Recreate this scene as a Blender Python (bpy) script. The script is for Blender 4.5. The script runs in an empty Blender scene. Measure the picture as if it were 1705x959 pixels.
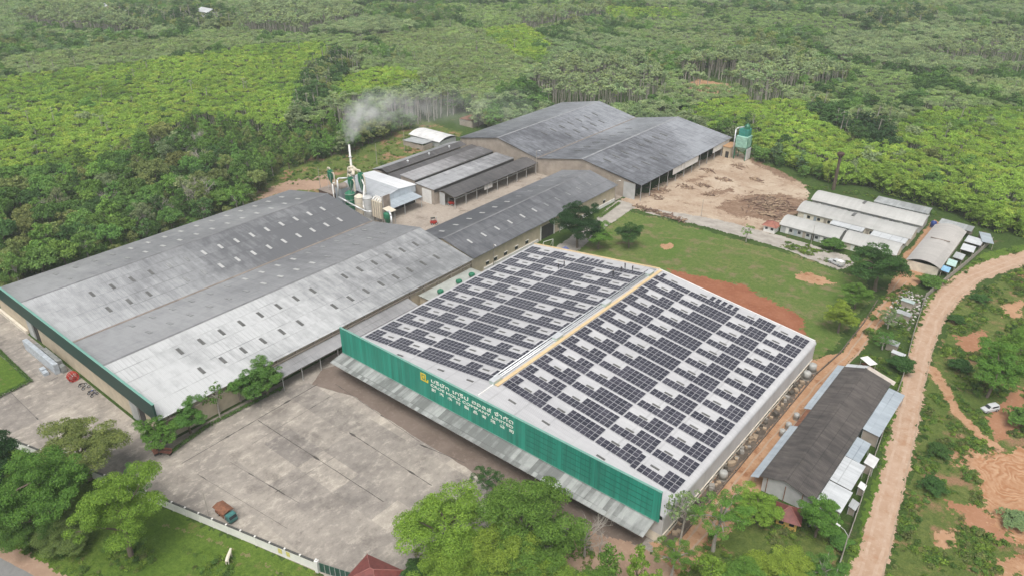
import bpy, math, random
import numpy as np
from mathutils import Vector, Matrix, noise

# ------------------------------------------------------------------ camera, sky, sun, exposure
scene = bpy.context.scene
cam_data = bpy.data.cameras.new('camera')
cam = bpy.data.objects.new('camera', cam_data)
scene.collection.objects.link(cam)
cam.location = (119.574, -86.528, 98.295)
cam.rotation_euler = (math.radians(90 - 28.373), math.radians(-0.07), math.radians(39.404))
cam_data.sensor_width = 36.0
cam_data.lens = 36.0 * 1267.0 / 1705.0
cam_data.clip_start = 1.0
cam_data.clip_end = 8000.0
scene.camera = cam

SUN_ELEV, SUN_AZ = math.radians(62), math.radians(150)      # azimuth clockwise from +Y
world = bpy.data.worlds.new('World')
scene.world = world
world.use_nodes = True
wn = world.node_tree
bg = wn.nodes['Background']
sky = wn.nodes.new('ShaderNodeTexSky')
sky.sky_type = 'NISHITA'
sky.sun_disc = False
sky.sun_elevation = SUN_ELEV
sky.sun_rotation = SUN_AZ
sky.air_density = 1.0
sky.dust_density = 6.0
sky.ozone_density = 1.0
hs = wn.nodes.new('ShaderNodeHueSaturation')            # an overcast sky: little colour left in it
hs.inputs['Saturation'].default_value = 0.30
wn.links.new(sky.outputs[0], hs.inputs['Color'])
wn.links.new(hs.outputs[0], bg.inputs[0])
bg.inputs[1].default_value = 0.12

sun_data = bpy.data.lights.new('sun', 'SUN')
sun_data.energy = 1.5
sun_data.angle = math.radians(28)
sun_data.color = (1.0, 0.965, 0.91)
sun = bpy.data.objects.new('sun', sun_data)
scene.collection.objects.link(sun)
sdir = Vector((math.sin(SUN_AZ) * math.cos(SUN_ELEV), math.cos(SUN_AZ) * math.cos(SUN_ELEV), math.sin(SUN_ELEV)))
sun.rotation_euler = sdir.to_track_quat('Z', 'Y').to_euler()
sun.location = (60, -60, 200)

vs = scene.view_settings
vs.view_transform = 'Standard'
vs.look = 'None'
vs.exposure = 0.45
vs.gamma = 1.0
vs.use_curve_mapping = False
scene.cycles.use_denoising = True
scene.cycles.max_bounces = 6
scene.cycles.diffuse_bounces = 3
scene.cycles.glossy_bounces = 2
scene.cycles.transmission_bounces = 4
scene.cycles.transparent_max_bounces = 8
scene.cycles.volume_bounces = 1
scene.cycles.volume_step_rate = 2.0

# ------------------------------------------------------------------ helpers
COL = scene.collection
rnd = random.Random(7)
ORG = {}


def tag(o, label=None, cat=None, group=None, kind=None):
    if label: o['label'] = label
    if cat: o['category'] = cat
    if group: o['group'] = group
    if kind: o['kind'] = kind
    return o


def org(o):
    return ORG.get(o.name, (0.0, 0.0, 0.0)) if o else (0.0, 0.0, 0.0)


def empty(name, loc, label=None, cat=None, group=None, rz=0.0):
    o = bpy.data.objects.new(name, None)
    COL.objects.link(o)
    o.location = loc
    o.rotation_euler = (0, 0, rz)
    o.empty_display_size = 0.5
    ORG[o.name] = tuple(loc)
    tag(o, label, cat, group)
    return o


class MB:
    """collects faces in world coordinates, then links them as ONE mesh object"""

    def __init__(s):
        s.v, s.f, s.m = [], [], []
        s.mi = 0

    def face(s, pts):
        n = len(s.v)
        s.v += [tuple(p) for p in pts]
        s.f.append(tuple(range(n, n + len(pts))))
        s.m.append(s.mi)
        return s

    def _hex(s, p):
        n = len(s.v)
        s.v += [tuple(q) for q in p]
        for q in ((0, 3, 2, 1), (4, 5, 6, 7), (0, 1, 5, 4), (1, 2, 6, 5), (2, 3, 7, 6), (3, 0, 4, 7)):
            s.f.append(tuple(n + i for i in q))
            s.m.append(s.mi)
        return s

    def box(s, x0, y0, z0, x1, y1, z1):
        return s._hex([(x0, y0, z0), (x1, y0, z0), (x1, y1, z0), (x0, y1, z0),
                       (x0, y0, z1), (x1, y0, z1), (x1, y1, z1), (x0, y1, z1)])

    def obox(s, c, sx, sy, sz, rz=0.0, tilt=0.0):
        """box standing on c, turned by rz"""
        R = Matrix.Rotation(rz, 3, 'Z') @ Matrix.Rotation(tilt, 3, 'X')
        P = []
        for z in (0, sz):
            for x, y in ((-sx / 2, -sy / 2), (sx / 2, -sy / 2), (sx / 2, sy / 2), (-sx / 2, sy / 2)):
                P.append(Vector(c) + R @ Vector((x, y, z)))
        return s._hex(P)

    def slab(s, a, b, c, d, t):
        """four top corners (counter-clockwise from above), thickness t downwards"""
        top = [Vector(p) for p in (a, b, c, d)]
        dn = Vector((0, 0, -t))
        return s._hex([p + dn for p in top] + top)

    def tube(s, p0, p1, r0, r1=None, n=8, cap=True):
        r1 = r0 if r1 is None else r1
        p0, p1 = Vector(p0), Vector(p1)
        ax = (p1 - p0)
        if ax.length < 1e-6: return s
        q = ax.to_track_quat('Z', 'Y')
        k = len(s.v)
        for p, r in ((p0, r0), (p1, r1)):
            for i in range(n):
                a = 2 * math.pi * i / n
                s.v.append(tuple(p + q @ Vector((r * math.cos(a), r * math.sin(a), 0))))
        for i in range(n):
            j = (i + 1) % n
            s.f.append((k + i, k + j, k + n + j, k + n + i)); s.m.append(s.mi)
        if cap:
            s.f.append(tuple(k + n + i for i in range(n))); s.m.append(s.mi)
            s.f.append(tuple(k + n - 1 - i for i in range(n))); s.m.append(s.mi)
        return s

    def path(s, pts, r, n=6):
        for a, b in zip(pts, pts[1:]): s.tube(a, b, r, r, n)
        return s

    def lathe(s, c, prof, n=14):
        """prof = [(r, z)...] turned about the vertical through c"""
        k = len(s.v)
        for r, z in prof:
            for i in range(n):
                a = 2 * math.pi * i / n
                s.v.append((c[0] + r * math.cos(a), c[1] + r * math.sin(a), c[2] + z))
        for j in range(len(prof) - 1):
            for i in range(n):
                i2 = (i + 1) % n
                s.f.append((k + j * n + i, k + j * n + i2, k + (j + 1) * n + i2, k + (j + 1) * n + i)); s.m.append(s.mi)
        s.f.append(tuple(k + (len(prof) - 1) * n + i for i in range(n))); s.m.append(s.mi)
        s.f.append(tuple(k + n - 1 - i for i in range(n))); s.m.append(s.mi)
        return s

    def build(s, name, mat, parent=None, smooth=False, origin=None, label=None):
        o3 = org(parent) if origin is None else origin
        me = bpy.data.meshes.new(name)
        me.from_pydata([(x - o3[0], y - o3[1], z - o3[2]) for x, y, z in s.v], [], s.f)
        for m in (mat if isinstance(mat, (list, tuple)) else [mat]): me.materials.append(m)
        if isinstance(mat, (list, tuple)): me.polygons.foreach_set('material_index', s.m)
        if smooth: me.polygons.foreach_set('use_smooth', [True] * len(me.polygons))
        me.update()
        o = bpy.data.objects.new(name, me)
        COL.objects.link(o)
        if parent is not None:
            o.parent = parent
            ORG[o.name] = o3
            if origin is not None:
                po = org(parent)
                o.location = (origin[0] - po[0], origin[1] - po[1], origin[2] - po[2])
        elif origin is not None:
            o.location = origin
            ORG[o.name] = tuple(origin)
        if label: o['label'] = label
        return o


def link_copy(src, loc, parent=None, rz=None, scale=None):
    c = src.copy()
    COL.objects.link(c)
    c.parent = parent
    c.location = loc
    if rz is not None: c.rotation_euler = (0, 0, rz)
    if scale is not None: c.scale = (scale,) * 3 if not hasattr(scale, '__len__') else scale
    return c


# ------------------------------------------------------------------ materials
class NT:
    def __init__(s, name):
        s.mat = bpy.data.materials.new(name)
        s.mat.use_nodes = True
        s.t = s.mat.node_tree
        s.b = s.t.nodes['Principled BSDF']
        s.out = s.t.nodes['Material Output']
        s.pos = None

    def n(s, typ, **kw):
        nd = s.t.nodes.new(typ)
        for k, v in kw.items(): setattr(nd, k, v)
        return nd

    def l(s, a, b):
        s.t.links.new(a, b)

    def P(s):
        if s.pos is None: s.pos = s.n('ShaderNodeNewGeometry').outputs['Position']
        return s.pos

    def noise(s, scale, detail=4, rough=0.55, vec=None, stretch=None, dist=0.0, w=0.0):
        nd = s.n('ShaderNodeTexNoise')
        nd.inputs['Scale'].default_value = scale
        nd.inputs['Detail'].default_value = detail
        nd.inputs['Roughness'].default_value = rough
        nd.inputs['Distortion'].default_value = dist
        v = vec or s.P()
        if stretch or w:
            mp = s.n('ShaderNodeMapping')
            if stretch: mp.inputs['Scale'].default_value = stretch
            mp.inputs['Location'].default_value = (w, w * 1.7, w * .3)
            s.l(v, mp.inputs['Vector']); v = mp.outputs[0]
        s.l(v, nd.inputs['Vector'])
        return nd.outputs['Fac']

    def ramp(s, fac, stops, interp='LINEAR'):
        r = s.n('ShaderNodeValToRGB')
        r.color_ramp.interpolation = interp
        e = r.color_ramp.elements
        while len(e) < len(stops): e.new(0.5)
        for i, (p, c) in enumerate(stops):
            e[i].position = p
            e[i].color = (c, c, c, 1) if not hasattr(c, '__len__') else (*c, 1)
        s.l(fac, r.inputs[0])
        return r.outputs[0]

    def math(s, op, a, b=None, clamp=False):
        m = s.n('ShaderNodeMath', operation=op, use_clamp=clamp)
        for i, x in enumerate((a, b)):
            if x is None: continue
            if isinstance(x, (int, float)): m.inputs[i].default_value = x
            else: s.l(x, m.inputs[i])
        return m.outputs[0]

    def mix(s, fac, a, b, mode='MIX'):
        m = s.n('ShaderNodeMix', data_type='RGBA', blend_type=mode)
        ins = (m.inputs[0], m.inputs[6], m.inputs[7])
        for i, x in zip(ins, (fac, a, b)):
            if isinstance(x, (int, float)): i.default_value = x
            elif isinstance(x, tuple): i.default_value = (*x, 1)
            else: s.l(x, i)
        return m.outputs[2]

    def xyz(s, vec=None):
        sp = s.n('ShaderNodeSeparateXYZ')
        s.l(vec or s.P(), sp.inputs[0])
        return sp.outputs

    def wave(s, axis, scale, phase=0.0):
        """0..1 sine along a world axis, scale = periods per metre"""
        a = s.math('MULTIPLY', s.xyz()[axis], scale * 2 * math.pi)
        return s.math('MULTIPLY_ADD', s.math('SINE', a), 0.5) if False else s.math('ADD', s.math('MULTIPLY', s.math('SINE', a), 0.5), 0.5)

    def bump(s, h, strength=0.3, dist=0.1):
        b = s.n('ShaderNodeBump')
        b.inputs['Strength'].default_value = strength
        b.inputs['Distance'].default_value = dist
        s.l(h, b.inputs['Height'])
        s.l(b.outputs[0], s.b.inputs['Normal'])

    def done(s, col=None, rough=0.7, metal=0.0, spec=None):
        if col is not None:
            if isinstance(col, tuple): s.b.inputs['Base Color'].default_value = (*col, 1)
            else: s.l(col, s.b.inputs['Base Color'])
        if isinstance(rough, (int, float)): s.b.inputs['Roughness'].default_value = rough
        else: s.l(rough, s.b.inputs['Roughness'])
        s.b.inputs['Metallic'].default_value = metal
        if spec is not None: s.b.inputs['Specular IOR Level'].default_value = spec
        return s.mat


def plain(name, c, rough=0.6, var=0.25, scale=0.8, metal=0.0, bump=0.0):
    t = NT(name)
    n1 = t.noise(scale, 5, 0.6)
    col = t.mix(t.ramp(n1, [(0.3, 0.0), (0.7, 1.0)]), tuple(x * (1 - var) for x in c), tuple(min(1, x * (1 + var * .6)) for x in c))
    if bump: t.bump(t.noise(scale * 6, 4), bump, 0.05)
    return t.done(col, rough, metal)


def roof_mat(name, light, dark, axis, soot=None, ramp=(0.36, 0.64), streak=1.0, rough=0.55, seam=0.5, lap=3.0, metal=0.0, big=0.035, patch=0.10):
    """sheet-metal or fibre-cement roof: ribs run down the slope (world axis 'axis' is the ridge direction), laps across, weather streaks"""
    t = NT(name)
    other = 1 - axis
    st = (1.0, 0.10, 1.0) if axis == 0 else (0.10, 1.0, 1.0)       # streaks run down the slope
    big_n = t.noise(big, 5, 0.65)
    stk = t.noise(0.8, 6, 0.7, stretch=st)
    fine = t.noise(0.45, 7, 0.75)
    f = t.math('ADD', t.math('MULTIPLY', t.math('SUBTRACT', big_n, 0.5), 0.85), t.math('ADD', t.math('MULTIPLY', t.math('SUBTRACT', stk, 0.5), 0.55 * streak), t.math('MULTIPLY', t.math('SUBTRACT', fine, 0.5), 0.40)))
    f = t.math('ADD', f, 0.5)
    if soot:
        ax, a, b, amt = soot
        g = t.n('ShaderNodeMapRange', interpolation_type='SMOOTHSTEP')
        g.inputs[1].default_value = a; g.inputs[2].default_value = b
        g.inputs[3].default_value = 0.0; g.inputs[4].default_value = amt
        t.l(t.xyz()[ax], g.inputs[0])
        f = t.math('ADD', f, g.outputs[0])
    # every sheet a shade of its own
    ia = t.math('FLOOR', t.math('DIVIDE', t.xyz()[axis], 0.97))
    ib = t.math('FLOOR', t.math('DIVIDE', t.xyz()[other], lap))
    cb = t.n('ShaderNodeCombineXYZ')
    t.l(ia, cb.inputs[0]); t.l(ib, cb.inputs[1])
    wn_ = t.n('ShaderNodeTexWhiteNoise', noise_dimensions='2D')
    t.l(cb.outputs[0], wn_.inputs['Vector'])
    f = t.math('ADD', f, t.math('MULTIPLY', t.math('SUBTRACT', wn_.outputs['Value'], 0.5), patch))
    col = t.mix(t.ramp(f, [(ramp[0], 0.0), (ramp[1], 1.0)]), light, dark)
    # sheet joints: thin darker lines where sheets lap, broken up
    j1 = t.math('FRACT', t.math('DIVIDE', t.xyz()[axis], 0.97))
    l1 = t.math('LESS_THAN', j1, 0.16)
    j2 = t.math('FRACT', t.math('DIVIDE', t.xyz()[other], lap))
    l2 = t.math('LESS_THAN', j2, 0.06)
    brk = t.ramp(t.noise(0.09, 4, 0.7), [(0.44, 0.0), (0.58, 1.0)])
    ln = t.math('MULTIPLY', t.math('MAXIMUM', t.math('MULTIPLY', l1, 0.5), l2), t.math('ADD', t.math('MULTIPLY', brk, 0.85), 0.15))
    col = t.mix(t.math('MULTIPLY', ln, seam), col, tuple(x * 0.4 for x in dark))
    t.bump(t.wave(axis, 3.2), 0.35, 0.05)
    return t.done(col, rough, metal)

# ------------------------------------------------------------------ ground materials
def grass_mat(name, a, b, c, soil, soil_lo=0.62, soil_hi=0.72, scale=1.0):
    t = NT(name)
    n1 = t.noise(0.06 * scale, 5, 0.6)
    n2 = t.noise(0.9 * scale, 6, 0.75)
    n3 = t.noise(0.22 * scale, 6, 0.65, w=31.0)
    col = t.mix(t.ramp(n1, [(0.35, 0.0), (0.65, 1.0)]), a, b)
    col = t.mix(t.ramp(n2, [(0.38, 0.0), (0.66, 1.0)]), col, c)
    col = t.mix(t.ramp(n3, [(soil_lo, 0.0), (soil_hi, 1.0)]), col, soil)
    spk = t.noise(3.5, 3, 0.8)
    col = t.mix(t.ramp(spk, [(0.3, 0.55), (0.55, 0.0)]), col, tuple(x * 0.35 for x in a))
    t.bump(t.noise(1.6, 5, 0.8), 0.9, 0.5)
    return t.done(col, 0.95, spec=0.1)


M_floor = grass_mat('undergrowth', (0.060, 0.105, 0.024), (0.090, 0.145, 0.034), (0.042, 0.078, 0.020), (0.17, 0.125, 0.08), 0.60, 0.70)
M_lawn = grass_mat('mown_grass', (0.120, 0.195, 0.040), (0.205, 0.225, 0.078), (0.088, 0.158, 0.032), (0.25, 0.195, 0.115), 0.52, 0.66)
M_bright = grass_mat('rough_bright_grass', (0.11, 0.20, 0.026), (0.17, 0.245, 0.045), (0.075, 0.14, 0.022), (0.24, 0.17, 0.09), 0.58, 0.70)
M_scrub = grass_mat('scrub_soil', (0.125, 0.18, 0.040), (0.195, 0.22, 0.066), (0.085, 0.13, 0.032), (0.34, 0.20, 0.12), 0.53, 0.63, 0.8)


M_lawn2 = grass_mat('worn_grass', (0.22, 0.21, 0.09), (0.27, 0.24, 0.12), (0.16, 0.17, 0.06), (0.30, 0.24, 0.14))


def concrete_mat():
    t = NT('weathered_concrete')
    n1 = t.noise(0.07, 8, 0.70)
    n2 = t.noise(0.55, 9, 0.80, stretch=(1.0, 0.6, 1.0))
    n3 = t.noise(2.6, 6, 0.8)
    n4 = t.noise(0.16, 8, 0.75, w=17.0)
    col = t.mix(t.ramp(n1, [(0.38, 0.0), (0.62, 1.0)]), (0.225, 0.206, 0.188), (0.345, 0.316, 0.280))
    col = t.mix(t.ramp(n2, [(0.51, 0.0), (0.62, 0.75)]), col, (0.48, 0.44, 0.385))
    col = t.mix(t.ramp(n4, [(0.34, 0.75), (0.47, 0.0)]), col, (0.145, 0.130, 0.118))
    col = t.mix(t.ramp(n2, [(0.36, 0.5), (0.46, 0.0)]), col, (0.15, 0.135, 0.12))
    col = t.mix(t.ramp(n3, [(0.32, 0.4), (0.44, 0.0)]), col, (0.12, 0.108, 0.096))
    # each poured bay a tone of its own
    cb = t.n('ShaderNodeCombineXYZ')
    t.l(t.math('FLOOR', t.math('DIVIDE', t.math('ADD', t.xyz()[0], 3.0), 10.5)), cb.inputs[0]); t.l(t.math('FLOOR', t.math('DIVIDE', t.math('ADD', t.xyz()[1], 2.0), 6.2)), cb.inputs[1])
    w = t.n('ShaderNodeTexWhiteNoise', noise_dimensions='2D'); t.l(cb.outputs[0], w.inputs['Vector'])
    col = t.mix(1.0, col, t.ramp(w.outputs['Value'], [(0.0, (0.80, 0.79, 0.79)), (1.0, (1.12, 1.10, 1.06))]), 'MULTIPLY')
    t.bump(t.noise(5.0, 4), 0.15, 0.03)
    return t.done(col, 0.85, spec=0.25)


def dirt_mat(name, a, b, c, track=None, sc=0.12, dark=None):
    t = NT(name)
    n1 = t.noise(sc, 6, 0.62, dist=0.5)
    n2 = t.noise(1.1, 6, 0.7)
    col = t.mix(t.ramp(n1, [(0.38, 0.0), (0.64, 1.0)]), a, b)
    col = t.mix(t.ramp(n2, [(0.52, 0.0), (0.70, 0.8)]), col, c)
    if dark:
        n3 = t.noise(0.30, 6, 0.7, w=11.0)
        col = t.mix(t.ramp(n3, [(0.54, 0.0), (0.66, 0.85)]), col, dark)
    t.bump(t.noise(2.0, 5, 0.7), 0.5, 0.15)
    return t.done(col, 0.95, spec=0.1)


M_conc = concrete_mat()
M_slab = plain('pale_concrete', (0.36, 0.33, 0.29), 0.85, 0.30, 0.35)
M_road = dirt_mat('road_dirt', (0.38, 0.255, 0.175), (0.44, 0.315, 0.23), (0.49, 0.375, 0.29), sc=.3, dark=(0.35, 0.21, 0.13))
M_lane = dirt_mat('lane_dirt', (0.34, 0.195, 0.11), (0.41, 0.25, 0.15), (0.47, 0.32, 0.22), sc=.2, dark=(0.22, 0.095, 0.045))
M_red = dirt_mat('red_soil', (0.235, 0.090, 0.048), (0.285, 0.120, 0.068), (0.33, 0.165, 0.105), sc=.25)
M_earth = dirt_mat('dull_red_earth', (0.29, 0.145, 0.08), (0.35, 0.185, 0.11), (0.40, 0.24, 0.16))
M_brown = dirt_mat('brown_dirt', (0.29, 0.195, 0.14), (0.36, 0.25, 0.18), (0.42, 0.31, 0.23))
M_sand = dirt_mat('sawdust_sand', (0.33, 0.24, 0.17), (0.46, 0.375, 0.285), (0.52, 0.445, 0.355), sc=0.07, dark=(0.21, 0.135, 0.09))
M_dusty = dirt_mat('dusty_concrete', (0.30, 0.26, 0.22), (0.37, 0.32, 0.27), (0.44, 0.39, 0.33), dark=(0.20, 0.16, 0.13))
M_gutter = dirt_mat('damp_gutter', (0.085, 0.068, 0.055), (0.13, 0.105, 0.085), (0.20, 0.165, 0.135), sc=.6)
M_asph = plain('asphalt', (0.20, 0.20, 0.195), 0.9, 0.15, 1.0)


def swirl_mat():
    """bulldozed orange earth: curved wheel ruts"""
    t = NT('rutted_earth')
    v = t.n('ShaderNodeVectorMath', operation='SUBTRACT')
    t.l(t.P(), v.inputs[0])
    v.inputs[1].default_value = (*SWIRL_C, 0.0)
    warp = t.noise(0.15, 3)
    ln = t.n('ShaderNodeVectorMath', operation='LENGTH')
    t.l(v.outputs[0], ln.inputs[0])
    r = t.math('ADD', ln.outputs[1], t.math('ADD', t.math('MULTIPLY', warp, 14.0), t.math('MULTIPLY', t.noise(0.05, 2), 20.0)))
    w = t.math('MULTIPLY', t.math('SINE', t.math('MULTIPLY', r, 4.1)), t.ramp(t.noise(0.22, 4, .7, w=5.0), [(.40, 0.0), (.62, 1.0)]))
    w2 = t.noise(0.6, 5, 0.7)
    f = t.math('ADD', t.math('MULTIPLY', w, 0.2), w2)
    col = t.mix(t.ramp(f, [(0.35, 0.0), (0.72, 1.0)]), (0.33, 0.165, 0.085), (0.45, 0.285, 0.175))
    t.bump(f, 0.6, 0.3)
    return t.done(col, 0.95, spec=0.1)


SWIRL_C = (126.6, 57.5)
M_swirl = swirl_mat()


def ragged(pts, amp, step, seed):
    out = []
    n = len(pts)
    for i in range(n):
        a, b = Vector((*pts[i][:2], 0)), Vector((*pts[(i + 1) % n][:2], 0))
        L = (b - a).length
        k = max(1, int(L / step))
        nr = Vector((-(b - a).y, (b - a).x, 0)).normalized()
        for j in range(k):
            p = a.lerp(b, j / k)
            if amp:
                p = p + nr * amp * (noise.noise(Vector((p.x * 0.33, p.y * 0.33, seed))) * 1.2 + noise.noise(Vector((p.x * 1.4, p.y * 1.4, seed + 5))) * 0.7)
            out.append((p.x, p.y))
    return out


def sheet(name, pts, z, mat, amp=0.5, step=0.8, seed=0.0, kind='structure', label=None):
    q = ragged(pts, amp, step, seed)
    mb = MB().face([(x, y, z) for x, y in q])
    me_o = mb.build(name, mat)
    # upward normal whichever way the outline was listed
    if me_o.data.polygons[0].normal.z < 0: me_o.data.flip_normals()
    tag(me_o, label, None, None, kind)
    return me_o


def seg_dist(P, pts):
    """signed distance of points to an outline, inside positive"""
    q = np.array([p[:2] for p in pts], float); n = len(q)
    d = np.full(len(P), 1e9); ins = np.zeros(len(P), bool)
    for i in range(n):
        a, b = q[i], q[(i + 1) % n]
        ab = b - a; t = np.clip(((P - a) @ ab) / max(ab @ ab, 1e-9), 0, 1)
        d = np.minimum(d, np.hypot(*(P - a - t[:, None] * ab).T))
        c = (a[1] > P[:, 1]) != (b[1] > P[:, 1])
        with np.errstate(divide='ignore', invalid='ignore'):
            xi = (b[0] - a[0]) * (P[:, 1] - a[1]) / (b[1] - a[1]) + a[0]
        ins ^= c & (P[:, 0] < xi)
    return np.where(ins, d, -d)


def soft(name, pts, z, mat, fray=1.0, cell=0.45, seed=0.0, islands=0.0):
    """a ground patch that thins out into its surroundings: small uneven clods, fewer towards the edge"""
    q = np.array([p[:2] for p in pts], float)
    lo, hi = q.min(0) - fray, q.max(0) + fray
    nx, ny = int((hi[0] - lo[0]) / cell) + 1, int((hi[1] - lo[1]) / cell) + 1
    gx, gy = np.meshgrid(np.arange(nx + 1), np.arange(ny + 1), indexing='ij')
    rs = np.random.RandomState(int(seed * 7) + 3)
    VX = lo[0] + (gx + rs.uniform(-.38, .38, gx.shape)) * cell
    VY = lo[1] + (gy + rs.uniform(-.38, .38, gy.shape)) * cell
    cx, cy = (VX[:-1, :-1] + VX[1:, 1:]) / 2, (VY[:-1, :-1] + VY[1:, 1:]) / 2
    sd = seg_dist(np.stack([cx.ravel(), cy.ravel()], 1), pts)
    keep = []
    fx, fy = cx.ravel(), cy.ravel()
    for i in np.nonzero(sd > -fray)[0]:
        if sd[i] > 2.2 * fray and not islands: keep.append(i); continue
        v = Vector((fx[i], fy[i], seed))
        nn = noise.noise(v * .35) * .9 + noise.noise(v * 1.3) * .7 + noise.noise(v * 3.1) * .35
        if sd[i] + nn * fray * 1.3 > (0 if sd[i] < 2.2 * fray else -9):
            if islands and noise.noise(Vector((fx[i] * .5, fy[i] * .5, seed + 20))) > 1 - islands: continue
            keep.append(i)
    keep = np.array(keep, int)
    I, J = keep // ny, keep % ny
    V = np.stack([VX.ravel(), VY.ravel(), np.full(VX.size, z)], 1)
    w = ny + 1
    Fq = np.stack([I * w + J, (I + 1) * w + J, (I + 1) * w + J + 1, I * w + J + 1], 1)
    used, inv = np.unique(Fq, return_inverse=True)
    me = bpy.data.meshes.new(name)
    me.from_pydata(V[used].tolist(), [], inv.reshape(-1, 4).tolist())
    me.materials.append(mat); me.update()
    o = bpy.data.objects.new(name, me); COL.objects.link(o)
    return tag(o, None, None, None, 'structure')


# the ground: one sheet to beyond the horizon
g = MB()
g.face([(-2600, -900, -0.02), (1900, -900, -0.02), (1900, 3200, -0.02), (-2600, 3200, -0.02)])
tag(g.build('ground', M_floor), kind='structure')

# lawns and rough grass
soft('front_verge_grass', [(-70, -72), (-12, -54), (4.5, -49.1), (41, -40.0), (46, -46), (60, -60), (10, -67), (-2, -69), (-60, -92)], 0.004, M_bright, 1.0, 0.6)
soft('field_grass', [(1.8, 100.9), (-0.9, 120.2), (10.1, 122.0), (40.2, 122.4), (56.7, 123.3), (69.8, 120.6), (76.3, 121.1), (81.0, 113.3), (81.7, 77.0), (80.9, 71.5), (80.5, 69.3), (20, 69.3), (2, 69.3), (2, 80)], 0.004, M_lawn, 1.2, 0.6, seed=3)
sheet('hedged_lawn', [(-81.3, -47.7), (-67.5, -47.3), (-50.6, -47.4), (-50.2, -53.6), (-49.2, -60.9)], 0.012, M_bright, 0.1, seed=4)
soft('right_scrub', [(111.9, 16.3), (107.9, 50.8), (103.2, 77.5), (99.2, 120.9), (109.1, 158.5), (140, 190), (190, 120), (170, 0), (120, -20)], 0.004, M_scrub, 0.8, 0.8, seed=5)
soft('road_verge_grass', [(106.7, 12.1), (102.7, 46.5), (97.6, 72.9), (95.1, 96.6), (92.4, 121.7), (98.7, 160.3), (106.6, 174.9), (109.8, 169.3), (95.7, 120.2), (99.1, 86.4), (102.2, 60.4), (109.3, 14.2)], 0.004, M_bright, 0.8, 0.5, seed=6)
soft('tree_yard_grass', [(85.9, 4.7), (86.1, 14.6), (86.8, 21.9), (103.8, 19.3), (107.7, 7.7), (86.2, -9.9), (84.8, -3.6)], 0.004, M_scrub, 1.2, 0.5, seed=16)
soft('clearing_scrub', [(-103.8, 40.4), (-126.8, 76.7), (-128.6, 114.6), (-131.6, 153.0), (-102.7, 150.1), (-90.3, 93.4), (-85.0, 66.2), (-101.1, 60.5)], 0.004, M_scrub, 2.0, 0.8, seed=7)
soft('clearing_debris', [(-105.3, 46.1), (-112.0, 63.3), (-104.3, 81.9), (-90.5, 70.7), (-100.4, 62.6)], 0.008, M_brown, 1.8, 0.6, seed=8)

# hard ground
yard = sheet('concrete_yard', [(-120, -39), (-90, -39.4), (-7.5, -39.4), (-7.5, 52), (0, 52), (0, 3), (80, 3), (80.5, -2), (72, -6), (66, -16), (60, -28), (54, -36), (50, -41), (42, -39.6), (4.5, -48.9), (-12, -53), (-45, -62), (-120, -84)], 0.008, M_conc, 0.0)
soft('corner_dirt', [(70, -5), (75, -3), (80, -2), (82.5, 0), (86, 6), (87, 0), (88, -6), (86, -14), (80, -20), (72, -24), (64, -26), (66, -16), (69, -8)], 0.012, M_brown, 1.0, 0.4, seed=9)
soft('service_lane', [(79.0, -1), (79.0, 69.5), (84.1, 79.0), (83.8, 96.6), (84.0, 114.0), (82.1, 127.7), (80.7, 144.6), (80.6, 165.2), (80.6, 178.2), (83.2, 176.5), (82.6, 145.1), (82.8, 137.0), (88.2, 135.6), (88.7, 127.5), (87.3, 110.0), (87.5, 86.9), (86.7, 72.4), (88.5, 66), (88.5, 20), (88, 10), (86.5, -4)], 0.016, M_lane, 0.5, 0.26, seed=10)
soft('wall_foot_gutter', [(80.5, 0.5), (82.3, 0.5), (82.5, 68), (80.5, 68.5)], 0.020, M_gutter, 0.3, 0.3, seed=52)
soft('dirt_road', [(107.4, 169.6), (99.8, 154.5), (95.3, 138.5), (93.6, 126.2), (94.0, 110.6), (95.9, 93.7), (98.6, 73.7), (101.9, 55.2), (104.3, 39.2), (105.9, 25.3), (107.5, 12.7),
                    (111.8, 16.2), (110.5, 25.6), (108.6, 38.7), (106.7, 54.3), (103.3, 74.7), (100.8, 91.0), (99.4, 107.4), (99.6, 123.4), (102.4, 141.0), (109.1, 158.5), (120.8, 178.4), (119.5, 190.6)], 0.016, M_road, .6, .24, seed=11)
soft('side_track', [(100.3, 86.7), (103.3, 86.0), (106.8, 80.4), (110.8, 72.6), (116.4, 67.0), (120.2, 64.3), (119.8, 62.3), (115.2, 64.8), (110.3, 69.6), (106.3, 77.2), (102.4, 82.2)], 0.012, M_lane, 0.5, 0.35, seed=12)
soft('log_yard_sand', [(-7.8, 127.8), (-4.0, 138.2), (-4.5, 163.3), (-6.5, 210.9), (10.4, 195.0), (36.7, 182.2), (40.9, 172.7), (42.0, 157.3), (43.0, 142.5), (44.1, 133.7), (28.4, 130.5), (8.3, 127.1), (-0.8, 123.0)], 0.008, M_sand, 1.2, 0.55, seed=13)
sheet('works_yard_concrete', [(-90, 51.5), (-8.5, 51.5), (-8.5, 130.5), (-90, 130.5)], 0.006, M_dusty, 0.0)
soft('loading_path', [(-1.6, 75.7), (-3.9, 104.2), (-8.3, 127.4), (-0.3, 126.8), (1.2, 105.9), (4.7, 83.6)], 0.012, M_slab, 0.3, 0.4, seed=14)
soft('yard_road', [(3.6, 127.3), (27.0, 133.2), (47.0, 133.7), (67.9, 132.5), (71.6, 127.9), (68.7, 121.5), (50.5, 125.2), (26.7, 125.4), (5.0, 123.0)], 0.012, M_slab, 0.4, 0.4, seed=15)
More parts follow.
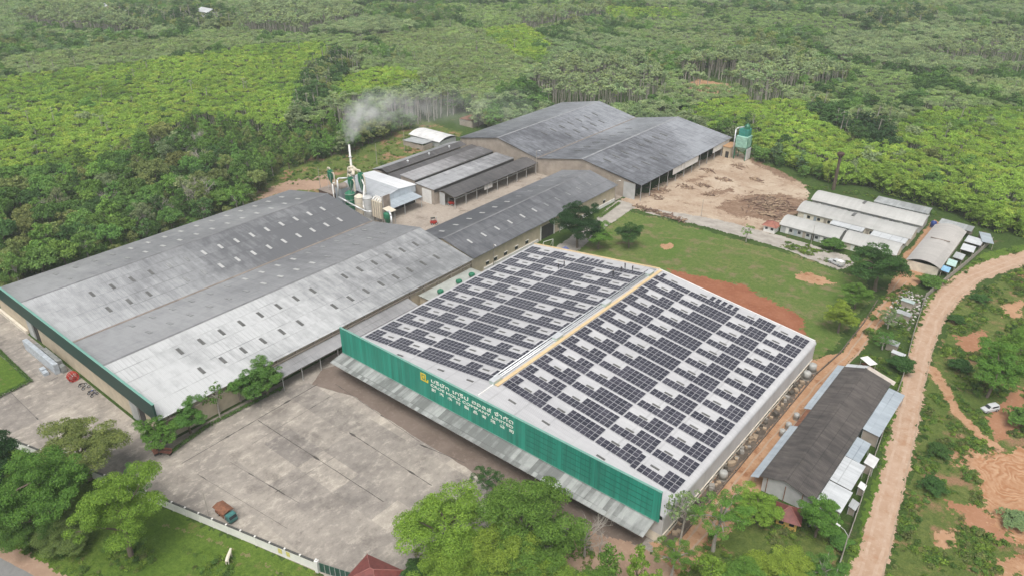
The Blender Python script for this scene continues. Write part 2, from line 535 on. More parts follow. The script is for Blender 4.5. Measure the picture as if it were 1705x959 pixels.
soft('red_track', [(60, 69.4), (31.0, 91.3), (37.7, 92.4), (44.0, 93.8), (51.9, 95.7), (62.4, 91.7), (69.5, 89.9), (73.3, 86.0), (74.0, 82.2), (80, 69.4)], 0.010, M_red, 1.3, 0.28, seed=17)
for i, p in enumerate(([(60.0, 111.1), (63.3, 115.2), (70.8, 112.9), (69.0, 108.7), (63.2, 108.5)], [(21.3, 103.6), (23.3, 107.4), (25.7, 105.6), (24.7, 102.0)])):
    soft('bare_patch', p, 0.010, M_lane, 0.9, 0.35, seed=18 + i)
soft('field_footpath', [(12.3, 105.3), (26.6, 113.5), (42.6, 117.2), (58.9, 117.5), (59.4, 116.4), (42.8, 116.6), (26.8, 113.0), (12.5, 104.9)], 0.010, M_lawn2, 0.4, 0.35, seed=20)
soft('bulldozed_earth', [(114.6, 60.8), (117.9, 59.0), (123.2, 66.7), (132.2, 70.7), (135.8, 36.6), (127.5, 38.7), (123.1, 41.2), (120.4, 45.5), (118.3, 52.8)], 0.012, M_swirl, 1.6, 0.3, seed=21)
for i, p in enumerate(([(103.0, 103.1), (108.1, 110.8), (109.8, 101.7), (106.6, 95.7)], [(108.3, 128.4), (112.9, 134.2), (114.5, 123.5), (110.7, 122.3)], [(115.1, 73.5), (119.0, 90.4), (123.2, 77.5), (118.6, 66.5)], [(115.6, 32.4), (117.8, 35.1), (118.6, 31.4), (116.7, 29.8)], [(114.9, 41.9), (120.8, 43.9), (126.3, 38.5), (124.7, 37.2), (119.1, 37.9)], [(124.4, 31.3), (129.0, 37.5), (130.0, 31.1), (127.0, 28.7)], [(108.2, 150.4), (111.8, 155.8), (113.6, 143.4), (110.4, 140.8)], [(111.9, 57.4), (117.5, 60.9), (119.8, 54.0), (114.7, 54.1)])):
    soft('bare_earth', p, 0.010, M_lane if i % 2 else M_earth, 1.8, 0.26, seed=30 + i)
soft('far_excavation', [(-70.6, 291.7), (-69.5, 306.9), (-51.8, 307.0), (-42.5, 294.4), (-48.8, 276.5), (-61.8, 281.9)], 0.010, M_lane, 1.5, 0.9, seed=40)
soft('verge_path', [(11.2, -50.8), (18.7, -47.8), (29.7, -44.7), (36.7, -43.8), (36.4, -44.1), (29.6, -45.1), (18.9, -48.0), (11.5, -50.9)], 0.010, M_lawn2, 0.5, 0.3, seed=41)
soft('front_road_shoulder', [(-9.8, -72.0), (-5.2, -70.0), (2.8, -67.5), (11.0, -65.8), (9.3, -69.2), (-3.4, -74.2)], 0.008, M_brown, 0.8, 0.4, seed=42)
sheet('front_road', [(-9.9, -73.8), (-2.0, -71.2), (7.1, -69.0), (10.1, -72.2), (3.0, -78.1)], 0.012, M_asph, 0.1, seed=43)

M_apron = dirt_mat('dark_brown_concrete', (0.150, 0.118, 0.098), (0.19, 0.152, 0.128), (0.24, 0.195, 0.165))
sheet('brown_apron', [(-4.5, -3.2), (-1.5, -8.4), (8.9, -5.3), (29.6, -6.4), (42.3, -6.4), (56, -9), (70, -6), (78, -2.0), (78, 0.5), (-3, 0.5)], 0.010, M_apron, 0.18, seed=50)  # darker brown strip of ground along the canopy
# joints and cracks in the concrete yard: dark grooves as thin sheets laid in the surface
M_joint = plain('joint_dirt', (0.07, 0.062, 0.055), 0.95, 0.3)
def joint(a, b, w):
    a, b = Vector((*a, 0)), Vector((*b, 0))
    d = (b - a).normalized(); n = Vector((-d.y, d.x, 0))
    k = max(2, int((b - a).length / 0.7))
    L, Rr = [], []
    for i in range(k + 1):
        p = a.lerp(b, i / k)
        ww = w * (0.45 + 1.1 * abs(noise.noise(Vector((p.x * .5, p.y * .5, 3.0)))) + (1.6 if noise.noise(Vector((p.x * .35, p.y * .35, 9.0))) > .36 else 0))
        off = 0.06 * noise.noise(Vector((p.x, p.y, 1.0)))
        L.append(p + n * (off + ww)); Rr.append(p + n * (off - ww))
    mb = MB()
    for i in range(k): mb.face([(q.x, q.y, 0.012) for q in (Rr[i], Rr[i + 1], L[i + 1], L[i])])
    o = mb.build('expansion_joint', M_joint, yard)
    if o.data.polygons[0].normal.z < 0: o.data.flip_normals()
for a, b, w in (((-0.0, -23.2), (37.4, -22.5), 0.10), ((0.2, -40.0), (-0.7, -7.4), 0.13), ((17.6, -13.8), (41.1, -14.1), 0.10), ((7.0, -34.0), (26.1, -32.3), 0.05),
                ((2.4, -4.9), (30.6, -6.8), 0.07), ((20.5, -33.4), (21.2, -20.2), 0.04), ((5.6, -28.4), (5.0, -7.1), 0.05), ((5.2, -39.8), (29.4, -37.3), 0.04), ((31.2, -7.4), (41.6, -5.7), 0.10),
                ((-49.3, -51.6), (-35.0, -51.8), 0.05), ((-46.5, -47.8), (-49.2, -34.9), 0.04)):
    joint(a, b, w)

def track(name, pts, w, z, mat, seed):
    """a worn wheel track: narrow ragged strip following a line"""
    P = []
    for a, b in zip(pts, pts[1:]):
        a, b = Vector((*a, 0)), Vector((*b, 0)); k = max(1, int((b - a).length / 1.2))
        P += [a.lerp(b, i / k) for i in range(k)]
    P.append(Vector((*pts[-1], 0)))
    mb = MB(); L, Rr = [], []
    for i, p in enumerate(P):
        d = (P[min(i + 1, len(P) - 1)] - P[max(i - 1, 0)]).normalized(); n = Vector((-d.y, d.x, 0))
        o = .35 * noise.noise(Vector((p.x * .2, p.y * .2, seed))); ww = w * (.6 + .8 * abs(noise.noise(Vector((p.x * .5, p.y * .5, seed + 3)))))
        L.append(p + n * (o + ww)); Rr.append(p + n * (o - ww))
    for i in range(len(P) - 1): mb.face([(q.x, q.y, z) for q in (Rr[i], Rr[i + 1], L[i + 1], L[i])])
    o = mb.build(name, mat)
    if o.data.polygons[0].normal.z < 0: o.data.flip_normals()
    return tag(o, kind='structure')
M_worn = dirt_mat('worn_track', (0.41, 0.29, 0.21), (0.455, 0.335, 0.25), (0.50, 0.39, 0.305), sc=.4, dark=(0.37, 0.235, 0.155))
M_grit = dirt_mat('loose_grit', (0.33, 0.24, 0.17), (0.38, 0.285, 0.21), (0.43, 0.33, 0.25), sc=.4)
mid = [(109.7, 14.5), (108.5, 23.9), (106.5, 39.0), (104.3, 54.7), (101.0, 74.3), (98.5, 92.4), (96.9, 109.1), (96.9, 124.5), (99.3, 139.9), (108.3, 163.9), (120.2, 184.3)]
for off, w, m, sd in ((-1.15, .34, M_worn, 1.0), (1.0, .36, M_worn, 2.0), (2.0, .16, M_grit, 4.0)):
    track('wheel_track', [(x + off, y + off * .1) for x, y in mid], w, 0.020, m, sd)
lm = [(84.5, 2), (84.8, 30), (85.2, 62), (86.5, 79.3), (86.0, 104.1), (85.0, 126.8)]
for off, w, m, sd in ((-.9, .22, M_grit, 6.0), (.8, .22, M_grit, 7.0)):
    track('wheel_track', [(x + off, y) for x, y in lm], w, 0.020, m, sd)
soft('bark_litter', [(21.4, 142.5), (23.0, 158.0), (32.9, 168.4), (41.9, 168.4), (45.3, 157.2), (41.1, 143.4), (29.5, 139.1)], 0.012, dirt_mat('bark_litter', (0.17, 0.105, 0.07), (0.26, 0.18, 0.125), (0.33, 0.245, 0.175), sc=.4), 1.8, 0.4, seed=60)
for i, p in enumerate(([(-3.5, 141.6), (-1.4, 149.5), (0.1, 141.6)], [(0.9, 157.8), (4.0, 166.9), (3.8, 156.9)], [(10.8, 150.3), (16.4, 162.5), (19.1, 160.1), (14.6, 149.7)], [(9.2, 199.6), (32.8, 185.4), (32.4, 181.9), (10.7, 193.3)])):
    soft('bark_litter', p, 0.012, bpy.data.materials['bark_litter'], 1.8, 0.4, seed=61 + i)

# ------------------------------------------------------------------ building materials
M_beige = plain('beige_wall', (0.50, 0.43, 0.32), 0.8, 0.18, 0.5)
M_beige2 = plain('tan_sheet_wall', (0.36, 0.31, 0.26), 0.7, 0.25, 0.4)
M_white = plain('white_paint', (0.74, 0.73, 0.70), 0.6, 0.12, 0.7)
M_cream = plain('cream_plinth', (0.66, 0.60, 0.50), 0.7, 0.2, 0.7)
M_grey = plain('grey_sheet', (0.45, 0.46, 0.46), 0.5, 0.18, 0.5)
M_pale = plain('pale_sheet', (0.60, 0.60, 0.60), 0.5, 0.14, 0.4)
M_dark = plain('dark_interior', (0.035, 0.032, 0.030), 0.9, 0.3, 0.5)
M_steel = plain('painted_steel', (0.42, 0.42, 0.41), 0.5, 0.15, 1.0)
M_ridge2 = plain('grey_ridge', (0.30, 0.305, 0.315), 0.6, 0.25, 0.3)
M_ridge = plain('sooty_ridge', (0.20, 0.20, 0.205), 0.6, 0.35, 0.3)
M_rust = plain('rust', (0.20, 0.085, 0.045), 0.85, 0.45, 1.5)
M_tan = plain('tan_walkway', (0.62, 0.47, 0.27), 0.7, 0.15, 0.8)
M_alu = plain('galvanised_duct', (0.62, 0.64, 0.65), 0.35, 0.15, 1.2, metal=0.3)
M_redtile = plain('red_roof_tile', (0.17, 0.045, 0.038), 0.6, 0.3, 1.5)
M_green = plain('green_enamel', (0.02, 0.16, 0.085), 0.4, 0.35, 0.8)
M_glassy = plain('window_glass', (0.03, 0.035, 0.04), 0.1, 0.2, 1.0)
M_sky_d = plain('dusty_skylight', (0.115, 0.115, 0.11), 0.35, 0.25, 0.9)
M_sky_m = plain('grey_skylight', (0.24, 0.245, 0.245), 0.4, 0.3, 0.9)
M_sky_w = plain('clean_skylight', (0.44, 0.44, 0.43), 0.4, 0.12, 0.9)  # three skylight tones, dark, grey and pale, picked by roof zone
M_asb = roof_mat('old_fibre_cement', (0.105, 0.092, 0.084), (0.045, 0.040, 0.038), 1, ramp=(0.32, 0.68), streak=1.8, rough=0.9, patch=.1, lap=2.2)
M_sheet_bl = roof_mat('blue_grey_sheet', (0.38, 0.43, 0.465), (0.28, 0.32, 0.355), 1, rough=0.45)
M_sheet_wh = roof_mat('white_sheet', (0.56, 0.58, 0.59), (0.42, 0.44, 0.45), 1, rough=0.45)
M_sheet_gr = roof_mat('worn_zinc_sheet', (0.42, 0.44, 0.44), (0.24, 0.25, 0.25), 0, rough=0.5)


def rib_mat(name, c, axis, scale, depth=0.5, var=0.14):
    t = NT(name)
    n = t.noise(0.25, 5, 0.6)
    col = t.mix(t.ramp(n, [(0.3, 0.0), (0.7, 1.0)]), tuple(x * (1 - var) for x in c), tuple(x * (1 + var) for x in c))
    st = t.noise(1.5, 4, 0.6, stretch=(1, 1, 0.06))
    col = t.mix(t.ramp(st, [(0.5, 0.0), (0.72, 0.35)]), col, tuple(x * 0.5 for x in c))
    t.bump(t.wave(axis, scale), depth, 0.06)
    return t.done(col, 0.5)


def sign_mat():
    t = NT('green_sheet_sign')
    c = (0.018, 0.255, 0.180)
    w = t.n('ShaderNodeTexWhiteNoise', noise_dimensions='1D')
    t.l(t.math('FLOOR', t.math('DIVIDE', t.xyz()[0], 1.02)), w.inputs['W'])
    col = t.mix(w.outputs['Value'], tuple(x * .82 for x in c), tuple(x * 1.12 for x in c))
    st = t.noise(1.1, 6, 0.7, stretch=(1, 1, 0.05))
    col = t.mix(t.ramp(st, [(0.46, 0.0), (0.68, 0.55)]), col, (0.006, 0.085, 0.058))
    fd = t.noise(0.18, 4, 0.6)
    col = t.mix(t.ramp(fd, [(0.5, 0.0), (0.75, 0.5)]), col, (0.05, 0.25, 0.19))
    jt = t.math('LESS_THAN', t.math('FRACT', t.math('DIVIDE', t.xyz()[0], 1.02)), 0.07)
    col = t.mix(t.math('MULTIPLY', jt, 0.45), col, (0.004, 0.06, 0.042))
    t.bump(t.wave(0, 2.0), 0.3, 0.05)
    return t.done(col, 0.55)


M_sign = sign_mat()
M_girt = plain('green_girt', (0.010, 0.135, 0.095), 0.6, 0.2)
M_fascia = rib_mat('dark_green_fascia', (0.006, 0.042, 0.034), 0, 2.0, 0.3)
M_bandwall = rib_mat('grey_side_sheet', (0.52, 0.515, 0.51), 1, 3.0, 0.4)


def skylights(parent, name, spots, size, mats, slope_sign, slope, zfun, lift=0.03):
    """one box mesh per material, shared by every skylight of that look"""
    cache = {}
    for (x, y, k) in spots:
        if k not in cache:
            z = zfun(x) + lift
            mb = MB().box(x - size[0] / 2, y - size[1] / 2, z, x + size[0] / 2, y + size[1] / 2, z + 0.07)
            o = mb.build(name, mats[k], parent, origin=(x, y, z))
            cache[k] = o
        else:
            po = org(parent)
            o = link_copy(cache[k], (x - po[0], y - po[1], zfun(x) + lift - po[2]), parent)
        o.rotation_euler = (0, math.atan(slope) * slope_sign, 0)


def wall_box(mb, x0, y0, z0, x1, y1, z1, t=0.25):
    """four walls of a rectangular building"""
    mb.box(x0, y0, z0, x1, y0 + t, z1)
    mb.box(x0, y1 - t, z0, x1, y1, z1)
    mb.box(x0, y0 + t, z0, x0 + t, y1 - t, z1)
    mb.box(x1 - t, y0 + t, z0, x1, y1 - t, z1)


def gable_tri(mb, x0, xr, x1, y, ez, rz, t=0.25):
    """triangular end wall standing on height ez"""
    n = len(mb.v)
    mb.v += [(x0, y, ez), (x1, y, ez), (xr, y, rz), (x0, y + t, ez), (x1, y + t, ez), (xr, y + t, rz)]
    for f in ((0, 1, 2), (5, 4, 3), (0, 3, 4, 1), (1, 4, 5, 2), (2, 5, 3, 0)):
        mb.f.append(tuple(n + i for i in f)); mb.m.append(mb.mi)


# ================================================================== the solar warehouse
SX, SL, SR, SE, RX = 80.0, 69.0, 11.5, 6.44, 40.0
SS = (SR - SE) / 40.7
szf = lambda x: SR - SS * abs(x - RX)
S = empty('solar_warehouse', (40, 34.5, 0), 'white-roofed warehouse covered with rows of solar panels behind a green sign board', 'warehouse')
M_roofS = roof_mat('white_warehouse_roof', (0.50, 0.50, 0.505), (0.40, 0.40, 0.41), 1, ramp=(0.3, 0.72), streak=0.6, rough=0.5, seam=0.30, lap=6.0, patch=0.16)
mb = MB()
wall_box(mb, 0.4, 0.3, 0, 80.45, 68.8, 2.0)
mb.build('masonry_wall', M_cream, S)
mb = MB()
mb.box(80.3, 0.3, 2.0, 80.6, 68.8, 5.75).box(0.2, 0.3, 2.0, 0.6, 68.8, 6.3)
mb.box(0.6, 0.3, 2.0, 80.3, 0.55, 5.0)
gable_tri(mb, 0.4, RX, 79.6, 68.5, 6.2, SR - 0.2)
mb.box(0.6, 68.5, 2.0, 80.3, 68.75, 6.2)
mb.build('sheet_wall', M_bandwall, S)
for nm, xa, xb in (('roof_slope', 0.0, RX), ('roof_slope', RX, 80.0)):
    mb = MB()
    mb.slab((xa, 0.0, szf(xa)), (xb, 0.0, szf(xb)), (xb, SL, szf(xb)), (xa, SL, szf(xa)), 0.12)
    mb.build(nm, M_roofS, S)
# the sheets bend over the eave
mb = MB()
pr = [(80.0, szf(80.0) - 0.001), (80.35, szf(80.0) - 0.10), (80.62, szf(80.0) - 0.34), (80.72, szf(80.0) - 0.75), (80.66, szf(80.0) - 0.76), (80.55, szf(80.0) - 0.40), (80.30, szf(80.0) - 0.2), (80.0, szf(80.0) - 0.13)]
for i in range(len(pr)):
    a, b = pr[i], pr[(i + 1) % len(pr)]
    mb.face([(a[0], 0, a[1]), (b[0], 0, b[1]), (b[0], SL, b[1]), (a[0], SL, a[1])])
mb.build('curved_eave', M_roofS, S)
# sign parapet: board, light capping, stiffening girts towards its end
board = MB().box(0.0, -0.35, 5.16, 80.0, -0.05, 11.45).build('sign_board', M_sign, S)
M_cap = plain('pale_green_capping', (0.15, 0.33, 0.27), 0.5, 0.1)
MB().box(-0.05, -0.42, 11.452, 80.05, 0.02, 11.56).build('capping', M_cap, board)
MB().box(-0.05, -0.42, 5.08, 80.05, 0.0, 5.157).build('bottom_trim', M_cap, board)
for x0, x1 in ((52.3, 59.0), (60.4, 66.6), (68.2, 78.6)):
    for z in (6.6, 7.8, 9.0, 10.2):
        MB().box(x0, -0.42, z, x1, -0.352, z + 0.09).build('girt', M_girt, board)
for x in (59.6, 67.3, 79.3):
    MB().box(x, -0.40, 5.2, x + 0.5, -0.352, 11.4).build('mullion', M_sign, board)
# canopy under the board
M_can = roof_mat('canopy_sheet', (0.34, 0.35, 0.34), (0.15, 0.155, 0.15), 0, ramp=(0.34, 0.66), streak=1.2, rough=0.55, seam=.5, patch=.34)
can = MB().slab((-0.1, -3.85, 4.15), (79.3, -3.85, 4.15), (79.3, 0.1, 5.0), (-0.1, 0.1, 5.0), 0.08).build('canopy', M_can, S)
mb = MB()
for i in range(14):
    x = 3 + i * 5.7
    mb.tube((x, 0.2, 4.0), (x, -3.7, 4.02), 0.05)
mb.box(-0.1, -3.86, 4.0, 79.3, -3.80, 4.068)
mb.build('bracket_frame', M_steel, can)
# openings in the front wall under the canopy
for x in (8, 24, 44, 62):
    d = MB().box(x, 0.10, 0.02, x + 7, 0.298, 4.4).build('door', M_sheet_gr, S)
    MB().box(x + 3.2, 0.06, 1.0, x + 3.35, 0.098, 1.3).build('handle', M_steel, d)
# strip of windows low in the side wall
for i in range(15):
    y = 3.2 + i * 4.4
    w = MB().box(80.452, y, 0.7, 80.5, y + 2.6, 1.75).build('window', M_glassy, S)
    MB().box(80.452, y - 0.1, 0.55, 80.6, y + 2.7, 0.69).build('sill', M_cream, w)
mb = MB()
mb.box(80.451, 0.4, 1.8, 80.75, 68.6, 1.97)
mb.build('string_course', M_cream, S)
# ridge: tan walkway, twin ducts, ventilators; trim along the rear edge
MB().box(40.15, 5.0, SR + 0.02, 41.0, 68.6, SR + 0.12).build('ridge_walkway', M_tan, S)
for x in (38.2, 38.9, 39.4):
    MB().tube((x, 7.0, szf(x) + 0.25), (x, 68.0, szf(x) + 0.25), 0.16, n=8).build('ridge_duct', M_alu, S, smooth=True)
MB().tube((39.9, 0.4, SR + 0.05), (39.9, 6.0, SR + 0.05), 0.14).build('ridge_cap', M_white, S)
for y in (6.0, 26.4, 45.3, 64.8):
    v = MB().box(39.0, y - 1.2, SR + 0.02, 40.1, y + 1.2, SR + 0.75).build('ridge_ventilator', plain('vent_green', (0.48, 0.58, 0.53), 0.5) if y == 6.0 else bpy.data.materials['vent_green'], S)
    MB().box(38.9, y - 1.3, SR + 0.752, 40.2, y + 1.3, SR + 0.84).build('hood', M_alu, v)
mb = MB()
mb.slab((0.0, SL + 0.001, szf(0) + 0.25), (RX, SL + 0.001, SR + 0.25), (RX, SL + 0.3, SR + 0.25), (0.0, SL + 0.3, szf(0) + 0.25), 0.5)
mb.build('rear_fascia', M_tan, S)
MB().slab((RX + .001, SL + 0.001, SR + 0.1), (80.3, SL + 0.001, szf(80.3) + 0.1), (80.3, SL + 0.2, szf(80.3) + 0.1), (RX + .001, SL + 0.2, SR + 0.1), 0.35).build('rear_fascia', M_white, S)

# skylights between the panels
spotsR, spotsL = [], []
for k in range(14):
    y = 3.75 + 4.83 * k
    for x in (45.6, 53.6, 65.8, 74.0):
        spotsR.append((x, y, 0)); spotsL.append((80.5 - x, y - 0.1, 0))
skylights(S, 'skylight', spotsR, (1.75, 0.42), [M_sky_d], 1, SS, szf)
skylights(S, 'skylight', spotsL, (1.75, 0.42), [M_sky_d], -1, SS, szf)


# solar panels: two rows to a strip, the upper row broken round the skylights
def panel_mats():
    t = NT('solar_glass')
    oi = t.n('ShaderNodeObjectInfo')
    n = t.noise(0.35, 3)
    f = t.math('ADD', t.math('MULTIPLY', oi.outputs['Random'], 0.5), t.math('MULTIPLY', n, 0.5))
    col = t.mix(t.ramp(f, [(0.25, 0.0), (0.75, 1.0)]), (0.022, 0.022, 0.034), (0.050, 0.048, 0.064))
    sp = t.xyz()
    gx = t.math('LESS_THAN', t.math('FRACT', t.math('DIVIDE', sp[1], 0.165)), 0.10)
    col = t.mix(t.math('MULTIPLY', gx, 0.35), col, (0.16, 0.16, 0.19))
    return t.done(col, 0.16), plain('panel_frame', (0.58, 0.58, 0.61), 0.4, 0.08, metal=0.2)


M_pv, M_pvf = panel_mats()
PW, PLN, PIT = 1.05, 2.03, 1.085


def panel_mb(mb, c=None, ang=0.0):
    """one module, x down the slope, y along the ridge"""
    R = Matrix.Rotation(ang, 3, 'Y')
    n0 = len(mb.v)
    mb.mi = 0
    mb.box(-PW / 2, -PLN / 2, 0, PW / 2, PLN / 2, 0.04)
    mb.mi = 1
    for a, b in ((-PLN / 2 + 0.022, -0.022), (0.022, PLN / 2 - 0.022)):
        mb.face([(-PW / 2 + 0.022, a, 0.043), (PW / 2 - 0.022, a, 0.043), (PW / 2 - 0.022, b, 0.043), (-PW / 2 + 0.022, b, 0.043)])
    if c is not None:
        for i in range(n0, len(mb.v)):
            p = R @ Vector(mb.v[i]) + Vector(c)
            mb.v[i] = tuple(p)


LOWER = ((41.15, 50.55, 9), (50.78, 62.66, 11), (62.9, 71.7, 8), (71.92, 79.5, 7))
UPPER = ((41.15, 43.4, 2), (46.95, 50.35, 3), (55.1, 62.62, 7), (67.3, 71.6, 4), (76.2, 79.5, 3))
panels = []
prn = random.Random(3)
for k in range(13):
    for row, (segs, dy) in enumerate(((LOWER, 1.04), (UPPER, 3.19))):
        for (x0, x1, n) in segs:
            if row == 1 and k == 12 and x0 < 66: n = max(1, n - 2) if x0 != 46.95 else 0
            for i in range(n):
                x = x0 + (x1 - x0) * (i + 0.5) / max(n, 1)
                panels.append((x, 6.08 + 4.8 * k + dy - (0.5 if k == 0 and x > 71 else 0), 1))
                xl = 80.4 - x if row or x0 < 45 else 80.4 - x + (0.2 if x0 < 60 else 0.1)
                panels.append((xl, 5.30 + 4.8 * k + dy, -1))
camv = Vector(cam.location)
panels.sort(key=lambda p: (Vector((p[0], p[1], szf(p[0]))) - camv).length / (1.0 if p[2] > 0 else 0.72))
pang = math.atan(SS)
first = None
for (x, y, sgn) in panels[:300]:
    loc = (x - 40, y - 34.5, szf(x) + 0.10)
    if first is None:
        mb = MB(); panel_mb(mb)
        first = mb.build('solar_panel', [M_pvf, M_pv], S, origin=(0, 0, 0))
        o = first
    else:
        o = link_copy(first, (0, 0, 0), S)
    o.location = loc
    o.rotation_euler = (0, pang * sgn, 0)
mb = MB()
for (x, y, sgn) in panels[300:]:
    panel_mb(mb, (x, y, szf(x) + 0.10), pang * sgn)
tag(mb.build('solar_panel_field', [M_pvf, M_pv], S), kind='stuff')


# lettering on the board: flat raised letters
def lettering(name, body, x, z, size, width, mat, parent, space=1.0):
    cu = bpy.data.curves.new(name, 'FONT')
    cu.body = body
    cu.size = size
    cu.space_character = space
    cu.extrude = 0.03
    o = bpy.data.objects.new(name, cu)
    COL.objects.link(o)
    dg = bpy.context.evaluated_depsgraph_get()
    me = bpy.data.meshes.new_from_object(o.evaluated_get(dg))
    bpy.data.objects.remove(o)
    me.name = name
    w = max(v.co.x for v in me.vertices) - min(v.co.x for v in me.vertices)
    sx = width / w if width else 1.0
    x_min = min(v.co.x for v in me.vertices)
    for v in me.vertices: v.co.x = (v.co.x - x_min) * sx
    me.materials.clear(); me.materials.append(mat)
    o = bpy.data.objects.new(name, me)
    COL.objects.link(o)
    o.parent = parent
    po = org(parent)
    o.location = (x - po[0], -0.38 - po[1], z - po[2])
    o.rotation_euler = (math.pi / 2, 0, 0)
    return o


M_let = plain('cream_lettering', (0.72, 0.73, 0.66), 0.5, 0.1)
M_yel = plain('yellow_emblem', (0.68, 0.50, 0.03), 0.5, 0.15)
lettering('lettering', 'บริษัท เกรีป ฮอลส์ จำกัด', 28.1, 9.74, 1.18, 21.1, M_let, board)
lettering('lettering', 'CROE HOLZ COMPANY LIMITED', 27.9, 8.70, 0.84, 21.3, M_let, board)
lettering('lettering', '創大木材製品有限公司', 28.0, 7.68, 0.78, 21.3, M_let, board, 2.4)
# emblem: a square bracket frame with a smaller block and a hooked tail
mb = MB()
for q in ((25.1, 10.55, 26.6, 10.8), (25.1, 9.0, 25.4, 10.549), (26.3, 9.25, 26.6, 10.549), (25.401, 9.0, 27.2, 9.249), (26.95, 9.25, 27.25, 9.75), (25.6, 9.55, 26.1, 10.25)):
    mb.box(q[0], -0.41, q[1], q[2], -0.353, q[3])
mb.build('emblem', M_yel, board)

# ================================================================== the long twin-gable warehouse
W = empty('twin_gable_warehouse', (-48.7, 6, 0), 'long grey twin-gabled warehouse with a dark green front fascia', 'warehouse')
WE, WR = 6.0, 9.8
WS = (WR - WE) / 20.6
RG = (-69.35, -28.05)
wzf = lambda x: WR - WS * min(abs(x - RG[0]), abs(x - RG[1]))
M_roofWa = roof_mat('sooty_roof_outer', (0.30, 0.305, 0.31), (0.14, 0.143, 0.15), 1, soot=(1, -35, 52, 0.20), ramp=(0.38, 0.80), streak=0.6, rough=0.5, seam=0.3, lap=4.1, patch=.06)
M_roofWb = roof_mat('bleached_roof', (0.47, 0.48, 0.48), (0.17, 0.175, 0.18), 1, soot=(1, -30, 52, 0.30), ramp=(0.44, 0.88), streak=0.8, rough=0.5, seam=0.45, lap=4.1, patch=0.08)
M_roofWc = roof_mat('sooty_roof', (0.38, 0.39, 0.395), (0.115, 0.118, 0.125), 1, soot=(1, -36, 34, 0.42), ramp=(0.44, 0.92), streak=0.8, rough=0.5, seam=0.45, lap=4.1, patch=0.08)
for xa, xb, m in ((-90.0, RG[0], M_roofWa), (RG[0], -48.7, M_roofWc), (-48.7, RG[1], M_roofWa), (RG[1], -7.4, M_roofWb)):
    MB().slab((xa, -39.3, wzf(xa)), (xb, -39.3, wzf(xb)), (xb, 51.5, wzf(xb)), (xa, 51.5, wzf(xa)), 0.1).build('roof_slope', m, W)
for x in RG: MB().slab((x - .28, -39.2, WR + .03), (x + .28, -39.2, WR + .03), (x + .28, 51.6, WR + .03), (x - .28, 51.6, WR + .03), 0.05).build('ridge_cap', M_ridge, W)
M_gut = plain('rusty_gutter', (0.24, 0.20, 0.17), 0.7, 0.35, 0.5)
MB().box(-49.0, -39.2, 5.78, -48.4, 51.5, 6.12).build('valley_gutter', M_gut, W)
mb = MB()
wall_box(mb, -89.3, -38.8, 0, -8.3, 51.2, 5.75)
for a, r, b in ((-89.3, RG[0], -48.7), (-48.7, RG[1], -8.3)):
    gable_tri(mb, a, r, b, 50.9, 5.75, WR - 0.25)
mb.build('wall', M_beige, W)
MB().box(-90.1, -39.75, 5.9, -7.3, -39.35, 9.85).build('fascia', M_fascia, W)
MB().box(-90.1, -39.8, 9.852, -7.25, -39.3, 9.95).build('fascia_capping', M_cap, W)
MB().box(-8.28, -39.0, 4.6, -7.75, 51.0, 4.85).build('eave_gutter', M_beige2, W)
mb = MB()
for i in range(18): mb.box(-8.29, -37 + i * 5.0, 0.1, -7.95, -36.65 + i * 5.0, 5.6)
mb.build('pilaster', M_beige2, W)
for y in (-38.805,):
    for x0 in (-71.0, -20.5):
        d = MB().box(x0, y - 0.22, 0.05, x0 + 3.2, y, 5.2).build('sliding_door', M_sheet_gr, W)
        MB().box(x0 + 2.7, y - 0.28, 1.2, x0 + 2.8, y - 0.222, 1.6).build('handle', M_steel, d)
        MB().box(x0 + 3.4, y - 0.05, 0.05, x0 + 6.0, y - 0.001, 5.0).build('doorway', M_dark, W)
    MB().box(-89, -39.6, 0.02, -72, -38.99, 1.0).build('plinth', M_cream, W)
    MB().box(-13.5, -39.6, 0.02, -8.3, -38.99, 1.0).build('plinth', M_cream, W)
for rows, sg, kk in (((-22.4, -14.4), 1, 0), ((-44.0, -35.5), -1, 1), ((-62.8, -55.0), 1, 1), ((-84.0, -75.1), -1, 2)):
    sp = []
    for x in rows:
        for i in range(15):
            y = -25.8 + 5.0 * i + (0 if kk else 0.1)
            k = 0 if (sg > 0 and y < -8) or kk == 0 else 1
            if kk == 1 and y > 4: k = 2
            if kk == 2: k = 1 if y < -6 else 2
            if kk == 1 and sg < 0 and y > 22: k = 1
            if rnd.random() < 0.05: continue
            sp.append((x, y, k))
    skylights(W, 'skylight', sp, (2.3, 0.75), [M_sky_d, M_sky_m, M_sky_w], sg, WS, wzf)
# lean-to along its flank, and the low flat annex beyond it
L = empty('flank_lean_to', (-6, 7, 0), 'low grey lean-to roof along the flank of the twin-gabled warehouse', 'lean-to')
M_lean = roof_mat('lean_to_sheet', (0.30, 0.30, 0.305), (0.20, 0.20, 0.205), 1, ramp=(0.36, 0.66), rough=0.6)
MB().slab((-7.9, -14, 4.3), (-4.0, -14, 3.6), (-4.0, 27, 3.6), (-7.9, 27, 4.3), 0.08).build('roof', M_lean, L)
for i in range(9): MB().tube((-4.3, -13.5 + i * 5, 0.0), (-4.3, -13.5 + i * 5, 3.58), 0.08).build('post', M_steel, L)
A = empty('flat_annex', (-4.5, 40, 0), 'flat-roofed grey annex with three green ventilators between two warehouses', 'annex')
MB().box(-7.7, 31.0, 0.0, -1.6, 50.5, 3.4).build('wall', M_beige, A)
MB().slab((-7.7, 30.6, 3.65), (-1.2, 30.6, 3.55), (-1.2, 50.8, 3.55), (-7.7, 50.8, 3.65), 0.14).build('roof', plain('mossy_roof', (0.36, 0.38, 0.35), 0.8, 0.25, 0.4), A)
